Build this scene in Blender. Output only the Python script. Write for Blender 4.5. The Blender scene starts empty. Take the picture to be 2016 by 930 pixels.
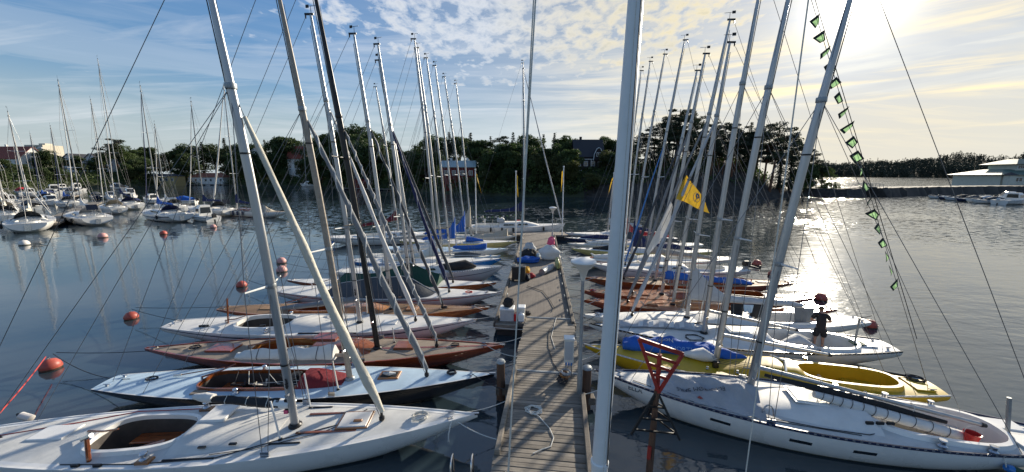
import bpy, bmesh, math, random
from mathutils import Vector, Matrix, noise

# ------------------------------------------------------------------ camera, sky, sun, exposure
S = bpy.context.scene
COL = S.collection
R = math.radians
cam_d = bpy.data.cameras.new('camera')
cam = bpy.data.objects.new('camera', cam_d)
COL.objects.link(cam)
cam_d.sensor_width = 36.0
cam_d.lens = 36.0 * 720.0 / 2016.0
cam_d.clip_start = 0.1
cam_d.clip_end = 20000
cam.location = (0, 0, 7.2)
cam.rotation_euler = (R(90 - 9.62), 0, 0)
S.camera = cam

SUN_AZ, SUN_EL = 40.7, 18.0            # degrees right of +Y, degrees up
sun_dir = Vector((math.sin(R(SUN_AZ)) * math.cos(R(SUN_EL)), math.cos(R(SUN_AZ)) * math.cos(R(SUN_EL)), math.sin(R(SUN_EL))))

W = bpy.data.worlds.new('World')
S.world = W
W.use_nodes = True
wn, wl = W.node_tree.nodes, W.node_tree.links
for n in list(wn):
    wn.remove(n)


def N(tree, kind, **kw):
    n = tree.nodes.new(kind)
    for k, v in kw.items():
        if k == 'inp':
            for a, b in v.items():
                n.inputs[a].default_value = b
        else:
            setattr(n, k, v)
    return n


def ramp(tree, pts, fac=None):
    n = tree.nodes.new('ShaderNodeValToRGB')
    e = n.color_ramp.elements
    while len(e) > 1:
        e.remove(e[-1])
    e[0].position = pts[0][0]
    e[0].color = tuple(pts[0][1]) + (1,)
    for p, c in pts[1:]:
        x = e.new(p)
        x.color = tuple(c) + (1,)
    if fac is not None:
        tree.links.new(fac, n.inputs['Fac'])
    return n


def vmath(tree, op, a, b=None):
    n = tree.nodes.new('ShaderNodeVectorMath')
    n.operation = op
    for i, q in enumerate((a, b)):
        if q is None:
            continue
        if isinstance(q, (tuple, list, Vector)):
            n.inputs[i].default_value = tuple(q)
        else:
            tree.links.new(q, n.inputs[i])
    return n


def smath(tree, op, a, b=None, clamp=False):
    n = tree.nodes.new('ShaderNodeMath')
    n.operation = op
    n.use_clamp = clamp
    for i, q in enumerate((a, b)):
        if q is None:
            continue
        if isinstance(q, (int, float)):
            n.inputs[i].default_value = q
        else:
            tree.links.new(q, n.inputs[i])
    return n.outputs[0]


def cmix(tree, fac, a, b, blend='MIX'):
    n = tree.nodes.new('ShaderNodeMix')
    n.data_type = 'RGBA'
    n.blend_type = blend
    for sock, q in ((n.inputs['Factor'], fac), (n.inputs[6], a), (n.inputs[7], b)):
        if isinstance(q, (int, float)):
            sock.default_value = q
        elif isinstance(q, (tuple, list)):
            sock.default_value = tuple(q) + ((1,) if len(q) == 3 else ())
        else:
            tree.links.new(q, sock)
    return n.outputs[2]


SKY_STRENGTH = 0.088
wt = W.node_tree
sky = N(wt, 'ShaderNodeTexSky', sky_type='NISHITA')
sky.sun_disc = False
sky.sun_elevation = R(SUN_EL)
sky.sun_rotation = R(SUN_AZ)
sky.air_density = 1.0
sky.dust_density = 0.7
sky.ozone_density = 1.6
tc = N(wt, 'ShaderNodeTexCoord')
dirn = vmath(wt, 'NORMALIZE', tc.outputs['Generated']).outputs[0]
sep = N(wt, 'ShaderNodeSeparateXYZ')
wl.new(dirn, sep.inputs[0])
zc = smath(wt, 'MAXIMUM', sep.outputs[2], 0.0)
den = smath(wt, 'ADD', zc, 0.10)
px = smath(wt, 'DIVIDE', sep.outputs[0], den)
py = smath(wt, 'DIVIDE', sep.outputs[1], den)
pc = N(wt, 'ShaderNodeCombineXYZ')
wl.new(px, pc.inputs[0])
wl.new(py, pc.inputs[1])
P = pc.outputs[0]


def wnoise(scale, detail, rough, vec, dist=0.0, stretch=None, off=(0, 0, 0)):
    m = N(wt, 'ShaderNodeMapping')
    m.inputs['Location'].default_value = off
    if stretch:
        m.inputs['Scale'].default_value = stretch[0]
        m.inputs['Rotation'].default_value = (0, 0, R(stretch[1]))
    wl.new(vec, m.inputs[0])
    n = N(wt, 'ShaderNodeTexNoise', inp={'Scale': scale, 'Detail': detail, 'Roughness': rough, 'Distortion': dist})
    wl.new(m.outputs[0], n.inputs['Vector'])
    return n.outputs['Fac']


# cloud layer of small cells (altocumulus), one ragged bank of it standing high in the middle of the view
cells = wnoise(10.5, 5.0, 0.60, P, 0.25, ((1.0, 0.72, 1), 22))
broad = wnoise(2.3, 4.0, 0.55, P, 0.3, None, (3.3, 1.2, 0))
ctr = vmath(wt, 'SUBTRACT', P, (0.18, 2.05, 0))
ctr = vmath(wt, 'MULTIPLY', ctr.outputs[0], (0.70, 1.05, 0))
dist = vmath(wt, 'LENGTH', ctr.outputs[0]).outputs['Value']
edge = smath(wt, 'ADD', smath(wt, 'SUBTRACT', 1.22, dist), smath(wt, 'MULTIPLY', smath(wt, 'SUBTRACT', broad, 0.5), 2.2))
bankm = ramp(wt, [(0.12, (0, 0, 0)), (0.75, (1, 1, 1))], edge).outputs[0]
altoc = smath(wt, 'ADD', cells, smath(wt, 'MULTIPLY', bankm, 0.31))
alto = ramp(wt, [(0.68, (0, 0, 0)), (0.90, (0.95, 0.95, 0.95))], altoc).outputs[0]
# thin streaks and veils
streak = wnoise(1.5, 6.0, 0.62, P, 0.6, ((0.36, 1.7, 1), -16), (0.4, 2.0, 0))
veil = ramp(wt, [(0.46, (0, 0, 0)), (0.74, (0.55, 0.55, 0.55))], streak).outputs[0]
# low sheets of cloud, seen edge-on towards the horizon
az = N(wt, 'ShaderNodeCombineXYZ')
wl.new(sep.outputs[0], az.inputs[0])
wl.new(sep.outputs[1], az.inputs[1])
wl.new(smath(wt, 'MULTIPLY', sep.outputs[2], 14.0), az.inputs[2])
sheets = wnoise(1.9, 6.0, 0.6, az.outputs[0], 0.4, None, (1.7, 0.2, 0.35))
sund = vmath(wt, 'DOT_PRODUCT', dirn, tuple(sun_dir)).outputs['Value']
sunside = ramp(wt, [(0.74, (0, 0, 0)), (0.97, (1, 1, 1))], sund).outputs[0]
lowband = ramp(wt, [(0.03, (0, 0, 0)), (0.09, (1, 1, 1)), (0.22, (1, 1, 1)), (0.31, (0.15, 0.15, 0.15))], sep.outputs[2]).outputs[0]
sheetm = ramp(wt, [(0.45, (0, 0, 0)), (0.57, (1, 1, 1))], sheets).outputs[0]
sheetm = smath(wt, 'MULTIPLY', smath(wt, 'MULTIPLY', sheetm, lowband), smath(wt, 'ADD', smath(wt, 'MULTIPLY', sunside, 0.70), 0.22))
cl = smath(wt, 'MAXIMUM', alto, veil)
cl = smath(wt, 'MAXIMUM', cl, sheetm)
fadeh = ramp(wt, [(0.015, (0, 0, 0)), (0.10, (1, 1, 1))], sep.outputs[2]).outputs[0]
cl = smath(wt, 'MULTIPLY', cl, fadeh, True)
# thin high haze evens out the brightness of the clear sky
lum = N(wt, 'ShaderNodeRGBToBW')
wl.new(sky.outputs[0], lum.inputs[0])
ev = smath(wt, 'DIVIDE', 1.25, smath(wt, 'ADD', 1.0, smath(wt, 'MULTIPLY', lum.outputs[0], 0.25)))
sat = N(wt, 'ShaderNodeHueSaturation', inp={'Saturation': 1.26})
wl.new(sky.outputs[0], sat.inputs['Color'])
sk = N(wt, 'ShaderNodeVectorMath', operation='SCALE')
wl.new(cmix(wt, 1.0, sat.outputs[0], (1.01, 0.99, 1.05), 'MULTIPLY'), sk.inputs[0])
wl.new(ev, sk.inputs['Scale'])
pale = N(wt, 'ShaderNodeVectorMath', operation='SCALE')
pale.inputs[0].default_value = (0.88, 1.0, 1.12)
wl.new(smath(wt, 'MULTIPLY', smath(wt, 'MULTIPLY', lum.outputs[0], ev), 0.97), pale.inputs['Scale'])
sunny = ramp(wt, [(0.45, (0, 0, 0)), (0.92, (1, 1, 1))], sund).outputs[0]
skv = cmix(wt, smath(wt, 'MULTIPLY', sunny, 0.72), sk.outputs[0], pale.outputs[0])
# pale ground haze along the horizon
hz = ramp(wt, [(0.0, (0.92, 0.92, 0.92)), (0.06, (0.75, 0.75, 0.75)), (0.20, (0, 0, 0))], sep.outputs[2])
hz.color_ramp.interpolation = 'EASE'
hzc = N(wt, 'ShaderNodeVectorMath', operation='SCALE')
wl.new(cmix(wt, sunside, (0.86, 0.99, 1.07), (1.06, 1.0, 0.84)), hzc.inputs[0])
wl.new(smath(wt, 'ADD', 3.3, smath(wt, 'MULTIPLY', sunny, 1.0)), hzc.inputs['Scale'])
skv = cmix(wt, hz.outputs[0], skv, hzc.outputs[0])
# cloud brightness: forward scattering towards the sun
spos = smath(wt, 'MAXIMUM', sund, 0.0)
glow = smath(wt, 'POWER', spos, 12.0)
core = smath(wt, 'POWER', spos, 330.0)
hot = smath(wt, 'POWER', spos, 1500.0)
cloud_l = smath(wt, 'ADD', 5.2, smath(wt, 'MULTIPLY', glow, 0.8))
thick = ramp(wt, [(0.74, (1.0, 1.0, 1.0)), (1.05, (0.66, 0.70, 0.76))], altoc).outputs[0]
warm = cmix(wt, sunside, (0.95, 0.98, 1.02), (1.14, 0.97, 0.62))
tint = wnoise(2.6, 4.0, 0.55, az.outputs[0], 0.2, None, (5.1, 2.2, 1.15))
greyer = smath(wt, 'MULTIPLY', ramp(wt, [(0.44, (1, 1, 1)), (0.60, (0, 0, 0))], tint).outputs[0], lowband)
warm = cmix(wt, smath(wt, 'MULTIPLY', greyer, 0.75), warm, (0.70, 0.76, 0.82))
cloud_c = cmix(wt, 1.0, warm, thick, 'MULTIPLY')
sc = N(wt, 'ShaderNodeVectorMath', operation='SCALE')
wl.new(cloud_c, sc.inputs[0])
wl.new(cloud_l, sc.inputs['Scale'])
skyc = cmix(wt, cl, skv, sc.outputs[0])
# thin cloud in front of the sun itself: forward-scattered glare
gl = N(wt, 'ShaderNodeVectorMath', operation='SCALE')
gl.inputs[0].default_value = (1.0, 0.95, 0.83)
wl.new(smath(wt, 'ADD', smath(wt, 'MULTIPLY', core, 4.0), smath(wt, 'MULTIPLY', hot, 40.0)), gl.inputs['Scale'])
tot = vmath(wt, 'ADD', skyc, gl.outputs[0]).outputs[0]
bg = N(wt, 'ShaderNodeBackground', inp={'Strength': SKY_STRENGTH})
wl.new(tot, bg.inputs['Color'])
wo = N(wt, 'ShaderNodeOutputWorld')
wl.new(bg.outputs[0], wo.inputs[0])

sun_l = bpy.data.lights.new('sun', 'SUN')
sun_l.energy = 3.8
sun_l.angle = R(0.9)
sun_l.color = (1.0, 0.90, 0.74)
sun_o = bpy.data.objects.new('sun', sun_l)
sun_o.rotation_euler = (-sun_dir).to_track_quat('-Z', 'Y').to_euler()
COL.objects.link(sun_o)

S.view_settings.view_transform = 'Standard'
S.view_settings.look = 'None'
S.view_settings.exposure = 1.08
S.view_settings.gamma = 1.0
S.render.engine = 'CYCLES'
S.cycles.max_bounces = 8
S.cycles.sample_clamp_indirect = 6.0
S.cycles.use_denoising = True
S.cycles.caustics_reflective = False
S.cycles.caustics_refractive = False
random.seed(11)

# ------------------------------------------------------------------ materials
M = {}


def mat(name, base, rough=0.5, metal=0.0, var=0.12, vscale=3.0, bump=0.0, bscale=40.0, coat=0.0, spec=0.5, stretch=(1, 1, 1), dirt=0.0, coord='Object', trans=0.0):
    """painted or plain surface: base colour broken up by noise, optional fine relief and blotchy dirt"""
    m = bpy.data.materials.new(name)
    m.use_nodes = True
    t = m.node_tree
    b = t.nodes['Principled BSDF']
    b.inputs['Roughness'].default_value = rough
    b.inputs['Metallic'].default_value = metal
    b.inputs['Coat Weight'].default_value = coat
    b.inputs['Coat Roughness'].default_value = 0.08
    b.inputs['Specular IOR Level'].default_value = spec
    co = N(t, 'ShaderNodeTexCoord')
    mp = N(t, 'ShaderNodeMapping')
    mp.inputs['Scale'].default_value = stretch
    t.links.new(co.outputs[coord], mp.inputs[0])
    n = N(t, 'ShaderNodeTexNoise', inp={'Scale': vscale, 'Detail': 6.0, 'Roughness': 0.6})
    t.links.new(mp.outputs[0], n.inputs['Vector'])
    lo = tuple(max(0, c * (1 - var)) for c in base)
    hi = tuple(min(1, c * (1 + var)) for c in base)
    r = ramp(t, [(0.3, lo), (0.7, hi)], n.outputs['Fac'])
    colr = r.outputs[0]
    if dirt:
        d = N(t, 'ShaderNodeTexNoise', inp={'Scale': vscale * 0.6, 'Detail': 8.0, 'Roughness': 0.7})
        t.links.new(mp.outputs[0], d.inputs['Vector'])
        dm = ramp(t, [(0.50, (0, 0, 0)), (0.75, (dirt, dirt, dirt))], d.outputs['Fac'])
        colr = cmix(t, dm.outputs[0], colr, tuple(c * 0.45 for c in base))
    t.links.new(colr, b.inputs['Base Color'])
    rr = ramp(t, [(0.2, (rough * 0.8,) * 3), (0.8, (min(1, rough * 1.25),) * 3)], n.outputs['Fac'])
    t.links.new(rr.outputs[0], b.inputs['Roughness'])
    if bump:
        n2 = N(t, 'ShaderNodeTexNoise', inp={'Scale': bscale, 'Detail': 4.0, 'Roughness': 0.6})
        t.links.new(mp.outputs[0], n2.inputs['Vector'])
        bp = N(t, 'ShaderNodeBump', inp={'Strength': bump, 'Distance': 0.05})
        t.links.new(n2.outputs['Fac'], bp.inputs['Height'])
        t.links.new(bp.outputs[0], b.inputs['Normal'])
    if trans:
        out = [x for x in t.nodes if x.type == 'OUTPUT_MATERIAL'][0]
        tr = N(t, 'ShaderNodeBsdfTranslucent')
        t.links.new(colr, tr.inputs['Color'])
        mx = N(t, 'ShaderNodeMixShader', inp={'Fac': trans})
        t.links.new(b.outputs[0], mx.inputs[1])
        t.links.new(tr.outputs[0], mx.inputs[2])
        t.links.new(mx.outputs[0], out.inputs['Surface'])
    M[name] = m
    return m


def wood(name, c1, c2, rough=0.5, coat=0.0, planks=0.0, scale=9.0, seam=(0.02, 0.02, 0.018), seam_w=0.08, axis=0, dirt=0.0):
    """grain along local X; with planks > 0 narrow seams every so many metres across local Y"""
    m = bpy.data.materials.new(name)
    m.use_nodes = True
    t = m.node_tree
    b = t.nodes['Principled BSDF']
    b.inputs['Coat Weight'].default_value = coat
    b.inputs['Coat Roughness'].default_value = 0.06
    co = N(t, 'ShaderNodeTexCoord')
    mp = N(t, 'ShaderNodeMapping')
    mp.inputs['Scale'].default_value = (0.12, 1, 1) if axis == 0 else (1, 0.12, 1)
    t.links.new(co.outputs['Object'], mp.inputs[0])
    oi = N(t, 'ShaderNodeObjectInfo')
    off = vmath(t, 'SCALE', (7.3, 3.1, 5.7))
    t.links.new(oi.outputs['Random'], off.inputs['Scale'])
    ad = vmath(t, 'ADD', mp.outputs[0], off.outputs[0])
    n = N(t, 'ShaderNodeTexNoise', inp={'Scale': scale, 'Detail': 8.0, 'Roughness': 0.65, 'Distortion': 0.4})
    t.links.new(ad.outputs[0], n.inputs['Vector'])
    r = ramp(t, [(0.28, c1), (0.72, c2)], n.outputs['Fac'])
    tone = smath(t, 'ADD', smath(t, 'MULTIPLY', oi.outputs['Random'], 0.55), 0.70)
    ts = N(t, 'ShaderNodeVectorMath', operation='SCALE')
    t.links.new(r.outputs[0], ts.inputs[0])
    t.links.new(tone, ts.inputs['Scale'])
    colr = ts.outputs[0]
    if dirt:
        d = N(t, 'ShaderNodeTexNoise', inp={'Scale': 1.7, 'Detail': 8.0, 'Roughness': 0.7})
        t.links.new(co.outputs['Object'], d.inputs['Vector'])
        dm = ramp(t, [(0.45, (0, 0, 0)), (0.75, (dirt,) * 3)], d.outputs['Fac'])
        colr = cmix(t, dm.outputs[0], colr, tuple(c * 0.4 for c in c1))
    if planks:
        sp = N(t, 'ShaderNodeSeparateXYZ')
        t.links.new(co.outputs['Object'], sp.inputs[0])
        fr = smath(t, 'FRACT', smath(t, 'DIVIDE', sp.outputs[1 if axis == 0 else 0], planks))
        edge = smath(t, 'LESS_THAN', fr, seam_w)
        colr = cmix(t, edge, colr, seam)
    t.links.new(colr, b.inputs['Base Color'])
    rr = ramp(t, [(0.2, (rough * 0.75,) * 3), (0.8, (min(1, rough * 1.3),) * 3)], n.outputs['Fac'])
    t.links.new(rr.outputs[0], b.inputs['Roughness'])
    bp = N(t, 'ShaderNodeBump', inp={'Strength': 0.25 if not coat else 0.04, 'Distance': 0.02})
    t.links.new(n.outputs['Fac'], bp.inputs['Height'])
    t.links.new(bp.outputs[0], b.inputs['Normal'])
    M[name] = m
    return m


mat('gelcoat_white', (0.76, 0.745, 0.71), 0.28, var=0.05, vscale=1.2, coat=0.25, dirt=0.10)
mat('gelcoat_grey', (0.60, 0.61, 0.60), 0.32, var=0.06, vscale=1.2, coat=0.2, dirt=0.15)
mat('deck_white', (0.70, 0.68, 0.64), 0.6, var=0.08, vscale=2.0, bump=0.15, bscale=160, dirt=0.16)
mat('deck_grey', (0.63, 0.62, 0.585), 0.7, var=0.10, vscale=2.5, bump=0.25, bscale=180, dirt=0.25)
mat('deck_cream', (0.62, 0.60, 0.54), 0.6, var=0.08, vscale=2.0, bump=0.15, bscale=160, dirt=0.18)
mat('deck_light_blue', (0.47, 0.60, 0.70), 0.5, var=0.08, vscale=2.2, bump=0.1, bscale=120, dirt=0.14)
mat('paint_black', (0.012, 0.013, 0.016), 0.18, var=0.25, coat=0.5)
mat('paint_yellow', (0.50, 0.325, 0.012), 0.45, var=0.10, vscale=1.5, coat=0.08, dirt=0.18)
mat('paint_pale_yellow', (0.58, 0.48, 0.20), 0.35, var=0.08, vscale=1.5, coat=0.2, dirt=0.12)
mat('paint_olive', (0.42, 0.40, 0.16), 0.35, var=0.08, vscale=1.5, coat=0.2, dirt=0.1)
mat('paint_blue', (0.02, 0.16, 0.45), 0.25, var=0.1, coat=0.4)
mat('paint_navy', (0.012, 0.02, 0.06), 0.25, var=0.15, coat=0.4)
mat('paint_red', (0.30, 0.03, 0.022), 0.45, var=0.18, vscale=8, dirt=0.3)
mat('paint_red_deep', (0.10, 0.012, 0.008), 0.3, var=0.15, coat=0.4)
mat('alu', (0.42, 0.42, 0.42), 0.40, 0.7, var=0.14, vscale=6, stretch=(1, 1, 0.15))
mat('alu_dark', (0.26, 0.27, 0.28), 0.42, 0.6, var=0.12, vscale=6, stretch=(1, 1, 0.15))
mat('black_metal', (0.015, 0.015, 0.016), 0.35, 0.3, var=0.2)
mat('steel', (0.55, 0.55, 0.56), 0.22, 0.95, var=0.06)
mat('galvanised', (0.30, 0.32, 0.33), 0.5, 0.6, var=0.15, vscale=9, dirt=0.3)
mat('white_paint', (0.74, 0.75, 0.74), 0.35, var=0.04, vscale=2.5, dirt=0.12)
mat('off_white_plastic', (0.66, 0.64, 0.58), 0.5, var=0.06)
mat('wire', (0.16, 0.16, 0.165), 0.4, 0.6, var=0.1)
mat('rope_white', (0.62, 0.60, 0.54), 0.85, var=0.2, vscale=40)
mat('rope_dark', (0.03, 0.03, 0.035), 0.85, var=0.3, vscale=40)
mat('rope_red', (0.50, 0.06, 0.05), 0.8, var=0.2, vscale=40)
mat('rubber_black', (0.012, 0.012, 0.013), 0.6, var=0.3)
mat('canvas_white', (0.70, 0.69, 0.66), 0.8, var=0.07, vscale=4, bump=0.5, bscale=9, dirt=0.12, trans=0.12)
mat('canvas_cream', (0.66, 0.62, 0.52), 0.8, var=0.07, vscale=4, bump=0.5, bscale=9, dirt=0.12, trans=0.12)
mat('canvas_beige', (0.42, 0.37, 0.29), 0.85, var=0.1, vscale=4, bump=0.5, bscale=9, dirt=0.15)
mat('canvas_grey', (0.20, 0.21, 0.22), 0.85, var=0.12, vscale=4, bump=0.5, bscale=9)
mat('canvas_light_grey', (0.45, 0.46, 0.47), 0.8, var=0.1, vscale=4, bump=0.5, bscale=9, dirt=0.15)
mat('canvas_tarp', (0.36, 0.36, 0.37), 0.75, var=0.10, vscale=3, bump=0.9, bscale=6, dirt=0.2)
mat('canvas_slate', (0.055, 0.062, 0.072), 0.85, var=0.15, vscale=4, bump=0.5, bscale=9)
mat('canvas_black', (0.018, 0.018, 0.02), 0.8, var=0.2, vscale=4, bump=0.5, bscale=9)
mat('canvas_green', (0.010, 0.055, 0.035), 0.8, var=0.15, vscale=4, bump=0.5, bscale=9)
mat('canvas_blue', (0.012, 0.10, 0.42), 0.75, var=0.12, vscale=4, bump=0.5, bscale=9, trans=0.06)
mat('canvas_navy', (0.010, 0.018, 0.075), 0.8, var=0.15, vscale=4, bump=0.5, bscale=9)
mat('canvas_red', (0.40, 0.015, 0.02), 0.8, var=0.12, vscale=4, bump=0.5, bscale=9)
mat('canvas_maroon', (0.16, 0.010, 0.018), 0.8, var=0.12, vscale=4, bump=0.5, bscale=9)
mat('flag_yellow', (0.72, 0.44, 0.04), 0.75, var=0.08, vscale=6, trans=0.3)
mat('grime', (0.10, 0.10, 0.075), 0.7, var=0.35, vscale=5, dirt=0.4)
mat('algae', (0.035, 0.040, 0.020), 0.6, var=0.4, vscale=9)
mat('flag_blue', (0.03, 0.14, 0.32), 0.75, var=0.06, trans=0.2)
mat('flag_dark', (0.012, 0.022, 0.02), 0.8, var=0.1)
mat('flag_green', (0.30, 0.50, 0.25), 0.75, var=0.15, trans=0.6)
mat('plastic_red', (0.60, 0.03, 0.025), 0.35, var=0.06)
mat('plastic_pink', (0.75, 0.09, 0.20), 0.5, var=0.1)
mat('buoy_red', (0.40, 0.075, 0.05), 0.5, var=0.15, vscale=6, dirt=0.25)
mat('buoy_pink', (0.58, 0.30, 0.27), 0.55, var=0.12, vscale=6, dirt=0.15)
mat('buoy_white', (0.66, 0.62, 0.58), 0.5, var=0.08, dirt=0.15)
mat('glass_dark', (0.012, 0.015, 0.018), 0.06, var=0.1, spec=0.8)
mat('cushion_navy', (0.012, 0.015, 0.03), 0.85, var=0.2)
mat('pile_wood', (0.10, 0.055, 0.035), 0.85, var=0.3, vscale=7, bump=0.6, bscale=14, stretch=(1, 1, 0.2), dirt=0.4)
mat('concrete', (0.34, 0.31, 0.28), 0.9, var=0.15, vscale=2.2, bump=0.3, bscale=60, dirt=0.3)
mat('float_dark', (0.045, 0.042, 0.04), 0.9, var=0.3, vscale=3, dirt=0.4)
mat('well_shade', (0.06, 0.052, 0.046), 0.7, var=0.3, vscale=5, dirt=0.3)  # dark brown stands in for the shade deep inside the cockpit wells
mat('skin', (0.45, 0.24, 0.16), 0.55, var=0.06)
mat('shirt_dark', (0.022, 0.018, 0.02), 0.9, var=0.15)
mat('shorts_dark', (0.018, 0.016, 0.018), 0.9, var=0.15)
mat('hair_brown', (0.16, 0.10, 0.055), 0.8, var=0.2, vscale=40)
mat('rock', (0.055, 0.048, 0.042), 0.95, var=0.5, vscale=0.5, bump=1.0, bscale=0.8, dirt=0.6, spec=0.2)
mat('grass', (0.055, 0.075, 0.025), 0.95, var=0.4, vscale=0.15, bump=0.6, bscale=2.0)
mat('scrub_ground', (0.035, 0.042, 0.018), 0.95, var=0.4, vscale=0.12, bump=0.8, bscale=0.8)
mat('stone_quay', (0.045, 0.04, 0.035), 0.9, var=0.4, vscale=0.9, bump=0.9, bscale=1.6, dirt=0.4)
mat('bark', (0.045, 0.032, 0.024), 0.95, var=0.3, vscale=2)
mat('bark_pine', (0.12, 0.055, 0.03), 0.95, var=0.3, vscale=2)
mat('roof_red', (0.22, 0.055, 0.035), 0.8, var=0.2, vscale=2.0)
mat('roof_rust', (0.28, 0.10, 0.06), 0.8, var=0.2, vscale=2.0)
mat('roof_dark', (0.028, 0.028, 0.034), 0.7, var=0.2, vscale=2.0)
mat('roof_green', (0.09, 0.15, 0.125), 0.5, var=0.15, vscale=1.5)
mat('roof_metal', (0.34, 0.42, 0.42), 0.45, 0.2, var=0.1, vscale=1.5)
mat('wall_white', (0.66, 0.66, 0.64), 0.8, var=0.08, vscale=1)
mat('wall_cream', (0.62, 0.60, 0.50), 0.8, var=0.08, vscale=1)
mat('wall_yellow', (0.42, 0.32, 0.14), 0.8, var=0.1, vscale=1)
mat('wall_falu_red', (0.16, 0.022, 0.016), 0.85, var=0.15, vscale=2)
mat('wall_dark', (0.035, 0.024, 0.024), 0.85, var=0.15, vscale=2)
mat('wall_tower', (0.55, 0.50, 0.40), 0.8, var=0.08, vscale=0.4)
mat('trim_white', (0.72, 0.72, 0.70), 0.6, var=0.05)
mat('label_dark', (0.05, 0.05, 0.055), 0.7, var=0.1)
mat('label_blue', (0.18, 0.34, 0.62), 0.7, var=0.1)
mat('solar_black', (0.01, 0.012, 0.02), 0.15, var=0.2)
wood('mahogany', (0.13, 0.032, 0.009), (0.33, 0.095, 0.025), 0.22, coat=0.8, scale=10)
wood('mahogany_red', (0.15, 0.026, 0.010), (0.33, 0.068, 0.024), 0.22, coat=0.8, scale=10)
wood('mahogany_deck', (0.30, 0.095, 0.035), (0.50, 0.20, 0.08), 0.3, coat=0.5, scale=10, planks=0.075, seam=(0.06, 0.015, 0.006), seam_w=0.10)
wood('varnish_gold', (0.20, 0.075, 0.020), (0.42, 0.19, 0.06), 0.25, coat=0.7, scale=10)
wood('teak', (0.30, 0.235, 0.175), (0.47, 0.385, 0.30), 0.75, scale=12, planks=0.055, seam=(0.10, 0.07, 0.05), seam_w=0.12, dirt=0.25)
wood('teak_brown', (0.24, 0.14, 0.075), (0.40, 0.25, 0.14), 0.7, scale=12, planks=0.055, seam=(0.06, 0.035, 0.02), seam_w=0.12, dirt=0.2)
wood('spar_wood', (0.26, 0.21, 0.16), (0.42, 0.36, 0.29), 0.45, coat=0.2, scale=8, axis=2)
wood('plank_wood', (0.14, 0.118, 0.092), (0.33, 0.288, 0.235), 0.85, scale=14, dirt=0.35)
wood('plank_wood_dark', (0.09, 0.075, 0.06), (0.20, 0.17, 0.14), 0.85, scale=14, dirt=0.4)
wood('dock_deck', (0.175, 0.145, 0.118), (0.30, 0.258, 0.215), 0.85, scale=7, planks=0.14, seam=(0.10, 0.085, 0.07), seam_w=0.05, axis=1, dirt=0.35)


def foliage(name, c1, c2, tr=0.25):
    m = bpy.data.materials.new(name)
    m.use_nodes = True
    t = m.node_tree
    b = t.nodes['Principled BSDF']
    b.inputs['Roughness'].default_value = 0.65
    g = N(t, 'ShaderNodeNewGeometry')
    n = N(t, 'ShaderNodeTexNoise', inp={'Scale': 0.45, 'Detail': 3.0})
    t.links.new(g.outputs['Position'], n.inputs['Vector'])
    oi = N(t, 'ShaderNodeObjectInfo')
    f = smath(t, 'ADD', smath(t, 'MULTIPLY', n.outputs['Fac'], 0.6), smath(t, 'MULTIPLY', oi.outputs['Random'], 0.4))
    f = smath(t, 'ADD', f, smath(t, 'MULTIPLY', smath(t, 'SUBTRACT', g.outputs['Random Per Island'], 0.5), 0.5))
    r = ramp(t, [(0.2, c1), (0.8, c2)], f)
    t.links.new(r.outputs[0], b.inputs['Base Color'])
    out = [x for x in t.nodes if x.type == 'OUTPUT_MATERIAL'][0]
    tl = N(t, 'ShaderNodeBsdfTranslucent')
    t.links.new(r.outputs[0], tl.inputs['Color'])
    mx = N(t, 'ShaderNodeMixShader', inp={'Fac': tr})
    t.links.new(b.outputs[0], mx.inputs[1])
    t.links.new(tl.outputs[0], mx.inputs[2])
    t.links.new(mx.outputs[0], out.inputs['Surface'])
    M[name] = m


foliage('leaf_green', (0.022, 0.042, 0.011), (0.080, 0.120, 0.030), 0.3)
foliage('leaf_olive', (0.035, 0.045, 0.012), (0.10, 0.11, 0.03), 0.35)
foliage('leaf_rust', (0.05, 0.035, 0.012), (0.13, 0.08, 0.03), 0.35)
foliage('leaf_far', (0.014, 0.022, 0.014), (0.034, 0.044, 0.024), 0.03)
foliage('needle_dark', (0.010, 0.022, 0.010), (0.030, 0.050, 0.020), 0.12)
foliage('needle_pine', (0.016, 0.028, 0.012), (0.045, 0.060, 0.025), 0.15)


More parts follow.
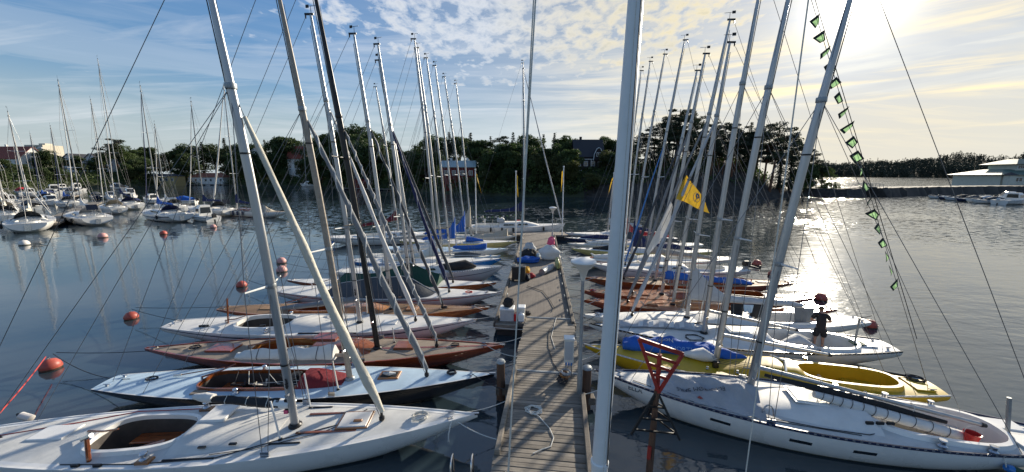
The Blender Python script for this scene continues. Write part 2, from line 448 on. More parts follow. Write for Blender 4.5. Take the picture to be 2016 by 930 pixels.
def water_material():
    m = bpy.data.materials.new('water')
    m.use_nodes = True
    t = m.node_tree
    b = t.nodes['Principled BSDF']
    b.inputs['Base Color'].default_value = (0.026, 0.042, 0.052, 1)
    b.inputs['Roughness'].default_value = 0.07
    b.inputs['IOR'].default_value = 1.88
    co = N(t, 'ShaderNodeTexCoord')
    g = co.outputs['Object']

    def wv(scale, sx, sy, rot, detail, dist=0.3, off=0):
        mp = N(t, 'ShaderNodeMapping')
        mp.inputs['Scale'].default_value = (sx, sy, 1)
        mp.inputs['Rotation'].default_value = (0, 0, R(rot))
        mp.inputs['Location'].default_value = (off, off * 1.7, 0)
        t.links.new(g, mp.inputs[0])
        n = N(t, 'ShaderNodeTexNoise', inp={'Scale': scale, 'Detail': detail, 'Roughness': 0.5, 'Distortion': dist})
        t.links.new(mp.outputs[0], n.inputs['Vector'])
        return n.outputs['Fac']
    rip = wv(2.6, 0.55, 1.0, 20, 2.5)
    swell = wv(0.55, 0.5, 1.0, 12, 2.0, 0.2, 7)
    patch = wv(0.035, 1.0, 1.0, 0, 2.0, 0.0, 3)
    # a breeze ruffles the water on the right and in the middle distance, the left bay lies calm
    sp = N(t, 'ShaderNodeSeparateXYZ')
    t.links.new(g, sp.inputs[0])
    right = N(t, 'ShaderNodeMapRange', inp={'From Min': -14.0, 'From Max': 10.0, 'To Min': 0.13, 'To Max': 1.0})
    t.links.new(sp.outputs[0], right.inputs['Value'])
    pm = ramp(t, [(0.40, (0.30, 0.30, 0.30)), (0.60, (1, 1, 1))], patch).outputs[0]
    # out beyond the boats the breeze is stronger
    out_ = N(t, 'ShaderNodeMapRange', inp={'From Min': 30.0, 'From Max': 62.0, 'To Min': 0.0, 'To Max': 0.55})
    t.links.new(sp.outputs[1], out_.inputs['Value'])
    amp = smath(t, 'MULTIPLY', smath(t, 'ADD', right.outputs[0], out_.outputs[0]), pm)
    h = smath(t, 'ADD', smath(t, 'MULTIPLY', rip, 0.030), smath(t, 'MULTIPLY', swell, 0.085))
    h = smath(t, 'MULTIPLY', h, amp)
    bp = N(t, 'ShaderNodeBump', inp={'Strength': 1.0, 'Distance': 1.0})
    t.links.new(h, bp.inputs['Height'])
    # wavelets too small to resolve farther out: they tilt the facets at random
    mp = N(t, 'ShaderNodeMapping')
    mp.inputs['Scale'].default_value = (0.6, 1.0, 1.0)
    t.links.new(g, mp.inputs[0])
    fn = N(t, 'ShaderNodeTexNoise', inp={'Scale': 1.7, 'Detail': 3.0, 'Roughness': 0.6})
    t.links.new(mp.outputs[0], fn.inputs['Vector'])
    fv = vmath(t, 'SUBTRACT', fn.outputs['Color'], (0.5, 0.5, 0.5))
    fv = vmath(t, 'MULTIPLY', fv.outputs[0], (1.0, 1.0, 0.0))
    dst = N(t, 'ShaderNodeMapRange', inp={'From Min': 22.0, 'From Max': 60.0, 'To Min': 0.0, 'To Max': 1.0})
    t.links.new(sp.outputs[1], dst.inputs['Value'])
    side = N(t, 'ShaderNodeMapRange', inp={'From Min': -70.0, 'From Max': -12.0, 'To Min': 0.22, 'To Max': 1.0})
    t.links.new(sp.outputs[0], side.inputs['Value'])
    k = smath(t, 'MULTIPLY', smath(t, 'MULTIPLY', dst.outputs[0], side.outputs[0]), smath(t, 'MULTIPLY', pm, 0.85))
    fs = N(t, 'ShaderNodeVectorMath', operation='SCALE')
    t.links.new(fv.outputs[0], fs.inputs[0])
    t.links.new(k, fs.inputs['Scale'])
    nn = vmath(t, 'NORMALIZE', vmath(t, 'ADD', bp.outputs[0], fs.outputs[0]).outputs[0])
    t.links.new(nn.outputs[0], b.inputs['Normal'])
    M['water'] = m


water_material()

# ------------------------------------------------------------------ mesh helpers


class MB:
    """collects shapes and links them as one mesh object"""

    def __init__(s):
        s.v = []
        s.f = []

    def add(s, v, f):
        o = len(s.v)
        s.v.extend(tuple(q) for q in v)
        s.f.extend(tuple(i + o for i in q) for q in f)
        return s

    def box(s, c, size, rz=0.0, ry=0.0, top=None):
        x, y, z = (q / 2 for q in size)
        t = top or (1, 1)
        p = [(-x, -y, -z), (x, -y, -z), (x, y, -z), (-x, y, -z), (-x * t[0], -y * t[1], z), (x * t[0], -y * t[1], z), (x * t[0], y * t[1], z), (-x * t[0], y * t[1], z)]
        m = Matrix.Rotation(rz, 3, 'Z') @ Matrix.Rotation(ry, 3, 'Y')
        c = Vector(c)
        return s.add([c + m @ Vector(q) for q in p], [(0, 3, 2, 1), (4, 5, 6, 7), (0, 1, 5, 4), (1, 2, 6, 5), (2, 3, 7, 6), (3, 0, 4, 7)])

    def cbox(s, c, size, b=0.02, rz=0.0):
        """box with chamfered upper edges"""
        x, y, z = (q / 2 for q in size)
        p = []
        for (zz, k) in ((-z, 0), (z - b, 0), (z, b)):
            p += [(-x + k, -y + k, zz), (x - k, -y + k, zz), (x - k, y - k, zz), (-x + k, y - k, zz)]
        m = Matrix.Rotation(rz, 3, 'Z')
        c = Vector(c)
        f = [(0, 3, 2, 1), (8, 9, 10, 11)]
        for r in (0, 4):
            for i in range(4):
                j = (i + 1) % 4
                f.append((r + i, r + j, r + 4 + j, r + 4 + i))
        return s.add([c + m @ Vector(q) for q in p], f)

    def loft(s, rings, closed=True, cap=(True, True)):
        n = len(rings[0])
        v = [p for r in rings for p in r]
        f = []
        for i in range(len(rings) - 1):
            for j in range(n if closed else n - 1):
                k = (j + 1) % n
                f.append((i * n + j, i * n + k, (i + 1) * n + k, (i + 1) * n + j))
        if closed and cap[0]:
            f.append(tuple(range(n - 1, -1, -1)))
        if closed and cap[1]:
            f.append(tuple((len(rings) - 1) * n + j for j in range(n)))
        return s.add(v, f)

    def tube(s, pts, r, n=8, cap=True, flat=1.0, up=None):
        pts = [Vector(p) for p in pts]
        if not isinstance(r, (list, tuple)):
            r = [r] * len(pts)
        rings = []
        t0 = (pts[1] - pts[0]).normalized()
        u = Vector(up) if up else (Vector((0, 0, 1)) if abs(t0.z) < 0.9 else Vector((1, 0, 0)))
        u = (u - t0 * u.dot(t0)).normalized()
        for i, p in enumerate(pts):
            a = pts[max(0, i - 1)]
            b = pts[min(len(pts) - 1, i + 1)]
            t = (b - a)
            t = t.normalized() if t.length > 1e-9 else t0
            u = (u - t * u.dot(t))
            u = u.normalized() if u.length > 1e-6 else Vector((1, 0, 0))
            w = t.cross(u)
            rings.append([p + (u * math.cos(q) * r[i] + w * math.sin(q) * r[i] * flat) for q in (2 * math.pi * k / n for k in range(n))])
        return s.loft(rings, True, (cap, cap))

    def lathe(s, prof, n=12, o=(0, 0, 0), cap=True, arm=None):
        """profile [(radius, z)] about a vertical axis at o"""
        o = Vector(o)
        rings = [[o + Vector((r * math.cos(2 * math.pi * k / n), r * math.sin(2 * math.pi * k / n), z)) for k in range(n)] for r, z in prof]
        return s.loft(rings, True, (cap, cap))

    def quad(s, a, b, c, d):
        return s.add([a, b, c, d], [(0, 1, 2, 3)])

    def move(s, loc=(0, 0, 0), rz=0.0, k0=0):
        m = Matrix.Translation(loc) @ Matrix.Rotation(rz, 4, 'Z')
        s.v[k0:] = [tuple(m @ Vector(p)) for p in s.v[k0:]]
        return s

    def mesh(s, name, m, smooth=35):
        me = bpy.data.meshes.new(name)
        me.from_pydata(s.v, [], s.f)
        me.validate()
        if m:
            me.materials.append(M[m])
        if smooth:
            me.polygons.foreach_set('use_smooth', [True] * len(me.polygons))
            me.set_sharp_from_angle(angle=R(smooth))
        me.update()
        return me

    def build(s, name, m, parent=None, smooth=35, loc=None, rz=0.0):
        return link(name, s.mesh(name, m, smooth), parent, loc, rz)


def link(name, me, parent=None, loc=None, rz=0.0):
    o = bpy.data.objects.new(name, me)
    COL.objects.link(o)
    if parent:
        o.parent = parent
    if loc:
        o.location = loc
    if rz:
        o.rotation_euler = (0, 0, rz)
    return o


def tag(o, label=None, cat=None, group=None, kind=None):
    if label:
        o['label'] = label
    if cat:
        o['category'] = cat
    if group:
        o['group'] = group
    if kind:
        o['kind'] = kind
    return o


def thing(name, label, cat, loc=(0, 0, 0), rz=0.0, group=None):
    o = bpy.data.objects.new(name, None)
    o.empty_display_size = 0.3
    COL.objects.link(o)
    o.location = loc
    o.rotation_euler = (0, 0, rz)
    return tag(o, label, cat, group)


def copy_tree(o, loc, rz, label, parent=None):
    c = o.copy()
    COL.objects.link(c)
    if parent:
        c.parent = parent
    else:
        c.location = loc
        c.rotation_euler = (0, 0, rz)
        if label:
            c['label'] = label
    for ch in list(o.children):
        copy_tree(ch, None, 0, None, c)
    return c


def lerp(a, b, t):
    return a + (b - a) * t


def sag(a, b, drop, n=10):
    a, b = Vector(a), Vector(b)
    return [a.lerp(b, i / n) - Vector((0, 0, drop * 4 * (i / n) * (1 - i / n))) for i in range(n + 1)]


def text_mesh(txt, size, m, name, parent, mtx, extrude=0.0015, track=1.0):
    cu = bpy.data.curves.new(name, 'FONT')
    cu.body = txt
    cu.size = size
    cu.extrude = extrude
    cu.align_x = 'CENTER'
    cu.align_y = 'CENTER'
    cu.space_character = track
    tmp = bpy.data.objects.new('tmp', cu)
    COL.objects.link(tmp)
    dg = bpy.context.evaluated_depsgraph_get()
    me = bpy.data.meshes.new_from_object(tmp.evaluated_get(dg))
    bpy.data.objects.remove(tmp)
    me.materials.clear()
    me.materials.append(M[m])
    o = link(name, me, parent)
    o.matrix_basis = mtx
    return o


def cling(txt, surf, off=0.03):
    """lay lettering onto the surface of another part in the same local frame"""
    from mathutils.bvhtree import BVHTree
    bv = BVHTree.FromPolygons([v.co for v in surf.data.vertices], [tuple(p.vertices) for p in surf.data.polygons])
    mw = txt.matrix_basis.copy()
    nrm = (mw.to_3x3() @ Vector((0, 0, 1))).normalized()
    for v in txt.data.vertices:
        p = mw @ v.co
        hit = bv.ray_cast(p + nrm * 0.6, -nrm, 1.5)
        if hit[0] is not None:
            p = hit[0] + nrm * (off + (0.002 if v.co.z > 0 else 0.0))
        v.co = p
    txt.matrix_basis = Matrix.Identity(4)
    return txt

# ------------------------------------------------------------------ sailing yachts


class Hull:
    """shape functions of one hull; local +X is the bow, z = 0 the waterline"""

    def __init__(s, L, B, fb=0.60, bow=0.22, stern=0.04, tw=0.35, um=0.47, th=0.26, wa=0.15, wb=0.83, p1=1.9, p2=2.2, camber=0.05, deep=0.45):
        s.__dict__.update(locals())

    def u(s, x):
        return min(1.0, max(0.0, (x + s.L / 2) / s.L))

    def w(s, x):
        u = s.u(x)
        if u > s.um:
            return max(0.012, s.B / 2 * (1 - ((u - s.um) / (1 - s.um)) ** s.p1))
        return max(0.012, s.B / 2 * (1 - (1 - s.tw) * ((s.um - u) / s.um) ** s.p2))

    def zs(s, x):
        u = s.u(x)
        return s.fb + (s.bow * ((u - 0.4) / 0.6) ** 2 if u > 0.4 else s.stern * ((0.4 - u) / 0.4) ** 2)

    def zk(s, x):
        u = s.u(x)
        if u > s.wb:
            t = (u - s.wb) / (1 - s.wb)
            return (s.zs(s.L / 2) - 0.10) * t ** 1.15
        if u < s.wa:
            t = (s.wa - u) / s.wa
            return (s.zs(-s.L / 2) - s.th) * t ** 1.1
        t = (u - s.wa) / (s.wb - s.wa)
        return -s.deep * math.sin(math.pi * t) ** 0.7

    def zd(s, x, y=0.0):
        w = s.w(x)
        return s.zs(x) + s.camber * s.w(x) / (s.B / 2) * (1 - min(1, abs(y) / w) ** 2)

    def side(s, x, a, out=0.0):
        """point on the starboard-side section; a = 0 keel .. 1 sheer"""
        q = a * math.pi / 2
        w, zk, zs = s.w(x), s.zk(x), s.zs(x)
        return (w * math.sin(q) ** 0.85 + out, zk + (zs - zk) * (1 - math.cos(q)) ** 0.92)

    def stations(s, n=40):
        return [-s.L / 2 + s.L * (0.5 - 0.5 * math.cos(math.pi * (0.06 + 0.94 * i / n)) - (0.5 - 0.5 * math.cos(math.pi * 0.06))) / (1 - (0.5 - 0.5 * math.cos(math.pi * 0.06))) for i in range(n + 1)]


def cutout(h, ck):
    """half-width of the cockpit opening at x"""
    if not ck:
        return lambda x: 0.0
    x0, x1, cw = ck['x0'], ck['x1'], ck['w']
    n = ck.get('n', 3.0)

    def c(x):
        t = (x - (x0 + x1) / 2) / ((x1 - x0) / 2)
        if abs(t) >= 1:
            return 0.0
        k = ck.get('taper', 0.0)
        return min(cw * (1 - abs(t) ** n) ** (1 / n) * (1 - k * t), h.w(x) - 0.10)
    return c


def hull_parts(root, h, P):
    xs = h.stations(P.get('nst', 40))
    na = 12
    v, f = [], []
    for x in xs:
        for k in range(-na, na + 1):
            y, z = h.side(x, abs(k) / na)
            v.append((x, y * (1 if k > 0 else -1) if k else 0.0, z))
    n = 2 * na + 1
    for i in range(len(xs) - 1):
        for k in range(n - 1):
            f.append((i * n + k, (i + 1) * n + k, (i + 1) * n + k + 1, i * n + k + 1))
    f.append(tuple(range(n)))
    hull = MB().add(v, f).build('hull', P['hull'], root)
    for i, (a0, a1, m) in enumerate(P.get('stripes', [])):      # thin painted bands standing 3 mm proud
        for sd in (-1, 1):
            rings = []
            for x in xs:
                if h.w(x) < 0.02:
                    continue
                rings.append([(x, sd * h.side(x, a, 0.004)[0], h.side(x, a)[1]) for a in (a0, (a0 + a1) / 2, a1)])
            MB().loft(rings, False).build('hull_stripe', m, hull)
    P.setdefault('boot', (0.05, 'grime'))
    if P.get('boot'):
        for sd in (-1, 1):
            rings = []
            for x in xs:
                if h.zk(x) > 0.02:
                    continue
                row = []
                for z in (-0.1, 0.0, P['boot'][0]):
                    lo, hi = 0.0, 1.0
                    for _ in range(18):
                        mid = (lo + hi) / 2
                        if h.side(x, mid)[1] < z:
                            lo = mid
                        else:
                            hi = mid
                    row.append((x, sd * (h.side(x, hi)[0] + 0.004), z))
                rings.append(row)
            MB().loft(rings, False).build('boot_stripe', P['boot'][1], hull)
    for x in ((h.L / 2 - 0.75, -h.L / 2 + 0.35) if P.get('cleats', True) else ()):     # horn cleats fore and aft
        for sd in (-1, 1):
            yy = sd * h.w(x) * 0.55
            zz = h.zd(x, yy)
            MB().tube([(x - 0.11, yy, zz + 0.07), (x, yy, zz + 0.055), (x + 0.11, yy, zz + 0.07)], [0.012, 0.02, 0.012], 6).box((x, yy, zz + 0.03), (0.07, 0.035, 0.06)).build('cleat', 'steel', root)
    MB().box((h.L / 2 - 0.06, 0, h.zs(h.L / 2) + 0.01), (0.20, 0.06, 0.05)).build('stem_fitting', 'steel', root)
    ck = P.get('cockpit')
    c = cutout(h, ck)
    dx = [x for x in xs]
    if ck:
        a, b = ck['x0'], ck['x1']
        dx = [x for x in dx if not (a <= x <= b)] + [(a + b) / 2 - (b - a) / 2 * math.cos(math.pi * i / 24) for i in range(25)]
        dx.sort()
    rings = []
    m = 5
    dk = MB()
    for sd in (-1, 1):
        rings = []
        for x in dx:
            ci, w = c(x), h.w(x)
            rings.append([(x, sd * lerp(ci, w, j / m), h.zd(x, lerp(ci, w, j / m))) for j in range(m + 1)])
        if sd > 0:
            rings = [r[::-1] for r in rings]
        dk.loft(rings, False)
    dk.build('deck', P['deck'], root, smooth=30)
    if P.get('margin'):                                        # covering board along the deck edge
        for sd in (-1, 1):
            rings = []
            for x in xs:
                w = h.w(x)
                wi = max(w - P['margin'][0], w * 0.25)
                rings.append([(x, sd * wi, h.zd(x, wi) + 0.004), (x, sd * w, h.zd(x, w) + 0.004)])
            MB().loft(rings, False).build('covering_board', P['margin'][1], root)
        if len(P['margin']) > 2:                               # king plank
            rings = []
            for x in xs:
                if x < (ck['x1'] if ck else 0) + 0.1:
                    continue
                k = min(P['margin'][2], h.w(x) * 0.5)
                rings.append([(x, -k, h.zd(x, k) + 0.006), (x, k, h.zd(x, k) + 0.006)])
            MB().loft(rings, False).build('king_plank', P['margin'][1], root)
    if P.get('rail'):
        rw, rh, rm = P['rail']
        for sd in (-1, 1):
            rings = []
            for x in xs:
                w = h.w(x)
                z = h.zs(x)
                rings.append([(x, sd * (w + 0.006), z - 0.01), (x, sd * (w + 0.006), z + rh), (x, sd * max(0.002, w - rw), z + rh), (x, sd * max(0.002, w - rw), z - 0.01)])
            rail = MB().loft(rings, True).build('toe_rail', rm, root)
            if P.get('rail_dots'):                             # light scuppers along the dark rail
                d = MB()
                x = -h.L / 2 + 0.2
                while x < h.L / 2 - 0.4:
                    w = h.w(x)
                    ang = math.atan2(h.w(x + 0.05) - h.w(x - 0.05), 0.1)
                    d.box((x, sd * (w + 0.008), h.zs(x) + rh * 0.55), (0.055, 0.006, rh * 0.5), sd * ang)
                    x += 0.16
                tag(d.build('scuppers', P['rail_dots'], rail), kind='stuff')
    if ck:
        fl = ck.get('floor', 0.12)
        a, b = ck['x0'], ck['x1']
        pts = [(a + b) / 2 - (b - a) / 2 * math.cos(math.pi * i / 24) for i in range(25)]
        out = [(x, c(x)) for x in pts] + [(x, -c(x)) for x in pts[-2:0:-1]]
        well = MB()
        n = len(out)
        top = [(x, y, h.zd(x, y) - 0.002) for x, y in out]
        bot = [(lerp((a + b) / 2, x, 0.985), y * 0.93, fl) for x, y in out]
        well.add(top + bot, [(i, (i + 1) % n, n + (i + 1) % n, n + i) for i in range(n)] + ([tuple(range(2 * n - 1, n - 1, -1))] if not ck.get('sole') else []))
        cp = well.build('cockpit_well', ck.get('inside', 'deck_cream'), root)
        if ck.get('sole'):
            MB().add([(x, y, z - 0.002) for x, y, z in bot], [tuple(range(n - 1, -1, -1))]).build('cockpit_sole', ck['sole'], cp)
        # coaming round the opening
        ch, ct = ck.get('h', 0.10), ck.get('t', 0.035)
        rings = []
        for i, (x, y) in enumerate(out):
            xa, ya = out[i - 1]
            xb, yb = out[(i + 1) % n]
            tx, ty = xb - xa, yb - ya
            q = math.hypot(tx, ty) or 1
            nx, ny = ty / q, -tx / q
            if nx * (x - (a + b) / 2) + ny * y < 0:
                nx, ny = -nx, -ny
            z = h.zd(x, y)
            hh = ch * ck.get('hs', lambda t: 1.0)((x - a) / (b - a))
            rings.append([(x - nx * 0.004, y - ny * 0.004, z - 0.03), (x - nx * 0.004, y - ny * 0.004, z + hh), (x + nx * ct, y + ny * ct, z + hh), (x + nx * ct * 1.4, y + ny * ct * 1.4, z - 0.03)])
        rings.append(rings[0])
        MB().loft(rings, True, (False, False)).build('coaming', ck.get('coaming', 'gelcoat_white'), root)
        for (sx0, sx1, side, sz, smat) in ck.get('seats', []):
            sb = MB()
            xm = (sx0 + sx1) / 2
            if side:
                y = side * (c(xm) * 0.93 - 0.20)
                sb.cbox((xm, y, sz), (sx1 - sx0, 0.38, 0.04), 0.01)
            else:
                sb.cbox((xm, 0, sz), (sx1 - sx0, c(xm) * 1.8, 0.04), 0.01)
            sb.build('seat', smat, cp)
    return c


def cabin_part(root, h, cb):
    """low trunk cabin or moulded cuddy: rounded box following the deck"""
    x0, x1, w, hh, m = cb['x0'], cb['x1'], cb['w'], cb['h'], cb['mat']
    rings = []
    n = 18
    for i in range(n + 1):
        t = i / n
        x = lerp(x0, x1, t)
        hz = hh * min(1.0, ((1 - t) / cb.get('ramp', 0.45)) ** 0.8) * min(1.0, 0.5 + t / 0.04) * (1 - cb.get('fall', 0.0) * t)
        k = min(w * (1 - cb.get('taper', 0.35) * t * t), h.w(x) - 0.12)
        row = []
        for j in range(-7, 8):
            y = j / 7
            yy = k * (abs(y) ** 0.9) * (1 if y > 0 else -1)
            row.append((x, yy, h.zd(x, yy) - 0.01 + max(0.0, hz) * (1 - abs(y) ** cb.get('p', 5)) + (0.02 if abs(y) < 1 else 0)))
        rings.append(row)
    mb = MB().loft(rings, False)
    mb.f.append(tuple(range(15)))
    mb.f.append(tuple(len(mb.v) - 15 + j for j in range(15))[::-1])
    o = mb.build('cabin', m, root, smooth=40)
    for (wx, wl_) in cb.get('windows', []):                    # long dark windows on both sides
        for sd in (-1, 1):
            k = min(w * (1 - cb.get('taper', 0.35) * ((wx - x0) / (x1 - x0)) ** 2), h.w(wx) - 0.12)
            k2 = min(w * (1 - cb.get('taper', 0.35) * ((wx + wl_ - x0) / (x1 - x0)) ** 2), h.w(wx + wl_) - 0.12)
            za, zb = h.zd(wx, k) + hh * 0.36, h.zd(wx + wl_, k2) + hh * 0.36
            hw = hh * 0.36
            ya, yb = sd * (k * 0.985 + 0.008), sd * (k2 * 0.985 + 0.008)
            MB().add([(wx, ya, za), (wx + wl_, yb, zb), (wx + wl_ - 0.1, yb * 0.975, zb + hw), (wx + 0.06, ya * 0.975, za + hw),
                      (wx, ya * 0.9, za), (wx + wl_, yb * 0.9, zb), (wx + wl_ - 0.1, yb * 0.9, zb + hw), (wx + 0.06, ya * 0.9, za + hw)],
                     [(0, 1, 2, 3), (4, 7, 6, 5), (0, 4, 5, 1), (1, 5, 6, 2), (2, 6, 7, 3), (3, 7, 4, 0)]).build('window', 'glass_dark', o)
    return o


def wire(root, name, a, b, r=0.009, m='wire', drop=0.0, n=4):
    p = sag(a, b, drop, 8) if drop else [a, b]
    return MB().tube(p, r, n, False).build(name, m, root, smooth=60)


def wind_vane(mast, x, z, s=1.0):
    mb = MB().tube([(x, 0, z), (x, 0, z + 0.32 * s)], 0.010, 5)
    mb.tube([(x - 0.22 * s, 0.05, z + 0.32 * s), (x + 0.22 * s, -0.05, z + 0.32 * s)], 0.009, 5)
    mb.add([(x - 0.22 * s, 0.05, z + 0.26 * s), (x - 0.08 * s, 0.02, z + 0.26 * s), (x - 0.08 * s, 0.02, z + 0.38 * s), (x - 0.22 * s, 0.05, z + 0.38 * s)], [(0, 1, 2, 3)])
    mb.build('wind_vane', 'black_metal', mast)


def rig(root, h, P):
    """mast with spreaders, vane and standing rigging; returns points of use to the sails"""
    xm = P['mast_x']
    zb = h.zd(xm)
    xt, zt = P['mast_top']
    r = P.get('mast_r', 0.085)
    mm = P.get('mast_mat', 'alu')

    def at(t):                                                  # a point on the bent mast, t = 0 deck .. 1 top
        bend = 0.10 * math.sin(math.pi * t)
        return Vector((lerp(xm, xt, t) + bend, 0, lerp(zb, zt, t)))
    pts = [at(i / 14) for i in range(15)]
    rad = [r * (1.0 if i < 9 else 1 - 0.5 * (i - 9) / 5) for i in range(15)]
    mast = MB().tube(pts, rad, 12, True, 0.72, up=(1, 0, 0)).build('mast', mm, root, smooth=50)
    MB().lathe([(r * 1.5, 0), (r * 1.55, 0.05), (r * 1.2, 0.09)], 14, (xm, 0, zb - 0.005)).build('mast_collar', 'black_metal' if mm != 'spar_wood' else 'galvanised', mast)
    # groove along the after side
    MB().tube([at(0.07 + 0.9 * i / 8) + Vector((-r * 0.98, 0, 0)) for i in range(9)], [0.013] * 9, 4).build('sail_track', 'black_metal', mast)
    for k in range(2):                                          # winches, cleats and coiled tails at the mast foot
        q = at(0.055 + 0.03 * k) + Vector((0, (r * 0.72 + 0.03) * (-1) ** k, 0))
        MB().tube([q - Vector((0, 0.05 * (-1) ** k, 0)), q + Vector((0, 0.06 * (-1) ** k, 0))], [0.05, 0.045], 10).build('mast_winch', 'steel', mast)
        q = at(0.10 + 0.025 * k) + Vector((0.02, (r * 0.72 + 0.02) * (-1) ** k, 0))
        MB().tube([q + Vector((0.03 * math.sin(2.1 * i), 0.02 * math.cos(1.7 * i) * (-1) ** k, -0.30 * abs(math.sin(i * 0.9)))) for i in range(16)], 0.010, 5).build('halyard_coil', ('rope_white', 'rope_dark')[k], mast)
    for t in list(P.get('spreaders', [0.42])) + [P.get('hj', 0.74)]:
        q = at(t)
        MB().lathe([(r * 1.08, -0.06), (r * 1.12, -0.05), (r * 1.12, 0.05), (r * 1.08, 0.06)], 12, q, False).build('mast_band', 'galvanised' if mm != 'black_metal' else 'black_metal', mast)
    for t in P.get('tape', [0.155, 0.62]):
        q = at(t)
        MB().lathe([(r * 1.03, -0.02), (r * 1.03, 0.02)], 12, q, False).build('mast_tape', 'rubber_black', mast)
    tip = at(1)
    mb = MB().box(tip + Vector((-0.06, 0, 0.03)), (0.34, 0.05, 0.07))
    mb.tube([tip + Vector((-0.2, 0, 0.02)), tip + Vector((-0.2, 0, -0.12))], 0.03, 6)
    mb.build('masthead_fitting', 'black_metal', mast)
    if P.get('vane', True):
        wind_vane(mast, tip.x + 0.02, tip.z, P.get('vane_s', 1.0))
    hj = P.get('hj', 0.74)
    sps = P.get('spreaders', [0.42])
    cx = xm - 0.25
    cw = h.w(cx) * 0.93
    wr = P.get('wire_r', 0.009)
    tips = []
    for t in sps:
        c = at(t)
        sl = min(0.72, cw * 0.85)
        for sd in (-1, 1):
            e = c + Vector((-0.16, sd * sl, 0.04))
            MB().tube([c, e], [0.030, 0.018], 8, True, 0.5).build('spreader', P.get('spr_mat', 'white_paint' if mm != 'black_metal' else 'black_metal'), mast)
            tips.append((t, sd, e))
    for sd in (-1, 1):
        foot = Vector((cx, sd * cw, h.zs(cx) + 0.02))
        path = [foot] + [e for (t, s2, e) in tips if s2 == sd] + [at(P.get('shroud_top', hj))]
        MB().tube(path, wr, 4, False).build('shroud', 'wire', root, smooth=60)
        if sps:
            wire(root, 'lower_shroud', foot + Vector((0.12, 0, 0)), at(sps[0]) + Vector((0, sd * 0.03, -0.05)), wr)
            if P.get('jumpers'):
                wire(root, 'cap_shroud', path[-2], at(0.97), wr)
        MB().box(foot + Vector((0.06, 0, 0.06)), (0.20, 0.03, 0.13)).build('chainplate', 'steel', root)
        if P.get('runners', True):
            rx = P.get('runner_x', -h.L * 0.27)
            q = Vector((rx, sd * h.w(rx) * 0.9, h.zs(rx) + 0.03))
            wire(root, 'running_backstay', q, at(hj), wr * 0.85)
    bx = -h.L / 2 + 0.25
    if P.get('backstay', True):
        wire(root, 'backstay', (bx, 0, h.zd(bx)), at(0.995) + Vector((-0.2, 0, 0)), wr)
    tx = P.get('tack_x', h.L * 0.33)
    wire(root, 'forestay', (tx, 0, h.zd(tx)), at(hj), wr)
    for k in range(P.get('halyards', 2)):
        q = at(0.06 + 0.02 * k)
        wire(mast, 'halyard', q + Vector((0.11 + 0.04 * k, 0.05 * (-1) ** k, -0.05)), at(0.93 - 0.18 * k) + Vector((0.07, 0.04 * (-1) ** k, 0)), 0.006, 'rope_white' if k else 'rope_dark')
    return at, tx, hj, mast


def furled_jib(root, h, P, at, tx, hj):
    j = P['jib']
    a = Vector((tx, 0, h.zd(tx) + 0.25))
    b = at(hj)
    t0, t1, r = j.get('t0', 0.0), j.get('t1', 0.93), j.get('r', 0.085)
    n = 26
    pts, rad = [], []
    for i in range(n + 1):
        t = i / n
        p = a.lerp(b, lerp(t0, t1, t))
        p += Vector((0.02 * math.sin(9 * t + P['mast_x']), 0.025 * math.sin(7 * t + 1), -0.10 * math.sin(math.pi * t) * j.get('belly', 0.6)))
        pts.append(p)
        k = min(1.0, 0.45 + 5 * t) * (1 - 0.62 * t ** 1.6)
        rad.append(r * k * (1 + 0.10 * math.sin(23 * t) + 0.06 * math.sin(41 * t + 2)))
    sail = MB().tube(pts, rad, 10).build('furled_jib', j['mat'], root, smooth=60)
    if j.get('spiral'):
        sp = MB()
        turns = j.get('turns', 9)
        q = []
        for i in range(turns * 10 + 1):
            t = i / (turns * 10)
            k = t * n
            i0 = min(n - 1, int(k))
            p = pts[i0].lerp(pts[i0 + 1], k - i0)
            rr = lerp(rad[i0], rad[i0 + 1], k - i0) + 0.006
            d = (b - a).normalized()
            u = d.cross(Vector((0, 1, 0))).normalized()
            w = d.cross(u)
            an = 2 * math.pi * turns * t
            q.append(p + u * rr * math.cos(an) + w * rr * math.sin(an))
        sp.tube(q, j.get('sr', 0.018), 5)
        sp.build('spiral_lashing', j['spiral'], sail, smooth=60)
    MB().lathe([(0.05, -0.24), (0.075, -0.20), (0.075, -0.14), (0.04, -0.12), (0.035, 0.0)], 10, a).build('furling_drum', 'black_metal', sail)


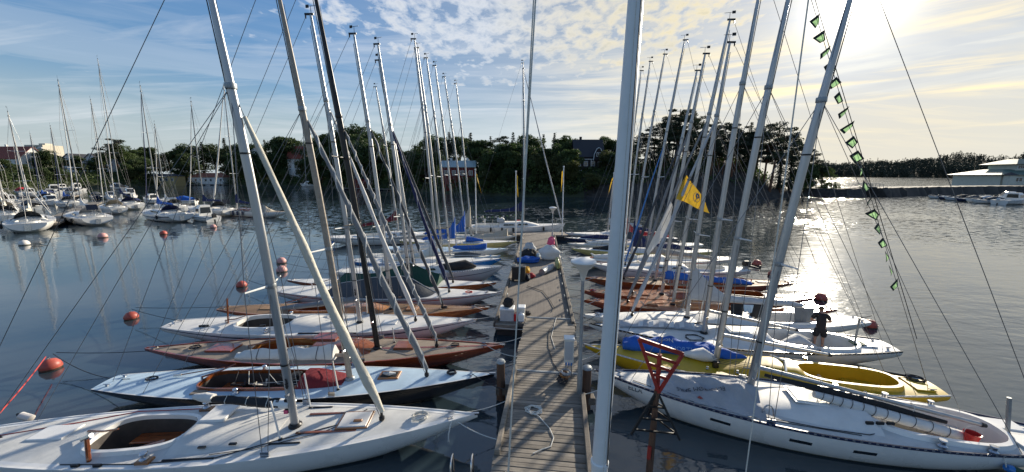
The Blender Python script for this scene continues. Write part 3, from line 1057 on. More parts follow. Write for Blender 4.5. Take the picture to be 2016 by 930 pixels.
def boom_part(root, h, P, at):
    b = P['boom']
    g = at(b.get('goose', 0.07))
    e = Vector((b['x'], b.get('y', 0.0), b['z']))
    m = b.get('mat', 'alu')
    d = (e - g)
    boom = MB().tube([g + d.normalized() * 0.08, e], [0.06, 0.055], 10, True, 0.75).build('boom', m, root, smooth=50)
    MB().tube([e - d.normalized() * 0.02, e + d.normalized() * 0.08], [0.065, 0.05], 8).build('boom_end_cap', 'black_metal', boom)
    cv = b.get('cover')
    if cv:
        t0, t1 = cv.get('t', (0.0, 0.98))
        n = 30
        rings = []
        rd = random.Random(int(abs(P['mast_x']) * 977) + 3)
        ph = rd.random() * 6
        for i in range(n + 1):
            t = i / n
            p = g.lerp(e, lerp(t0, t1, t))
            hgt = cv.get('h', 0.24) * (0.55 + 0.55 * (1 - t)) * (1 + 0.10 * math.sin(17 * t + ph) + 0.06 * math.sin(37 * t))
            if cv.get('climb'):
                hgt += cv['climb'] * max(0, 1 - t / cv.get('ct', 0.30)) ** 2
            if t > 0.96:
                hgt *= 0.6
            if cv.get('end_up'):
                hgt += cv['end_up'] * max(0, (t - 0.8) / 0.2) ** 2
            wid = cv.get('w', 0.14) * (0.75 + 0.35 * (1 - t)) * (1 + 0.10 * math.sin(13 * t + 2 + ph))
            row = []
            for k in range(12):
                q = 2 * math.pi * k / 12
                z = math.cos(q)
                row.append(p + Vector((0, math.sin(q) * wid * (1 if z < 0 else 1 - 0.55 * z), (z * hgt if z > 0 else z * 0.12) + cv.get('lift', 0.0) + 0.015 * math.sin(5 * q + 11 * t))))
            rings.append(row)
        sc_ = MB().loft(rings).build('sail_cover' if cv.get('is', 'cover') == 'cover' else 'furled_mainsail', cv['mat'], boom, smooth=70)
        for k in range(cv.get('ties', 4)):
            t = (k + 0.6) / (cv.get('ties', 4) + 0.3)
            i = int(t * n)
            ring = [Vector(q) for q in rings[i]]
            cc = sum(ring, Vector()) / 12
            MB().tube([cc + (q - cc) * 1.05 for q in ring + ring[:1]], 0.010, 5, False).build('sail_tie', cv.get('tie_mat', 'rope_white'), sc_)
    return boom, g, e


def tent_part(root, h, t, name='cockpit_tent'):
    """canvas tent from a ridge down to the gunwales"""
    x0, x1 = t['x0'], t['x1']
    n = 22
    rings = []
    for i in range(n + 1):
        u = i / n
        x = lerp(x0, x1, u)
        ed = min(1.0, u / 0.06, (1 - u) / 0.06)
        rg = t['ridge'](u)
        w = h.w(x) * t.get('k', 0.99)
        z0 = h.zs(x) - t.get('drop', 0.05)
        row = []
        for j in range(-6, 7):
            y = j / 6
            s_ = 0.03 * math.sin(19 * u + j) * (1 - abs(y))
            zz = lerp(z0, h.zs(x) + rg, (1 - abs(y)) ** t.get('p', 0.85)) + s_ * ed
            row.append((x, w * y * (1.0), zz))
        rings.append(row)
    mb = MB().loft(rings, False)
    mb.f.append(tuple(range(13)))
    mb.f.append(tuple(len(mb.v) - 13 + j for j in range(13))[::-1])
    o = mb.build(name, t['mat'], root, smooth=50)
    if t.get('ridge_mat'):
        MB().tube([Vector(r[6]) + Vector((0, 0, 0.012)) for r in rings], 0.022, 6).build('ridge_seam', t['ridge_mat'], o)
    return o


def winch(root, x, y, z, s=1.0):
    MB().lathe([(0.075 * s, 0), (0.08 * s, 0.03 * s), (0.05 * s, 0.06 * s), (0.048 * s, 0.11 * s), (0.07 * s, 0.14 * s), (0.06 * s, 0.155 * s)], 14, (x, y, z)).build('winch', 'steel', root, smooth=40)


def rope_coil(root, c, r=0.16, m='rope_white', name='rope_coil', turns=4):
    rd = random.Random(int((c[0] * 31 + c[1] * 17) * 100))
    pts = []
    for i in range(turns * 14):
        a = i / 14 * 2 * math.pi
        rr = r * (0.75 + 0.35 * rd.random())
        pts.append((c[0] + rr * math.cos(a) * 1.25, c[1] + rr * math.sin(a), c[2] + 0.012 + 0.012 * i / 14 + 0.008 * rd.random()))
    return MB().tube(pts, 0.011, 5).build(name, m, root)


def hatch(root, h, x, y, lx, ly, z=0.05, m='gelcoat_white', frame=None, tilt=0.0, glass=None, name='hatch'):
    zz = h.zd(x, y)
    o = MB().cbox((x, y, zz + z / 2), (lx, ly, z), 0.015).build(name, m, root)
    if frame:
        MB().cbox((x, y, zz + z * 0.3), (lx + 0.10, ly + 0.10, z * 0.6), 0.01).build('hatch_frame', frame, o)
    if glass:
        MB().cbox((x, y, zz + z + 0.004), (lx * 0.8, ly * 0.8, 0.012), 0.004).build('hatch_glass', glass, o)
    return o


def tiller(root, h, x, ln=1.0, ang=20, up=0.10, m='varnish_gold'):
    z = h.zd(x)
    d = Vector((math.cos(R(ang)), math.sin(R(ang)), 0))
    a = Vector((x, 0, z))
    MB().tube([a, a + Vector((0, 0, up))], 0.035, 8).build('rudder_stock', 'steel', root)
    MB().tube([a + Vector((0, 0, up)), a + d * ln * 0.5 + Vector((0, 0, up + 0.06)), a + d * ln + Vector((0, 0, up + 0.20))], [0.03, 0.026, 0.02], 8).build('tiller', m, root)


def deck_line(root, h, pts, m='rope_dark', r=0.008, name='control_line'):
    return MB().tube([(x, y, h.zd(x, y) + 0.015) for x, y in pts], r, 5, False).build(name, m, root)


def post(root, h, x, y, ht, m='white_paint', r=0.022, lean=(0, 0), name='stanchion'):
    z = h.zd(x, y)
    o = MB().tube([(x, y, z), (x + lean[0], y + lean[1], z + ht)], r, 8).build(name, m, root)
    MB().lathe([(r * 2.6, 0), (r * 2.4, 0.02), (r * 1.3, 0.045)], 10, (x, y, z)).build('stanchion_base', 'black_metal', o)
    return o


def pulpit(root, h, x0, x1, hgt=0.6, m='steel', name='pulpit', ends=True):
    """bent tube rail round an end of the boat with its legs"""
    mb = MB()
    n = 10
    pts = []
    for i in range(n + 1):
        q = math.pi * i / n
        x = lerp(x0, x1, math.sin(q))
        y = h.w(x0) * 0.92 * math.cos(q) * (1 if abs(h.w(x1)) > 0.2 else (0.3 + 0.7 * abs(math.cos(q))))
        pts.append((x, y, h.zs(x) + hgt))
    mb.tube(pts, 0.016, 6)
    for i in (0, 3, 7, 10):
        x, y, z = pts[i]
        mb.tube([(x, y, h.zs(x)), (x, y, z)], 0.014, 6)
    return mb.build(name, m, root)


def lifelines(root, h, x0, x1, n=4, hgt=0.58):
    for sd in (-1, 1):
        pts = []
        for i in range(n):
            x = lerp(x0, x1, i / (n - 1))
            y = sd * h.w(x) * 0.94
            pts.append((x, y, h.zs(x) + hgt))
            MB().tube([(x, y, h.zs(x)), (x, y, h.zs(x) + hgt)], 0.013, 5).build('stanchion', 'steel', root)
        MB().tube(pts, 0.007, 4, False).build('lifeline', 'wire', root)


def yacht(name, label, G, P, group=None, cat='sailboat'):
    pos, rot, L = G[0], G[1], G[2]
    P['mast_x'], P['mast_top'] = G[3], G[4]
    if G[5] is not None:
        P['tack_x'] = G[5]
    if G[6]:
        P['hj'] = G[6]
    root = thing(name, label, cat, (pos[0], pos[1], 0), R(rot), group)
    h = Hull(L, P.get('B', 2.2), **P.get('shape', {}))
    root_c = hull_parts(root, h, P)
    if P.get('cabin'):
        cabin_part(root, h, P['cabin'])
    at, tx, hj, mast = rig(root, h, P)
    if P.get('jib'):
        furled_jib(root, h, P, at, tx, hj)
    if P.get('boom'):
        boom_part(root, h, P, at)
    if P.get('tent'):
        tent_part(root, h, P['tent'])
    return root, h, at, mast

# ------------------------------------------------------------------ surveyed positions (metres)
# boat: centre, heading, length, mast position, mast top, forestay foot, forestay height fraction, boom end
GEO = {
    'L1': ((-7.49, 8.47), 3.5, 13.15, 1.84, (0.97, 11.92), 4.06, 0.75, (-0.7, 1.4)),
    'L2': ((-6.82, 10.87), 0.7, 12.49, 1.58, (0.41, 12.62), 4.06, 0.7, (-1.86, 1.38)),
    'L3': ((-7.19, 13.06), -0.6, 13.76, 2.06, (0.7, 13.55), 4.33, 0.66, None),
    'L4': ((-8.36, 15.28), 0.4, 13.52, 1.64, (0.62, 13.23), 4.1, 0.75, (-1.91, 0.73)),
    'L5': ((-7.91, 17.29), -1.7, 13.53, 1.96, (0.99, 13.23), 4.49, 0.71, None),
    'L6': ((-7.24, 19.73), -5.4, 13.27, 1.59, (0.52, 13.6), 3.79, 0.7, None),
    'L7': ((-7.55, 21.71), -5.2, 13.26, 1.7, (0.14, 13.42), 4.0, 0.73, None),
    'L8': ((-6.15, 24.03), 1.6, 10.98, 1.12, (0.19, 15.31), None, None, None),
    'L9': ((-6.49, 27.22), -1.7, 11.37, 1.19, (-0.07, 15.82), None, None, None),
    'L10': ((-6.47, 29.0), -5.6, 11.13, 1.47, (0.13, 15.68), None, None, None),
    'L11': ((-5.98, 31.78), -7.3, 11.34, 1.1, (-0.3, 15.93), None, None, (-1.53, 1.46)),
    'L12': ((-5.33, 35.27), -8.1, 11.66, 0.88, (-0.85, 15.94), None, None, (-3.41, 1.3)),
    'L13': ((-5.6, 38.58), -8.8, 12.08, 1.29, (0.02, 16.11), None, None, (-3.1, 1.31)),
    'L15': ((-12.21, 38.16), 13.0, 13.27, 0.22, (-1.2, 15.62), None, None, (-3.74, 1.94)),
    'R1': ((8.04, 9.42), 164.7, 11.09, 1.2, (-0.02, 11.89), None, None, (-3.75, 0.67)),
    'R2': ((7.98, 11.65), 166.6, 10.74, 0.89, (-0.14, 12.99), None, None, (-2.69, 1.38)),
    'R3': ((8.86, 13.89), 171.5, 11.27, 1.05, (0.24, 13.82), None, None, (-2.23, 0.77)),
    'R4': ((9.62, 15.86), 179.0, 12.85, 1.61, (0.82, 12.42), 4.11, 0.76, (-2.19, 1.12)),
    'R5': ((9.89, 17.7), 176.8, 12.46, 1.7, (0.16, 13.97), 3.96, 0.7, None),
    'R6': ((10.08, 19.33), 177.2, 12.51, 1.8, (0.52, 13.05), 3.4, 0.74, (-2.05, 1.13)),
    'R7': ((10.91, 21.98), 178.1, 12.78, 1.98, (0.43, 12.96), 3.92, 0.7, None),
    'R8': ((10.91, 25.0), 175.0, 10.67, 1.58, (-0.06, 15.57), 2.89, 0.58, (-4.26, 1.35)),
    'R9': ((10.79, 27.81), -177.7, 12.96, 1.55, (-0.06, 15.58), None, None, (-4.59, 1.17)),
    'R10': ((11.18, 31.01), 179.4, 12.06, 1.33, (0.19, 16.01), None, None, None),
    'R11': ((11.53, 33.68), -177.6, 12.68, 1.21, (0.34, 16.02), None, None, (-4.82, 1.22)),
    'R12': ((11.13, 36.84), -175.9, 11.61, 0.76, (-0.42, 15.71), None, None, (3.3, 0.95)),
    'R13': ((11.3, 40.28), -173.6, 11.07, 0.67, (-0.66, 15.25), None, None, None),
    'yacht_T': ((0.65, 43.59), 2.9, 11.52, 0.7, (0.6, 19.43), None, None, (-4.03, 3.34)),
    'moored': ((-46.31, 63.51), 159.2, 19.79, 2.17, (1.78, 21.77), None, None, (-4.75, 2.38)),
}
SHORE = [
    (-66.93, 288.1, 6.0, 30.0),
    (-56.71, 241.6, 7.0, 40.0),
    (-54.18, 259.0, 7.0, 40.0),
    (-50.68, 279.1, 8.0, 40.0),
    (-47.29, 289.7, 8.0, 40.0),
    (-42.99, 315.5, 6.0, 40.0),
    (-38.95, 310.3, 6.0, 40.0),
    (-34.93, 281.4, 7.0, 40.0),
    (-29.29, 243.3, 6.0, 40.0),
    (-22.95, 198.5, 6.0, 35.0),
    (-16.68, 162.5, 6.0, 30.0),
    (-11.50, 142.0, 6.0, 25.0),
    (-6.90, 126.7, 6.0, 25.0),
    (-0.63, 117.3, 6.0, 25.0),
    (7.21, 115.6, 7.0, 25.0),
    (11.80, 115.9, 8.0, 22.0),
    (16.25, 117.0, 9.0, 20.0),
    (20.50, 115.0, 10.0, 20.0),
    (24.53, 118.4, 12.0, 20.0),
    (29.53, 123.9, 11.5, 20.0),
    (32.98, 129.9, 8.5, 18.0),
    (35.14, 134.7, 4.0, 14.0),
    (37.19, 144.4, 2.4, 10.0),
    (39.14, 155.1, 1.8, 8.0),
    (40.30, 161.4, 1.2, 6.0),
]
# bearing, distance behind the waterline, height of the top, kind, place
TREES = [
    (-55.45, 30.2, 13.7, 'd', 0), (-54.72, 27.9, 12.6, 'd', 0), (-53.89, 33.1, 14.3, 'd', 0), (-53.47, 28.8, 11.4, 'd', 0), (-52.69, 27.2, 12.2, 'd', 0), (-51.79, 33.2, 13.5, 'd', 0),
    (-50.94, 42.5, 17.8, 'p', 0), (-50.49, 40.4, 17.2, 'd', 0), (-49.89, 39.8, 15.7, 'p', 0), (-49.13, 30.0, 13.0, 'd', 0), (-48.25, 35.7, 14.3, 'd', 0), (-47.61, 31.0, 19.5, 'd', 0),
    (-46.66, 29.1, 27.1, 'p', 0), (-46.24, 27.9, 24.5, 'd', 0), (-45.79, 29.9, 20.2, 'd', 0), (-45.17, 42.7, 23.2, 'd', 0), (-44.27, 40.9, 25.5, 'd', 0), (-43.54, 40.5, 20.0, 'd', 0),
    (-42.59, 40.4, 22.5, 'd', 0), (-41.70, 29.5, 24.2, 'd', 0), (-40.76, 31.6, 27.6, 'd', 0), (-39.60, 37.3, 29.9, 's', 0), (-38.56, 39.2, 28.5, 'd', 0), (-37.43, 41.4, 32.8, 's', 0),
    (-36.64, 41.8, 27.0, 'd', 0), (-35.49, 27.6, 28.0, 'd', 0), (-34.46, 36.9, 27.7, 'd', 0), (-33.35, 38.1, 30.6, 's', 0), (-31.97, 35.1, 30.7, 'd', 0), (-30.98, 29.2, 31.6, 'd', 0),
    (-29.55, 34.5, 28.0, 'd', 0), (-28.33, 27.6, 21.9, 'd', 0), (-27.11, 42.8, 30.1, 'd', 0), (-26.02, 41.6, 32.4, 'd', 0), (-24.60, 35.9, 29.1, 'd', 0), (-23.11, 31.4, 32.5, 'd', 0),
    (-21.90, 42.4, 34.8, 'd', 0), (-20.74, 36.3, 31.1, 'd', 0), (-19.71, 41.9, 27.6, 'd', 0), (-18.37, 41.3, 24.0, 'd', 0), (-17.01, 35.2, 20.3, 'd', 0), (-15.52, 33.5, 18.8, 'd', 0),
    (-14.12, 36.8, 20.7, 'd', 0), (-12.63, 33.8, 22.5, 'd', 0), (-11.27, 28.9, 23.9, 'd', 0), (-9.46, 31.5, 25.3, 's', 0), (-7.89, 40.6, 24.1, 'd', 0), (-6.29, 26.8, 23.7, 's', 0),
    (-4.85, 26.8, 21.0, 'd', 0), (-3.24, 37.3, 23.0, 's', 0), (-1.70, 31.0, 21.5, 'p', 0), (0.15, 35.6, 24.0, 's', 0), (1.70, 34.5, 22.8, 'd', 0), (3.24, 32.2, 21.4, 'd', 0),
    (4.77, 44.0, 23.9, 's', 0), (6.44, 29.5, 22.9, 's', 0), (7.97, 33.4, 22.3, 'd', 0), (9.49, 29.6, 20.3, 'd', 0), (10.86, 37.4, 19.4, 'd', 0), (13.91, 31.0, 21.4, 'd', 0),
    (14.95, 32.4, 20.4, 'd', 0), (16.38, 39.4, 20.5, 'd', 0), (17.81, 31.8, 19.2, 'd', 0), (-55.59, 12.5, 8.7, 'd', 1), (-55.39, 15.5, 7.5, 'd', 1), (-54.97, 21.2, 9.4, 'd', 1),
    (-54.72, 18.1, 6.7, 'd', 1), (-54.41, 11.2, 7.2, 'd', 1), (-54.10, 9.8, 10.1, 'd', 1), (-53.87, 20.9, 6.0, 'd', 1), (-53.58, 20.6, 7.1, 'd', 1), (-53.28, 12.7, 4.4, 'd', 1),
    (-52.80, 20.4, 7.9, 'd', 1), (-52.57, 10.8, 7.3, 'd', 1), (-52.33, 21.5, 5.9, 'd', 1), (-52.09, 20.6, 6.0, 'd', 1), (-51.68, 10.7, 10.6, 'd', 1), (-51.25, 15.5, 10.4, 'd', 1),
    (-50.79, 11.5, 11.0, 'd', 1), (-50.43, 11.2, 8.8, 'd', 1), (-50.09, 12.5, 6.6, 'd', 1), (-49.69, 12.5, 5.8, 'o', 1), (-46.13, 11.7, 13.9, 'd', 1), (-45.85, 9.2, 10.6, 'o', 1),
    (-45.21, 10.5, 16.0, 'd', 1), (-44.82, 13.0, 17.3, 'd', 1), (-41.61, 13.8, 16.4, 'd', 1), (-40.97, 9.4, 20.4, 'd', 1), (-37.15, 16.2, 16.6, 'o', 1), (-36.43, 10.9, 20.7, 'd', 1),
    (-35.89, 20.5, 17.3, 'd', 1), (-35.41, 20.4, 18.0, 'd', 1), (-34.74, 12.6, 21.2, 'd', 1), (-34.34, 11.1, 17.3, 'd', 1), (-33.59, 11.3, 18.7, 'd', 1), (-32.94, 10.1, 20.9, 'd', 1),
    (-32.28, 16.0, 21.1, 'd', 1), (-31.38, 20.6, 25.9, 'd', 1), (-28.98, 11.9, 17.4, 'o', 1), (-28.45, 14.9, 16.6, 'd', 1), (-27.74, 17.8, 17.5, 'd', 1), (-27.15, 12.0, 22.3, 'd', 1),
    (-26.31, 15.4, 21.6, 'd', 1), (-25.70, 17.0, 21.8, 'd', 1), (-24.89, 10.0, 21.2, 'd', 1), (-24.38, 9.8, 20.0, 'd', 1), (-23.63, 15.2, 23.7, 'd', 1), (-22.72, 19.2, 27.5, 'd', 1),
    (-22.26, 10.9, 22.7, 'd', 1), (-21.52, 10.4, 24.1, 'd', 1), (-20.82, 11.5, 23.9, 'd', 1), (-20.19, 10.0, 22.2, 'd', 1), (-19.37, 18.6, 20.6, 'd', 1), (-18.64, 20.4, 16.8, 'd', 1),
    (-18.02, 17.9, 17.9, 'd', 1), (-17.48, 9.3, 15.2, 'd', 1), (-16.92, 20.7, 12.1, 'd', 1), (-16.08, 17.3, 13.6, 'd', 1), (-15.14, 19.4, 14.7, 'd', 1), (-14.08, 21.1, 13.1, 'd', 1),
    (-13.02, 9.4, 13.5, 'd', 1), (-12.16, 15.4, 17.0, 'd', 1), (-11.39, 14.6, 16.2, 'd', 1), (-5.05, 21.5, 17.8, 'd', 1), (-4.12, 18.5, 14.5, 'o', 1), (-3.38, 10.0, 15.9, 'd', 1),
    (-2.40, 20.3, 16.7, 'd', 1), (-1.61, 15.5, 14.7, 'd', 1), (-0.73, 11.7, 18.1, 'd', 1), (0.01, 9.5, 15.4, 'd', 1), (0.71, 15.6, 18.5, 'd', 1), (1.76, 14.1, 16.9, 'd', 1),
    (2.70, 18.0, 14.9, 'd', 1), (3.51, 20.9, 17.0, 'd', 1), (4.44, 16.4, 15.6, 'd', 1), (5.06, 12.6, 16.1, 'd', 1), (5.95, 20.8, 16.6, 'd', 1), (6.95, 15.7, 17.8, 'd', 1),
    (7.85, 13.3, 14.7, 'd', 1), (8.84, 9.7, 15.7, 'd', 1), (14.20, 16.4, 15.7, 'o', 1), (14.80, 21.2, 15.2, 'd', 1), (15.75, 13.8, 14.6, 'd', 1), (16.75, 17.2, 13.2, 'd', 1),
    (17.78, 21.5, 14.1, 'd', 1), (3.88, 8.0, 14.7, 'o', 2), (6.19, 10.0, 14.4, 'o', 2), (8.04, 7.0, 13.4, 'o', 2), (2.49, 6.0, 12.3, 'd', 2), (-51.19, 30.0, 19.5, 'd', 2),  # last tree here and the next few added to shade the manor gable
    (-51.51, 33.0, 18.5, 'd', 2), (-52.56, 46.0, 19.0, 'd', 2), (-52.31, 40.0, 17.2, 'd', 2), (-51.98, 44.0, 16.7, 'd', 2), (-53.18, 36.0, 12.2, 'd', 2), (-49.43, 48.0, 17.8, 'd', 2),
    (-48.69, 46.0, 15.1, 'd', 2), (-47.51, 46.0, 16.5, 'd', 2), (-0.63, 5.0, 9.3, 'd', 2), (-3.75, 6.0, 8.6, 'o', 2), (-13.29, 8.0, 9.9, 'r', 2), (-17.31, 6.0, 9.0, 'd', 2),
    (-14.44, 4.0, 6.8, 'd', 2), (-26.07, 5.0, 9.4, 'd', 2), (-32.58, 8.0, 11.2, 'd', 2), (-36.27, 8.0, 13.0, 'd', 2), (-27.97, 4.0, 8.1, 'd', 2), (12.50, 3.0, 7.7, 'o', 2),
    (-4.93, 3.0, 6.9, 'd', 2), (14.96, 16.0, 14.6, 'd', 2), (9.06, 12.0, 11.1, 'd', 2), (-31.48, 6.0, 9.6, 'd', 2), (-23.49, 6.0, 9.3, 'd', 2), (-20.76, 12.0, 11.7, 'r', 2),
    (18.47, 20.0, 19.7, 'p', 3), (19.54, 21.9, 21.0, 'p', 3), (20.71, 22.7, 23.1, 'p', 3), (21.87, 25.1, 25.0, 's', 3), (22.73, 21.8, 26.5, 'p', 3), (23.71, 24.8, 28.7, 'p', 3),
    (24.64, 10.5, 25.2, 'p', 3), (25.67, 17.4, 25.4, 'p', 3), (26.81, 25.1, 25.6, 's', 3), (28.17, 20.4, 23.8, 'p', 3), (29.37, 24.4, 23.6, 'p', 3), (30.28, 11.8, 22.7, 'p', 3),
    (31.34, 17.5, 22.1, 'p', 3), (32.33, 13.9, 23.6, 's', 3), (33.32, 18.7, 22.3, 'p', 3), (34.23, 7.3, 19.7, 'p', 3), (34.98, 5.1, 21.6, 'p', 3), (36.00, 5.9, 19.3, 'p', 3),
    (36.90, 6.1, 19.5, 's', 3), (37.87, 8.7, 16.4, 'p', 3), (21.22, 22.3, 18.8, 'p', 3), (23.41, 12.6, 20.0, 'p', 3), (25.34, 22.8, 20.5, 'p', 3), (27.34, 12.2, 19.0, 's', 3),
    (29.04, 19.9, 19.0, 'p', 3), (30.91, 12.0, 17.9, 'p', 3), (32.80, 10.0, 17.8, 'p', 3), (34.26, 8.5, 16.2, 'p', 3), (35.75, 5.8, 15.5, 's', 3), (18.80, 14.7, 11.4, 'p', 3),
    (19.21, 9.2, 11.9, 'p', 3), (19.87, 11.6, 14.1, 'p', 3), (20.38, 13.3, 14.9, 'p', 3), (20.92, 18.6, 14.8, 'p', 3), (21.46, 13.6, 19.2, 's', 3), (22.12, 9.9, 16.4, 'p', 3),
    (22.60, 12.5, 20.3, 's', 3), (23.19, 14.4, 21.2, 'p', 3), (23.78, 14.9, 24.7, 'p', 3), (24.52, 12.2, 19.4, 'p', 3), (25.09, 18.8, 18.8, 'p', 3), (25.47, 12.3, 22.1, 's', 3),
    (26.17, 19.4, 21.5, 's', 3), (26.67, 10.8, 20.3, 'p', 3), (27.26, 12.7, 19.3, 'p', 3), (27.72, 14.2, 20.6, 'p', 3), (28.20, 9.2, 17.7, 'p', 3), (28.74, 12.2, 15.1, 'p', 3),
    (29.10, 10.7, 15.2, 'p', 3), (29.53, 9.5, 17.1, 'p', 3), (29.96, 19.6, 15.9, 's', 3), (30.35, 16.6, 16.5, 'p', 3), (30.65, 9.6, 19.3, 'p', 3), (31.37, 12.8, 14.9, 'p', 3),
    (31.85, 13.9, 15.9, 's', 3), (32.17, 18.8, 20.9, 'p', 3), (32.75, 15.8, 20.6, 'p', 3), (39.09, 5.0, 13.1, 'p', 3), (39.95, 3.0, 10.1, 'd', 3), (38.39, 4.0, 11.3, 'd', 3),
    (37.79, 3.0, 9.3, 'd', 3),
]

# ------------------------------------------------------------------ water and land
wm = MB().add([(-6000, -400, 0), (6000, -400, 0), (6000, 9000, 0), (-6000, 9000, 0)], [(0, 1, 2, 3)])
tag(wm.build('water', 'water', None, 0), kind='structure')


def interp(tab, a, k):
    if a <= tab[0][0]:
        return tab[0][k]
    for p, q in zip(tab, tab[1:]):
        if a <= q[0]:
            t = (a - p[0]) / (q[0] - p[0])
            return lerp(p[k], q[k], t)
    return tab[-1][k]


def ground(a, off):
    """height of the land at bearing a (degrees), off metres behind the waterline"""
    hp, rl = interp(SHORE, a, 2), interp(SHORE, a, 3)
    t = max(0.0, min(1.0, off / rl))
    r = interp(SHORE, a, 1) + off
    x, y = r * math.sin(R(a)), r * math.cos(R(a))
    n = noise.noise((x * 0.06, y * 0.06, 0.3)) * 0.9 + noise.noise((x * 0.21, y * 0.21, 5.3)) * 0.5
    rock = 1.0 if a > 13 else 0.35
    n += rock * (noise.noise((x * 0.5, y * 0.5, 2.0)) * 0.8 + noise.noise((x * 1.1, y * 1.1, 7.0)) * 0.5)
    tail = max(0.0, min(1.0, (41.6 - a) / 1.5))
    return (-0.8 + (hp + 0.8) * (1 - (1 - t) ** 1.8) + n * min(1.0, off / 5.0) * 1.1) * tail - 0.8 * (1 - tail)


def land(name, a0, a1, rows, m):
    mb = MB()
    rings = []
    a = a0
    while a <= a1 + 1e-6:
        row = []
        r0 = interp(SHORE, a, 1)
        wob = 2.2 * noise.noise((a * 0.9, 1.0, 0.0)) + 1.0 * noise.noise((a * 3.1, 4.0, 0.0))
        for off in rows:
            r = r0 + off + wob * max(0.0, 1 - off / 12.0)
            row.append((r * math.sin(R(a)), r * math.cos(R(a)), ground(a, off)))
        rings.append(row)
        a += 0.3
    mb.loft(rings, False)
    return tag(mb.build(name, m, None, 60), kind='structure')


land('wooded_hillside', -72, 11.1, [0, 1.5, 3, 6, 10, 15, 22, 32, 45, 70, 120, 200], 'scrub_ground')
land('rock_island', 11.1, 41.7, [0, 0.8, 1.6, 2.6, 4, 5.5, 7.5, 10, 13, 17, 22, 30, 45, 60], 'rock')

# ------------------------------------------------------------------ trees
rt = random.Random(21)


def leaf(mb, c, s, rd, droop=0.0):
    n = Vector((rd.gauss(0, 1), rd.gauss(0, 1), rd.gauss(0.5, 1))).normalized()
    u = n.cross(Vector((rd.gauss(0, 1), rd.gauss(0, 1), rd.gauss(0, 1)))).normalized() * s
    w = n.cross(u).normalized() * s * rd.uniform(0.5, 0.9)
    c = Vector(c)
    b = n * s * 0.25
    mb.add([c - u, c - w * 0.8 + b, c + u, c + w + b], [(0, 1, 2, 3)])


def broadleaf(seed, H=12.0, spread=4.6, low=0.14, nl=22, ln=270):
    rd = random.Random(seed)
    tr, cr = MB(), MB()
    tr.tube([(0, 0, -0.6), (0.1, 0, H * 0.2), (rd.uniform(-.3, .3), rd.uniform(-.3, .3), H * 0.5), (rd.uniform(-.5, .5), rd.uniform(-.5, .5), H * 0.82)], [0.32, 0.24, 0.15, 0.04], 7)
    for k in range(nl):
        t = rd.random() ** 0.8
        z = H * lerp(low, 0.90, t)
        env = math.sin(math.pi * min(1, 0.18 + 0.78 * (z / H - low) / (1 - low))) ** 0.7
        a = rd.uniform(0, 6.283)
        rr = spread * env * rd.uniform(0.25, 0.78)
        c = Vector((rr * math.cos(a), rr * math.sin(a), z))
        s0 = Vector((0, 0, z * 0.72))
        tr.tube([s0, s0.lerp(c, 0.6) + Vector((0, 0, 0.3)), c], [0.10, 0.06, 0.02], 5)
        lr = spread * rd.uniform(0.26, 0.46)
        for i in range(ln):
            v = Vector((rd.gauss(0, 1), rd.gauss(0, 1), rd.gauss(0.15, 0.8))).normalized() * lr * rd.uniform(0.55, 1.08)
            v.z *= 0.72
            leaf(cr, c + v, rd.uniform(0.13, 0.32), rd)
    return tr, cr, H


def pine(seed, H=14.0, bare=0.46, spread=3.8):
    rd = random.Random(seed)
    tr, cr = MB(), MB()
    bx, by = rd.uniform(-0.8, 0.8), rd.uniform(-0.5, 0.5)

    def ax(t):
        return Vector((bx * math.sin(t * 2.2), by * t, H * t))
    tr.tube([ax(i / 8) + Vector((0, 0, -0.5 if i == 0 else 0)) for i in range(9)], [0.26 * (1 - 0.85 * i / 8) + 0.03 for i in range(9)], 7)
    for k in range(22):
        t = lerp(bare, 0.97, (k + rd.random()) / 22)
        c0 = ax(t)
        a = rd.uniform(0, 6.283)
        rr = spread * rd.uniform(0.35, 1.0) * (1 - 0.55 * max(0, (t - 0.75) / 0.25))
        c = c0 + Vector((rr * math.cos(a), rr * math.sin(a), rr * rd.uniform(0.0, 0.35)))
        tr.tube([c0, c0.lerp(c, 0.5) + Vector((0, 0, -0.15)), c], [0.09, 0.06, 0.02], 5)
        lr = rd.uniform(0.9, 1.55)
        for i in range(190):
            v = Vector((rd.gauss(0, 1), rd.gauss(0, 1), rd.gauss(0.1, 1))).normalized() * lr * rd.uniform(0.4, 1.05)
            v.z *= 0.42
            leaf(cr, c + v, rd.uniform(0.09, 0.22), rd)
    return tr, cr, H


def spruce(seed, H=14.0, spread=2.6):
    rd = random.Random(seed)
    tr, cr = MB(), MB()
    tr.tube([(0, 0, -0.5), (0, 0, H * 0.5), (0, 0, H * 0.98)], [0.24, 0.14, 0.02], 6)
    lay = 26
    for k in range(lay):
        t = k / lay
        z = H * lerp(0.10, 0.99, t)
        rr = spread * (1 - t) ** 0.85 * rd.uniform(0.8, 1.15) + 0.1
        nb = 9 if t < 0.7 else 6
        for j in range(nb):
            a = rd.uniform(0, 6.283)
            for i in range(7):
                q = (i + rd.random()) / 7
                c = Vector((rr * q * math.cos(a), rr * q * math.sin(a), z - rr * q * 0.32 + rd.gauss(0, 0.12)))
                leaf(cr, c + Vector((rd.gauss(0, 0.12), rd.gauss(0, 0.12), 0)), rd.uniform(0.16, 0.34) * (0.6 + 0.4 * (1 - t)), rd)
    return tr, cr, H


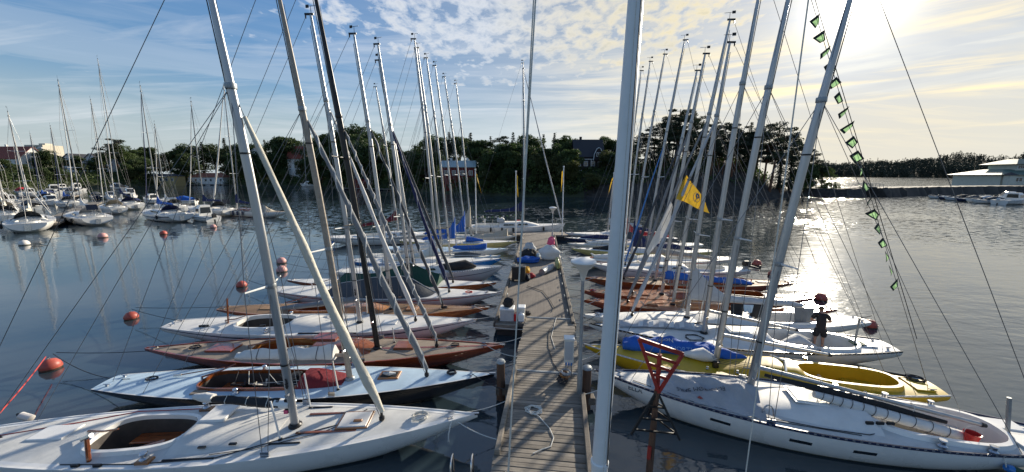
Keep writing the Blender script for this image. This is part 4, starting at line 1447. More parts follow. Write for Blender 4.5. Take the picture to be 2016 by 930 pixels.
PROTO = {}
for kind, fn, n, mats, bk in (('d', broadleaf, 5, 'leaf_green', 'bark'), ('o', broadleaf, 3, 'leaf_olive', 'bark'), ('r', broadleaf, 2, 'leaf_rust', 'bark'), ('p', pine, 6, 'needle_pine', 'bark_pine'), ('s', spruce, 3, 'needle_dark', 'bark')):
    for i in range(n):
        tr, cr, H = fn(100 + 17 * i + ord(kind))
        PROTO.setdefault(kind, []).append((tr.mesh('trunk', bk, 50), cr.mesh('crown', mats, 0), H))
KIND = {'d': ('broadleaf_tree', 'dark green broadleaf tree'), 'o': ('broadleaf_tree', 'olive green broadleaf tree'), 'r': ('broadleaf_tree', 'rusty brown broadleaf tree'), 'p': ('pine_tree', 'dark pine tree'), 's': ('spruce_tree', 'pointed dark spruce tree')}
PLACE = {0: 'standing on the skyline of the far wooded shore', 1: 'on the slope of the far wooded shore', 2: 'near the waterline of the far shore', 3: 'on the rocky island at right'}
GROUPT = {0: 'skyline trees of the far shore', 1: 'slope trees of the far shore', 2: 'waterside trees of the far shore', 3: 'trees on the rocky island'}


def plant_tree(a, off, ztop, kind, pl, k):
    r = interp(SHORE, a, 1) + off
    z = ground(a, off)
    tm, cm, H = PROTO[kind][k % len(PROTO[kind])]
    nm, lab = KIND[kind]
    o = thing(nm, lab + ' ' + PLACE[pl], 'tree', (r * math.sin(R(a)), r * math.cos(R(a)), z - 0.2), rt.uniform(0, 6.28), GROUPT[pl] + ', ' + nm.split('_')[0])
    s = max(2.5, ztop - z) / H / 0.97
    sxy = s * (rt.uniform(0.95, 1.25) if s > 0.55 else 1.5)
    o.scale = (sxy, sxy, s)
    link('trunk', tm, o)
    link('crown', cm, o)
    return o


for k, (a, off, zt, kind, pl) in enumerate(TREES):
    plant_tree(a, off, zt, kind, pl, k * 7 + int(off))
# undergrowth that closes the wood: uncountable
ug = MB()
rd = random.Random(77)
for k in range(6500):
    a = rd.uniform(-70, 40)
    off = rd.uniform(2.5, 30) if a < 11 else rd.uniform(6, 24)
    if a > 34.5:
        continue
    r = interp(SHORE, a, 1) + off
    x, y = r * math.sin(R(a)), r * math.cos(R(a))
    z = ground(a, off)
    if a > 11 and noise.noise((x * 0.15, y * 0.15, 9.0)) < (-0.05 if off < 10 else -0.3):
        continue
    s = rd.uniform(0.7, 2.2) if a < 11 else rd.uniform(0.4, 1.1)
    for i in range(9):
        leaf(ug, (x + rd.gauss(0, s), y + rd.gauss(0, s), z + rd.uniform(0, 1.5) * s), rd.uniform(0.3, 0.6) * (1 if a < 11 else 0.7), rd)
tag(ug.build('undergrowth', 'leaf_green', None, 0), 'dark green undergrowth covering the wooded shore', 'undergrowth', None, 'stuff')

# far forested shore on the right
fl = MB()
rings = []
a = 38.0
while a < 66:
    rr = 1130 + 40 * noise.noise((a * 0.3, 0, 0))
    row = []
    for off, z in ((0, -1), (8, 2), (40, 12), (120, 26), (240, 38), (400, 34)):
        zz = z * (0.62 + 0.30 * min(1, max(0, (a - 40) / 12)) + 0.55 * noise.noise((a * 0.5, off * 0.01, 3)) + 0.25 * noise.noise((a * 1.7, off * 0.02, 8)))
        r = rr + off
        row.append((r * math.sin(R(a)), r * math.cos(R(a)), zz))
    rings.append(row)
    a += 0.5
fl.loft(rings, False)
tag(fl.build('far_shore', 'scrub_ground', None, 60), kind='structure')
fw = MB()
for k in range(3600):
    a = rd.uniform(38.2, 65.5)
    i = min(len(rings) - 2, int((a - 38) / 0.5))
    j = rd.choice((0, 1, 1, 2, 2, 2, 3, 3, 3, 3, 4))
    t, t2 = rd.random(), (a - 38) / 0.5 - i
    p = Vector(rings[i][j]).lerp(Vector(rings[i][j + 1]), t).lerp(Vector(rings[i + 1][j]).lerp(Vector(rings[i + 1][j + 1]), t), t2)
    hgt = rd.uniform(10, 17) * (1.45 if rd.random() < 0.07 else 1.0) * (1 + 0.5 * noise.noise(p * 0.012))
    wd = rd.uniform(2.6, 4.6)
    conif = rd.random() < 0.45
    for q in range(40):
        u = rd.random()
        k2 = (1 - u) ** 0.8 if conif else math.sin(math.pi * (0.15 + 0.8 * u)) ** 0.6
        an = rd.uniform(0, 6.283)
        rr = wd * k2 * rd.uniform(0.5, 1.0) * (0.65 if conif else 1.0)
        leaf(fw, p + Vector((rr * math.cos(an), rr * math.sin(an), hgt * (0.12 + 0.88 * u))), rd.uniform(0.7, 1.4), rd)
tag(fw.build('far_forest', 'leaf_far', None, 0), 'long dark forest along the far shore at right', 'forest', None, 'stuff')

# ------------------------------------------------------------------ buildings
rb = random.Random(3)


def house(name, label, x0, x1, Y, base, eave, ridge, depth, wall, roof, trim='trim_white', style='gable', wins=4, yaw=0.0, axis='x', storeys=1, chim=0, foot=3.0, cat='house', door=None):
    """walls, roof with overhang, windows with panes set into frames; front faces the water (-Y)"""
    w = x1 - x0
    o = thing(name, label, cat, ((x0 + x1) / 2, Y, 0), R(yaw))
    he = eave - base
    MB().box((0, depth / 2, (eave + base - foot) / 2), (w, depth, he + foot)).build('wall', wall, o)
    ov = 0.5
    rm = MB()
    if style == 'gable' and axis == 'x':
        p = [(-w / 2 - ov, -ov, eave - 0.15), (w / 2 + ov, -ov, eave - 0.15), (w / 2 + ov, depth / 2, ridge), (-w / 2 - ov, depth / 2, ridge), (-w / 2 - ov, depth + ov, eave - 0.15), (w / 2 + ov, depth + ov, eave - 0.15)]
        up = Vector((0, 0, 0.22))
        rm.add(p + [Vector(q) + up for q in p], [(0, 1, 2, 3), (3, 2, 5, 4), (6, 9, 8, 7), (9, 10, 11, 8), (0, 6, 7, 1), (4, 5, 11, 10), (0, 3, 9, 6), (3, 4, 10, 9), (1, 7, 8, 2), (2, 8, 11, 5)])
        for sx in (-1, 1):
            MB().add([(sx * (w / 2 - 0.02), 0.02, eave - 0.01), (sx * (w / 2 - 0.02), depth - 0.02, eave - 0.01), (sx * (w / 2 - 0.02), depth / 2, ridge - 0.05)], [(0, 1, 2)]).build('gable', wall, o)
    elif style == 'gable':
        p = [(-w / 2 - ov, -ov, eave - 0.15), (0, -ov, ridge), (w / 2 + ov, -ov, eave - 0.15), (-w / 2 - ov, depth + ov, eave - 0.15), (0, depth + ov, ridge), (w / 2 + ov, depth + ov, eave - 0.15)]
        up = Vector((0, 0, 0.22))
        rm.add(p + [Vector(q) + up for q in p], [(0, 1, 4, 3), (1, 2, 5, 4), (6, 9, 10, 7), (7, 10, 11, 8), (0, 6, 7, 1), (1, 7, 8, 2), (3, 4, 10, 9), (4, 5, 11, 10), (0, 3, 9, 6), (2, 8, 11, 5)])
        MB().add([(-w / 2, -0.005, eave - 0.01), (w / 2, -0.005, eave - 0.01), (0, -0.005, ridge - 0.05), (-w / 2, 0.2, eave - 0.01), (w / 2, 0.2, eave - 0.01), (0, 0.2, ridge - 0.05)], [(0, 1, 2), (3, 5, 4), (0, 3, 4, 1), (1, 4, 5, 2), (2, 5, 3, 0)]).build('gable', wall, o)
        for sx in (-1, 1):
            MB().tube([(sx * (w / 2 + ov), -ov - 0.04, eave - 0.05), (0, -ov - 0.04, ridge + 0.12)], 0.14, 4).build('barge_board', trim, o)
    else:                                                       # hipped
        q = min(w, depth) / 2 * 0.85
        p = [(-w / 2 - ov, -ov, eave - 0.1), (w / 2 + ov, -ov, eave - 0.1), (w / 2 + ov, depth + ov, eave - 0.1), (-w / 2 - ov, depth + ov, eave - 0.1), (-w / 2 + q, depth / 2, ridge), (w / 2 - q, depth / 2, ridge)]
        rm.add(p, [(0, 1, 5, 4), (1, 2, 5), (2, 3, 4, 5), (3, 0, 4), (3, 2, 1, 0)])
    rf = rm.build('roof', roof, o, 0)
    for k in range(chim):
        cx = (-0.25 + 0.5 * k) * w
        MB().box((cx, depth / 2 + 0.4, ridge + 0.3), (0.8, 0.8, 1.8)).build('chimney', wall if wall != 'wall_falu_red' else 'wall_white', rf)
    for s_ in range(storeys):
        zc_ = base + he * (s_ + 0.52) / storeys
        wh = min(1.5, he / storeys * 0.5)
        for k in range(wins):
            x = -w / 2 + w * (k + 0.5) / wins
            if door is not None and s_ == 0 and k == door:
                MB().box((x, -0.03, base + 1.05), (1.0, 0.10, 2.1)).build('door', trim, o)
                continue
            ww = min(1.2, w / wins * 0.5)
            f = MB().box((x, -0.02, zc_), (ww + 0.26, 0.12, wh + 0.26)).build('window', trim, o)
            for sx in (-1, 1):
                MB().box((x + sx * ww * 0.26, -0.075, zc_), (ww * 0.44, 0.03, wh)).build('pane', 'glass_dark', f)
    return o, he


house('boathouse', 'low white boathouse with red tiled roof at the far waterline', -211, -188, 241, 1.3, 5.2, 7.9, 9, 'wall_white', 'roof_rust', wins=7, style='hip', cat='boathouse', foot=2.0)
house('boathouse', 'yellow waterside cabins with dark flat roof', -225, -207, 227.5, 1.5, 6.0, 7.3, 7, 'wall_yellow', 'roof_dark', wins=5, style='hip', cat='boathouse', foot=2.5)
house('manor_house', 'white waterfront house with steep red tiled roof at the left edge', -260, -242.5, 183.5, 8.0, 14.6, 20.7, 12, 'wall_white', 'roof_red', wins=6, storeys=2, foot=6, chim=1)
for (x0, x1, lab) in ((-272, -260, 'leftmost'), (-258.5, -247.5, 'middle'), (-246.5, -235, 'rightmost')):
    house('terraced_house', lab + ' white gabled house of the row among the trees', x0, x1, 224, 10.5, 14.7, 19.2, 10, 'wall_white', 'roof_dark', axis='y', wins=3, foot=6)
house('white_house', 'white house with tall red gable roof among the trees', -141.5, -132, 235, 10, 16.7, 24.4, 9, 'wall_white', 'roof_red', axis='x', wins=3, storeys=2, foot=6, chim=1)
house('garden_wing', 'low cream wing beside the house with the tall red roof', -128.5, -121, 229, 9.0, 13.2, 14.9, 6, 'wall_cream', 'roof_rust', wins=3, foot=6)
house('villa', 'dark roofed white gabled villa half hidden in trees', -177, -167.5, 251, 15, 20.6, 24.0, 9, 'wall_white', 'roof_dark', axis='y', wins=2, foot=9)
house('red_house', 'red wooden house with pale metal roof and two chimneys', -26.3, -13.9, 138.7, 5.2, 9.8, 12.0, 7, 'wall_falu_red', 'roof_metal', wins=4, storeys=1, chim=2, foot=5)
house('boathouse', 'small dark red boathouse with grey roof by the far jetty', -77.5, -66.3, 181, 1.8, 5.0, 6.9, 6, 'wall_falu_red', 'roof_dark', axis='x', wins=2, foot=3, cat='boathouse')
# dark manor with a gambrel gable
dh, _ = house('dark_manor', 'large dark brown house with white trimmed gable and windows on the hill', 22.6, 32.6, 133, 8.3, 13.2, 19.4, 9, 'wall_dark', 'roof_dark', wins=4, foot=5, chim=1)
gab = [(1.2, -0.9, 12.0), (1.5, -0.9, 14.2), (2.3, -0.9, 15.9), (3.0, -0.9, 16.4), (3.7, -0.9, 15.9), (4.5, -0.9, 14.2), (4.8, -0.9, 12.0)]
MB().add(gab + [(x, 3.0, z) for x, y, z in gab], [tuple(range(7)), tuple(range(13, 6, -1))] + [(i, i + 7, i + 8, i + 1) for i in range(6)]).build('front_gable', 'wall_dark', dh, 0)
MB().tube([(x, -0.95, z) for x, y, z in gab], 0.13, 5).build('barge_board', 'trim_white', dh)
f = MB().box((3.0, -0.95, 14.0), (1.5, 0.12, 1.4)).build('window', 'trim_white', dh)
for sx in (-1, 1):
    MB().box((3.0 + sx * 0.35, -1.03, 14.0), (0.55, 0.03, 1.1)).build('pane', 'glass_dark', f)
MB().box((0, -0.06, 8.5), (10.1, 0.14, 0.25)).build('sill_board', 'trim_white', dh)
MB().box((0, -0.06, 12.4), (10.1, 0.14, 0.22)).build('eaves_board', 'trim_white', dh)
for x in (-4.9, 0.6, 4.95):
    MB().box((x, -0.07, 10.4), (0.22, 0.16, 4.0)).build('corner_board', 'trim_white', dh)
# tower block on the hill at left
tb = thing('apartment_tower', 'distant cream high-rise above the left treeline', 'building', (-446, 350, 0))
MB().box((0, 8, 17), (17, 16, 34)).build('wall', 'wall_tower', tb)
for k in range(5):
    MB().box((-2.0, -0.1, 22.5 + 2.4 * k), (12.0, 0.3, 1.0)).build('window_band', 'glass_dark', tb)
    MB().box((6.5, -0.5, 21.6 + 2.4 * k), (4.0, 1.2, 1.0)).build('balcony', 'wall_white', tb)
MB().box((2, 8, 34.8), (6, 6, 1.8)).build('roof_plant', 'wall_tower', tb)
# pavilion on the right
pv = thing('pavilion', 'pale two storey pavilion with green hipped roofs at the right edge', 'building', (233, 152, 1.0), R(-9))
MB().box((0, 10, 3.0), (54, 20, 6.6)).build('wall', 'wall_cream', pv)


def hip(mb, w, d, y0, z0, z1, ins):
    p = [(-w / 2, y0, z0), (w / 2, y0, z0), (w / 2, y0 + d, z0), (-w / 2, y0 + d, z0), (-w / 2 + ins, y0 + ins, z1), (w / 2 - ins, y0 + ins, z1), (w / 2 - ins, y0 + d - ins, z1), (-w / 2 + ins, y0 + d - ins, z1)]
    return mb.add(p, [(0, 1, 5, 4), (1, 2, 6, 5), (2, 3, 7, 6), (3, 0, 4, 7), (4, 5, 6, 7), (3, 2, 1, 0)])


hip(MB(), 57, 23, -1.5, 5.9, 8.2, 7.5).build('lower_roof', 'roof_green', pv, 0)
MB().box((0, 10, 9.0), (36, 11, 3.2)).build('upper_storey', 'wall_cream', pv)
hip(MB(), 40, 15, 2.5, 10.4, 12.7, 5.5).build('upper_roof', 'roof_green', pv, 0)
MB().box((2, 10, 13.4), (14, 3.5, 1.6)).build('lantern', 'wall_cream', pv)
hip(MB(), 16, 5.5, 7.25, 14.1, 15.2, 2).build('lantern_roof', 'roof_green', pv, 0)
for k in range(12):
    x = -25 + 4.3 * k
    f = MB().box((x, -0.04, 3.9), (2.6, 0.14, 1.9)).build('window', 'trim_white', pv)
    for sx in (-1, 1):
        MB().box((x + sx * 0.62, -0.12, 3.9), (0.95, 0.05, 1.5)).build('pane', 'glass_dark', f)
for k in range(9):
    x = -16.3 + 4.0 * k
    f = MB().box((x, 4.46, 9.2), (2.7, 0.14, 1.7)).build('window', 'trim_white', pv)
    for sx in (-1, 0, 1):
        MB().box((x + sx * 0.82, 4.38, 9.2), (0.62, 0.05, 1.3)).build('pane', 'glass_dark', f)
MB().box((-26.0, -2.2, 3.0), (2.4, 2.2, 5.4)).build('porch', 'wall_cream', pv)
MB().add([(-27.8, -3.8, 5.7), (-24.3, -3.8, 5.7), (-24.3, -0.4, 5.7), (-27.8, -0.4, 5.7), (-26, -2.1, 7.0)], [(0, 1, 4), (1, 2, 4), (2, 3, 4), (3, 0, 4), (3, 2, 1, 0)]).build('porch_roof', 'roof_dark', pv, 0)

# ------------------------------------------------------------------ causeway, bridge
cw_pts = [(99, 134), (101.5, 124), (107, 120), (112.5, 121)]
cw_pts2 = [(118.5, 122.5), (130, 127), (150, 134), (175, 141), (215, 148), (270, 150)]


def bank(name, label, pts, hgt, wdt, m='stone_quay'):
    mb = MB()
    rings = []
    P2 = []
    for i in range(len(pts) - 1):
        n = max(2, int(math.dist(pts[i], pts[i + 1]) / 1.2))
        for k in range(n):
            P2.append(Vector((lerp(pts[i][0], pts[i + 1][0], k / n), lerp(pts[i][1], pts[i + 1][1], k / n), 0)))
    P2.append(Vector((*pts[-1], 0)))
    for i, p in enumerate(P2):
        t = (P2[min(i + 1, len(P2) - 1)] - P2[max(0, i - 1)]).normalized()
        nrm = Vector((t.y, -t.x, 0))
        jj = noise.noise(p * 0.7) * 0.9
        k2 = noise.noise(p * 1.9 + Vector((3, 1, 2))) * 0.8
        rings.append([p + nrm * (wdt * 0.75 + jj) + Vector((0, 0, -0.6)), p + nrm * (wdt * 0.62 + jj + k2) + Vector((0, 0, hgt * 0.45 + k2)), p + nrm * (wdt * 0.5 + k2 * 0.5) + Vector((0, 0, hgt + k2 * 0.4)), p - nrm * wdt * 0.5 + Vector((0, 0, hgt + jj * 0.3)), p - nrm * (wdt * 0.75) + Vector((0, 0, -0.6))])
    mb.loft(rings, False)
    mb.f.append((0, 1, 2, 3, 4))
    n = len(mb.v)
    mb.f.append((n - 1, n - 2, n - 3, n - 4, n - 5))
    return tag(mb.build(name, m, None, 30), label, 'causeway')


bank('stone_causeway', 'low rocky spit running from the island to the little bridge', cw_pts, 2.6, 6.0)
bank('stone_causeway', 'long dark stone causeway between the little bridge and the pavilion', cw_pts2, 2.7, 7.0)
br = thing('footbridge', 'small arched footbridge with railings in the causeway', 'bridge', (115.5, 121.7, 0), R(14))
rings = []
for i in range(13):
    t = i / 12
    x = lerp(-7.5, 7.5, t)
    z = 2.6 + 0.55 * math.sin(math.pi * t)
    rings.append([(x, -1.6, z - 0.35), (x, -1.6, z), (x, 1.6, z), (x, 1.6, z - 0.35)])
MB().loft(rings).build('bridge_deck', 'plank_wood_dark', br)
for sy in (-1.5, 1.5):
    MB().tube([(lerp(-7.5, 7.5, i / 12), sy, 3.75 + 0.55 * math.sin(math.pi * i / 12)) for i in range(13)], 0.06, 5).build('handrail', 'galvanised', br)
    MB().tube([(lerp(-7.5, 7.5, i / 12), sy, 3.25 + 0.55 * math.sin(math.pi * i / 12)) for i in range(13)], 0.04, 5).build('handrail', 'galvanised', br)
    for i in range(9):
        x = lerp(-7.2, 7.2, i / 8)
        MB().box((x, sy, 3.2 + 0.55 * math.sin(math.pi * i / 8)), (0.10, 0.08, 1.15)).build('baluster', 'galvanised', br)
for x in (-4.2, 4.2):
    MB().box((x, 0, 1.0), (1.0, 3.0, 3.6)).build('abutment', 'stone_quay', br)
for (x, y, s, lab) in ((103.8, 122.5, 2.6, 'small dark bush nearer the island on the rocky spit'), (106.5, 121.5, 3.3, 'rounded dark bush next to the footbridge')):
    b_ = thing('bush', lab, 'bush', (x, y, 2.2))
    mb = MB()
    for i in range(420):
        v = Vector((rd.gauss(0, 1), rd.gauss(0, 1), abs(rd.gauss(0, 1)))).normalized() * rd.uniform(0.4, 1.0)
        leaf(mb, (v.x * s * 0.45, v.y * s * 0.45, v.z * s * 0.8), rd.uniform(0.12, 0.26), rd)
    mb.build('crown', 'leaf_green', b_, 0)
    MB().tube([(0, 0, -0.4), (0.1, 0, s * 0.5)], [0.08, 0.02], 5).build('trunk', 'bark', b_)

# ------------------------------------------------------------------ the keelboats on both sides of the pier
GL, GR = 'keelboats moored left of the pier', 'keelboats moored right of the pier'

# --- white boat nearest on the left: open cockpit, flush deck with a moulded cuddy
r, h, at, mast = yacht('keelboat', 'large white keelboat nearest on the left with grey deck panels and open cockpit', GEO['L1'], dict(
    B=2.35, hull='gelcoat_white', deck='deck_grey', shape=dict(fb=0.62, bow=0.24, tw=0.36, th=0.30, camber=0.07),
    margin=(0.16, 'gelcoat_white'), rail=(0.035, 0.025, 'gelcoat_white'),
    cockpit=dict(x0=-2.9, x1=-0.75, w=0.62, n=3.2, taper=0.10, h=0.09, floor=-0.18, t=0.09, inside='well_shade', sole='mahogany_red', coaming='gelcoat_white', seats=[(-2.5, -1.2, 1, 0.26, 'mahogany'), (-2.0, -1.6, 0, 0.16, 'mahogany_red')]),
    cabin=dict(x0=-0.75, x1=1.5, w=0.82, h=0.17, mat='deck_grey', ramp=0.85, taper=0.25, p=3),
    mast_r=0.105, mast_mat='alu', spreaders=[0.34], spr_mat='white_paint', shroud_top=0.75, runner_x=-5.2, halyards=3,
    jib=dict(mat='canvas_cream', r=0.12, t1=0.92, belly=1.0),
    boom=dict(x=-0.72, y=0.35, z=1.42, mat='alu', goose=0.055, cover=dict(mat='canvas_black', h=0.13, w=0.13, t=(0.12, 0.86), ties=3))), GL)
# white padded ends of the boom cover
bm = [c for c in r.children if c.name.startswith('boom')][0]
g, e = at(0.055), Vector((-0.72, 0.35, 1.42))
MB().tube([g.lerp(e, 0.02), g.lerp(e, 0.08), g.lerp(e, 0.17)], [0.10, 0.125, 0.12], 14).build('boom_sleeve', 'white_paint', bm)
MB().tube([g.lerp(e, 0.84), g.lerp(e, 0.93), g.lerp(e, 1.05)], [0.11, 0.125, 0.07], 14).build('boom_sleeve', 'canvas_white', bm)
hatch(r, h, -4.15, 0.15, 0.85, 0.55, 0.035, 'gelcoat_white', name='lazarette_hatch')
hatch(r, h, -0.30, 0.40, 0.62, 0.62, 0.06, 'gelcoat_white', name='sliding_hatch').location = (0, 0, 0.17)
o = hatch(r, h, 3.35, 0.08, 0.72, 0.60, 0.05, 'deck_white', 'varnish_gold', name='fore_hatch')
MB().cbox((3.45, -0.02, h.zd(3.4) + 0.07), (0.22, 0.07, 0.04), 0.01).build('hatch_handle', 'varnish_gold', o)
for yy in (-0.30, 0.44):
    MB().cbox((2.75, yy, h.zd(2.7, yy) + 0.012), (1.5, 0.07, 0.022), 0.006).build('hatch_runner', 'mahogany', r)
for (x, y, l) in ((-0.1, -0.95, 1.15), (1.9, -0.62, 0.75), (2.2, 0.78, 0.55)):
    MB().cbox((x, y, h.zd(x, y) + 0.015), (l, 0.04, 0.03), 0.008).build('sheet_track', 'black_metal', r)
for (x, y) in ((0.05, -0.72), (0.72, -0.66)):
    MB().cbox((x, y, h.zd(x, y) + 0.115), (0.17, 0.05, 0.06), 0.02).build('cuddy_port', 'glass_dark', r)
post(r, h, 1.72, -0.48, 1.05, lean=(-0.12, 0))
post(r, h, 1.85, 0.80, 1.05, lean=(-0.08, 0))
for sd in (-1, 1):
    winch(r, -1.05, sd * 0.95, h.zd(-1.05, 0.95) + 0.06, 1.2)
    MB().cbox((-1.05, sd * 0.95, h.zd(-1.05, 0.95) + 0.03), (0.30, 0.20, 0.09), 0.02).build('winch_base', 'varnish_gold', r)
rope_coil(r, (5.05, 0.02, h.zd(5.05)), 0.17, turns=6)
tiller(r, h, -3.2, 1.0, -14, 0.12, 'mahogany')
MB().tube([(-2.35, -0.86, h.zd(-2.35, 0.86)), (-2.32, -0.84, 1.25)], 0.045, 8).build('crutch_post', 'mahogany', r)
MB().tube([(-2.42, -0.84, 1.20), (-2.2, -0.84, 1.30)], 0.05, 8).build('crutch_cap', 'steel', r)
deck_line(r, h, [(-6.2, -0.1), (-4.0, 0.55), (-2.9, 0.98), (-1.0, 1.0)], 'rope_red', 0.012)
deck_line(r, h, [(-2.9, -0.93), (-1.2, -1.02), (0.5, -0.95), (1.7, -0.5), (3.0, -0.05), (3.5, 0.55)], 'rope_dark', 0.012)
deck_line(r, h, [(0.3, -0.85), (1.2, -0.75), (2.6, -0.35), (3.6, 0.30)], 'rope_dark', 0.009)
for (x, y) in ((-2.5, -1.0), (-2.0, -1.03)):
    MB().box((x, y, h.zd(x, y) + 0.035), (0.16, 0.05, 0.06)).build('block', 'black_metal', r)
deck_line(r, h, [(-5.9, 0.05), (-5.6, -0.12), (-5.3, 0.05), (-5.6, 0.16), (-5.9, 0.05)], 'rope_dark', 0.018)
MB().box((-1.6, -0.2, 0.42), (0.5, 0.25, 0.10), 0.5).build('floor_grating', 'mahogany', r)
for k, (a0, a1) in enumerate((((-1.0, 0.3, 0.30), (-0.8, -0.2, 0.75)), ((-1.1, -0.25, 0.30), (-0.72, 0.15, 0.7)), ((-0.7, -0.2, 0.7), (-0.7, 0.2, 0.7)))):
    MB().tube([a0, a1], 0.02, 6).build('cockpit_frame', 'off_white_plastic', r)
MB().tube([(5.9, -0.22, h.zd(5.6)), (5.85, -0.42, 0.62), (5.84, -0.44, 0.42)], 0.018, 6).build('fender_strop', 'rope_white', r)
MB().box((1.70, 0.0, 1.35), (0.10, 0.09, 0.30)).build('mast_instrument', 'black_metal', mast)
MB().box((1.66, -0.02, 1.15), (0.10, 0.05, 0.10)).build('mast_pouch', 'plastic_pink', mast)

# --- black hull, light blue deck, mahogany cockpit
r, h, at, mast = yacht('keelboat', 'black hulled keelboat with pale blue deck and mahogany cockpit', GEO['L2'], dict(
    B=1.98, hull='paint_black', deck='deck_light_blue', shape=dict(fb=0.58, bow=0.24, tw=0.42, th=0.24),
    margin=(0.04, 'gelcoat_white'),
    cockpit=dict(x0=-3.05, x1=0.25, w=0.52, n=5, h=0.09, floor=-0.15, inside='well_shade', coaming='mahogany', seats=[(-2.7, -2.1, 0, 0.28, 'mahogany')]),
    cabin=dict(x0=0.10, x1=1.45, w=0.50, h=0.28, mat='canvas_maroon', ramp=0.7, taper=0.3, p=4),
    mast_r=0.095, mast_mat='spar_wood', spreaders=[0.36], shroud_top=0.71, runner_x=-4.4, halyards=3,
    jib=dict(mat='canvas_grey', r=0.105, spiral='canvas_white', turns=8, sr=0.022, t1=0.96),
    boom=dict(x=-1.95, y=0.25, z=1.38, mat='spar_wood', cover=dict(mat='canvas_white', h=0.30, w=0.22, t=(0.10, 1.05), ties=3, tie_mat='rope_dark', end_up=0.0))), GL)
o = hatch(r, h, 2.82, 0.14, 0.66, 0.46, 0.05, 'varnish_gold', name='fore_hatch')
MB().cbox((2.82, 0.14, h.zd(2.82) + 0.052), (0.52, 0.34, 0.012), 0.003).build('hatch_opening', 'canvas_black', o)
MB().tube([(2.62, 0.18, h.zd(2.8) + 0.06), (2.85, 0.05, h.zd(2.8) + 0.13), (3.0, 0.15, h.zd(2.8) + 0.07)], [0.05, 0.07, 0.04], 8).build('stowed_sail', 'canvas_light_grey', r)
MB().tube([(-4.05, 0.28, h.zd(-4) + 0.06), (-2.9, 0.62, h.zd(-2.9) + 0.12)], 0.018, 6).build('boat_hook', 'mahogany', r)
MB().tube([(-4.25, 0.22, h.zd(-4) + 0.06), (-4.05, 0.28, h.zd(-4) + 0.06)], 0.035, 8).build('boat_hook_tip', 'off_white_plastic', r)
for sd in (-1, 1):
    winch(r, -1.6, sd * 0.68, h.zd(-1.6, 0.68), 1.1)
MB().cbox((-2.75, -0.62, h.zd(-2.7, 0.62) + 0.02), (0.42, 0.22, 0.035), 0.008).build('teak_step', 'teak', r)
rope_coil(r, (4.85, 0.12, h.zd(4.85)), 0.12, 'rope_dark', turns=7)
rope_coil(r, (-4.85, 0.10, h.zd(-4.85)), 0.13, 'rope_dark', turns=4)
post(r, h, 1.45, -0.55, 0.95, lean=(-0.1, 0), m='off_white_plastic')
tiller(r, h, -3.15, 0.9, 30, 0.14, 'mahogany')
for k in range(5):
    deck_line(r, h, [(-2.4 + 0.4 * k, 0.6 - 0.1 * k), (-1.9 + 0.45 * k, -0.3), (0.2, -0.1 * k)], 'rope_white' if k % 2 else 'rope_dark', 0.01).location = (0, 0, 0.05)
MB().tube([(0.6, 0.1, h.zd(0.6) + 0.30), (1.2, 0.0, h.zd(1) + 0.32), (1.55, 0, 0.95)], 0.014, 6).build('control_line', 'rope_red', r)
for k in range(3):
    MB().tube([(-2.2 + 0.7 * k, 0.1, 0.5), (-2.1 + 0.7 * k, -0.2, 0.62), (-1.9 + 0.7 * k, 0.1, 0.40), (-2.0 + 0.7 * k, 0.3, 0.5)], 0.03, 6).build('stowed_rope', ('rope_dark', 'rope_white', 'rope_dark')[k], r)
MB().cbox((-0.3, 0.0, 0.62), (0.28, 0.8, 0.22), 0.02).build('companionway', 'canvas_black', r)

# --- mahogany hull with teak deck and black mast
r, h, at, mast = yacht('keelboat', 'red mahogany keelboat with pale teak deck and black mast', GEO['L3'], dict(
    B=2.3, hull='mahogany_red', deck='teak', shape=dict(fb=0.56, bow=0.25, tw=0.04, th=0.12, p2=1.8, wa=0.2),
    margin=(0.09, 'mahogany_red', 0.06), rail=(0.03, 0.03, 'mahogany_red'),
    cockpit=dict(x0=-2.6, x1=-0.35, w=0.62, n=3, h=0.14, floor=-0.1, inside='mahogany', sole='well_shade', coaming='varnish_gold'),
    cabin=dict(x0=-0.35, x1=1.9, w=0.66, h=0.30, mat='mahogany', ramp=0.25, taper=0.35, p=6, windows=[(0.1, 0.55), (0.8, 0.5)]),
    mast_r=0.105, mast_mat='black_metal', spreaders=[0.37, 0.55], runner_x=-4.6, halyards=2,
    jib=dict(mat='canvas_grey', r=0.085, spiral='canvas_white', turns=16, sr=0.022, t1=0.94)), GL)
hatch(r, h, -3.85, 0.0, 1.0, 0.62, 0.07, 'mahogany_red', name='lazarette_hatch')
hatch(r, h, 3.1, 0.12, 0.75, 0.60, 0.09, 'mahogany', name='fore_hatch')
o = hatch(r, h, 0.0, 0.35, 0.9, 0.62, 0.08, 'mahogany_red', name='sliding_hatch')
o.location = (0, 0, 0.30)
tiller(r, h, -2.9, 1.2, 12, 0.12, 'mahogany')
for k in range(4):
    rope_coil(r, (-1.3 + 0.25 * k, 0.35 - 0.1 * k, 0.45 + 0.05 * k), 0.13, ('rope_white', 'canvas_beige')[k % 2], 'hanging_rope', 4)
rope_coil(r, (5.0, 0.1, h.zd(5.0)), 0.13, 'rope_dark', turns=4)
rope_coil(r, (-5.0, 0.05, h.zd(-5.0)), 0.15, 'rope_dark', turns=4)
post(r, h, 1.25, -0.72, 1.0, lean=(-0.1, 0), m='off_white_plastic')
post(r, h, 2.55, 0.50, 0.62, lean=(-0.05, 0), m='off_white_plastic')
MB().tube([(1.65, -0.72, h.zd(1.6) + 0.05), (1.60, -0.7, h.zd(1.6) + 0.35)], [0.13, 0.02], 4).build('folded_pennant', 'canvas_light_grey', r)
deck_line(r, h, [(2.1, 0.0), (3.4, -0.55), (4.9, 0.02)], 'rope_white', 0.01)

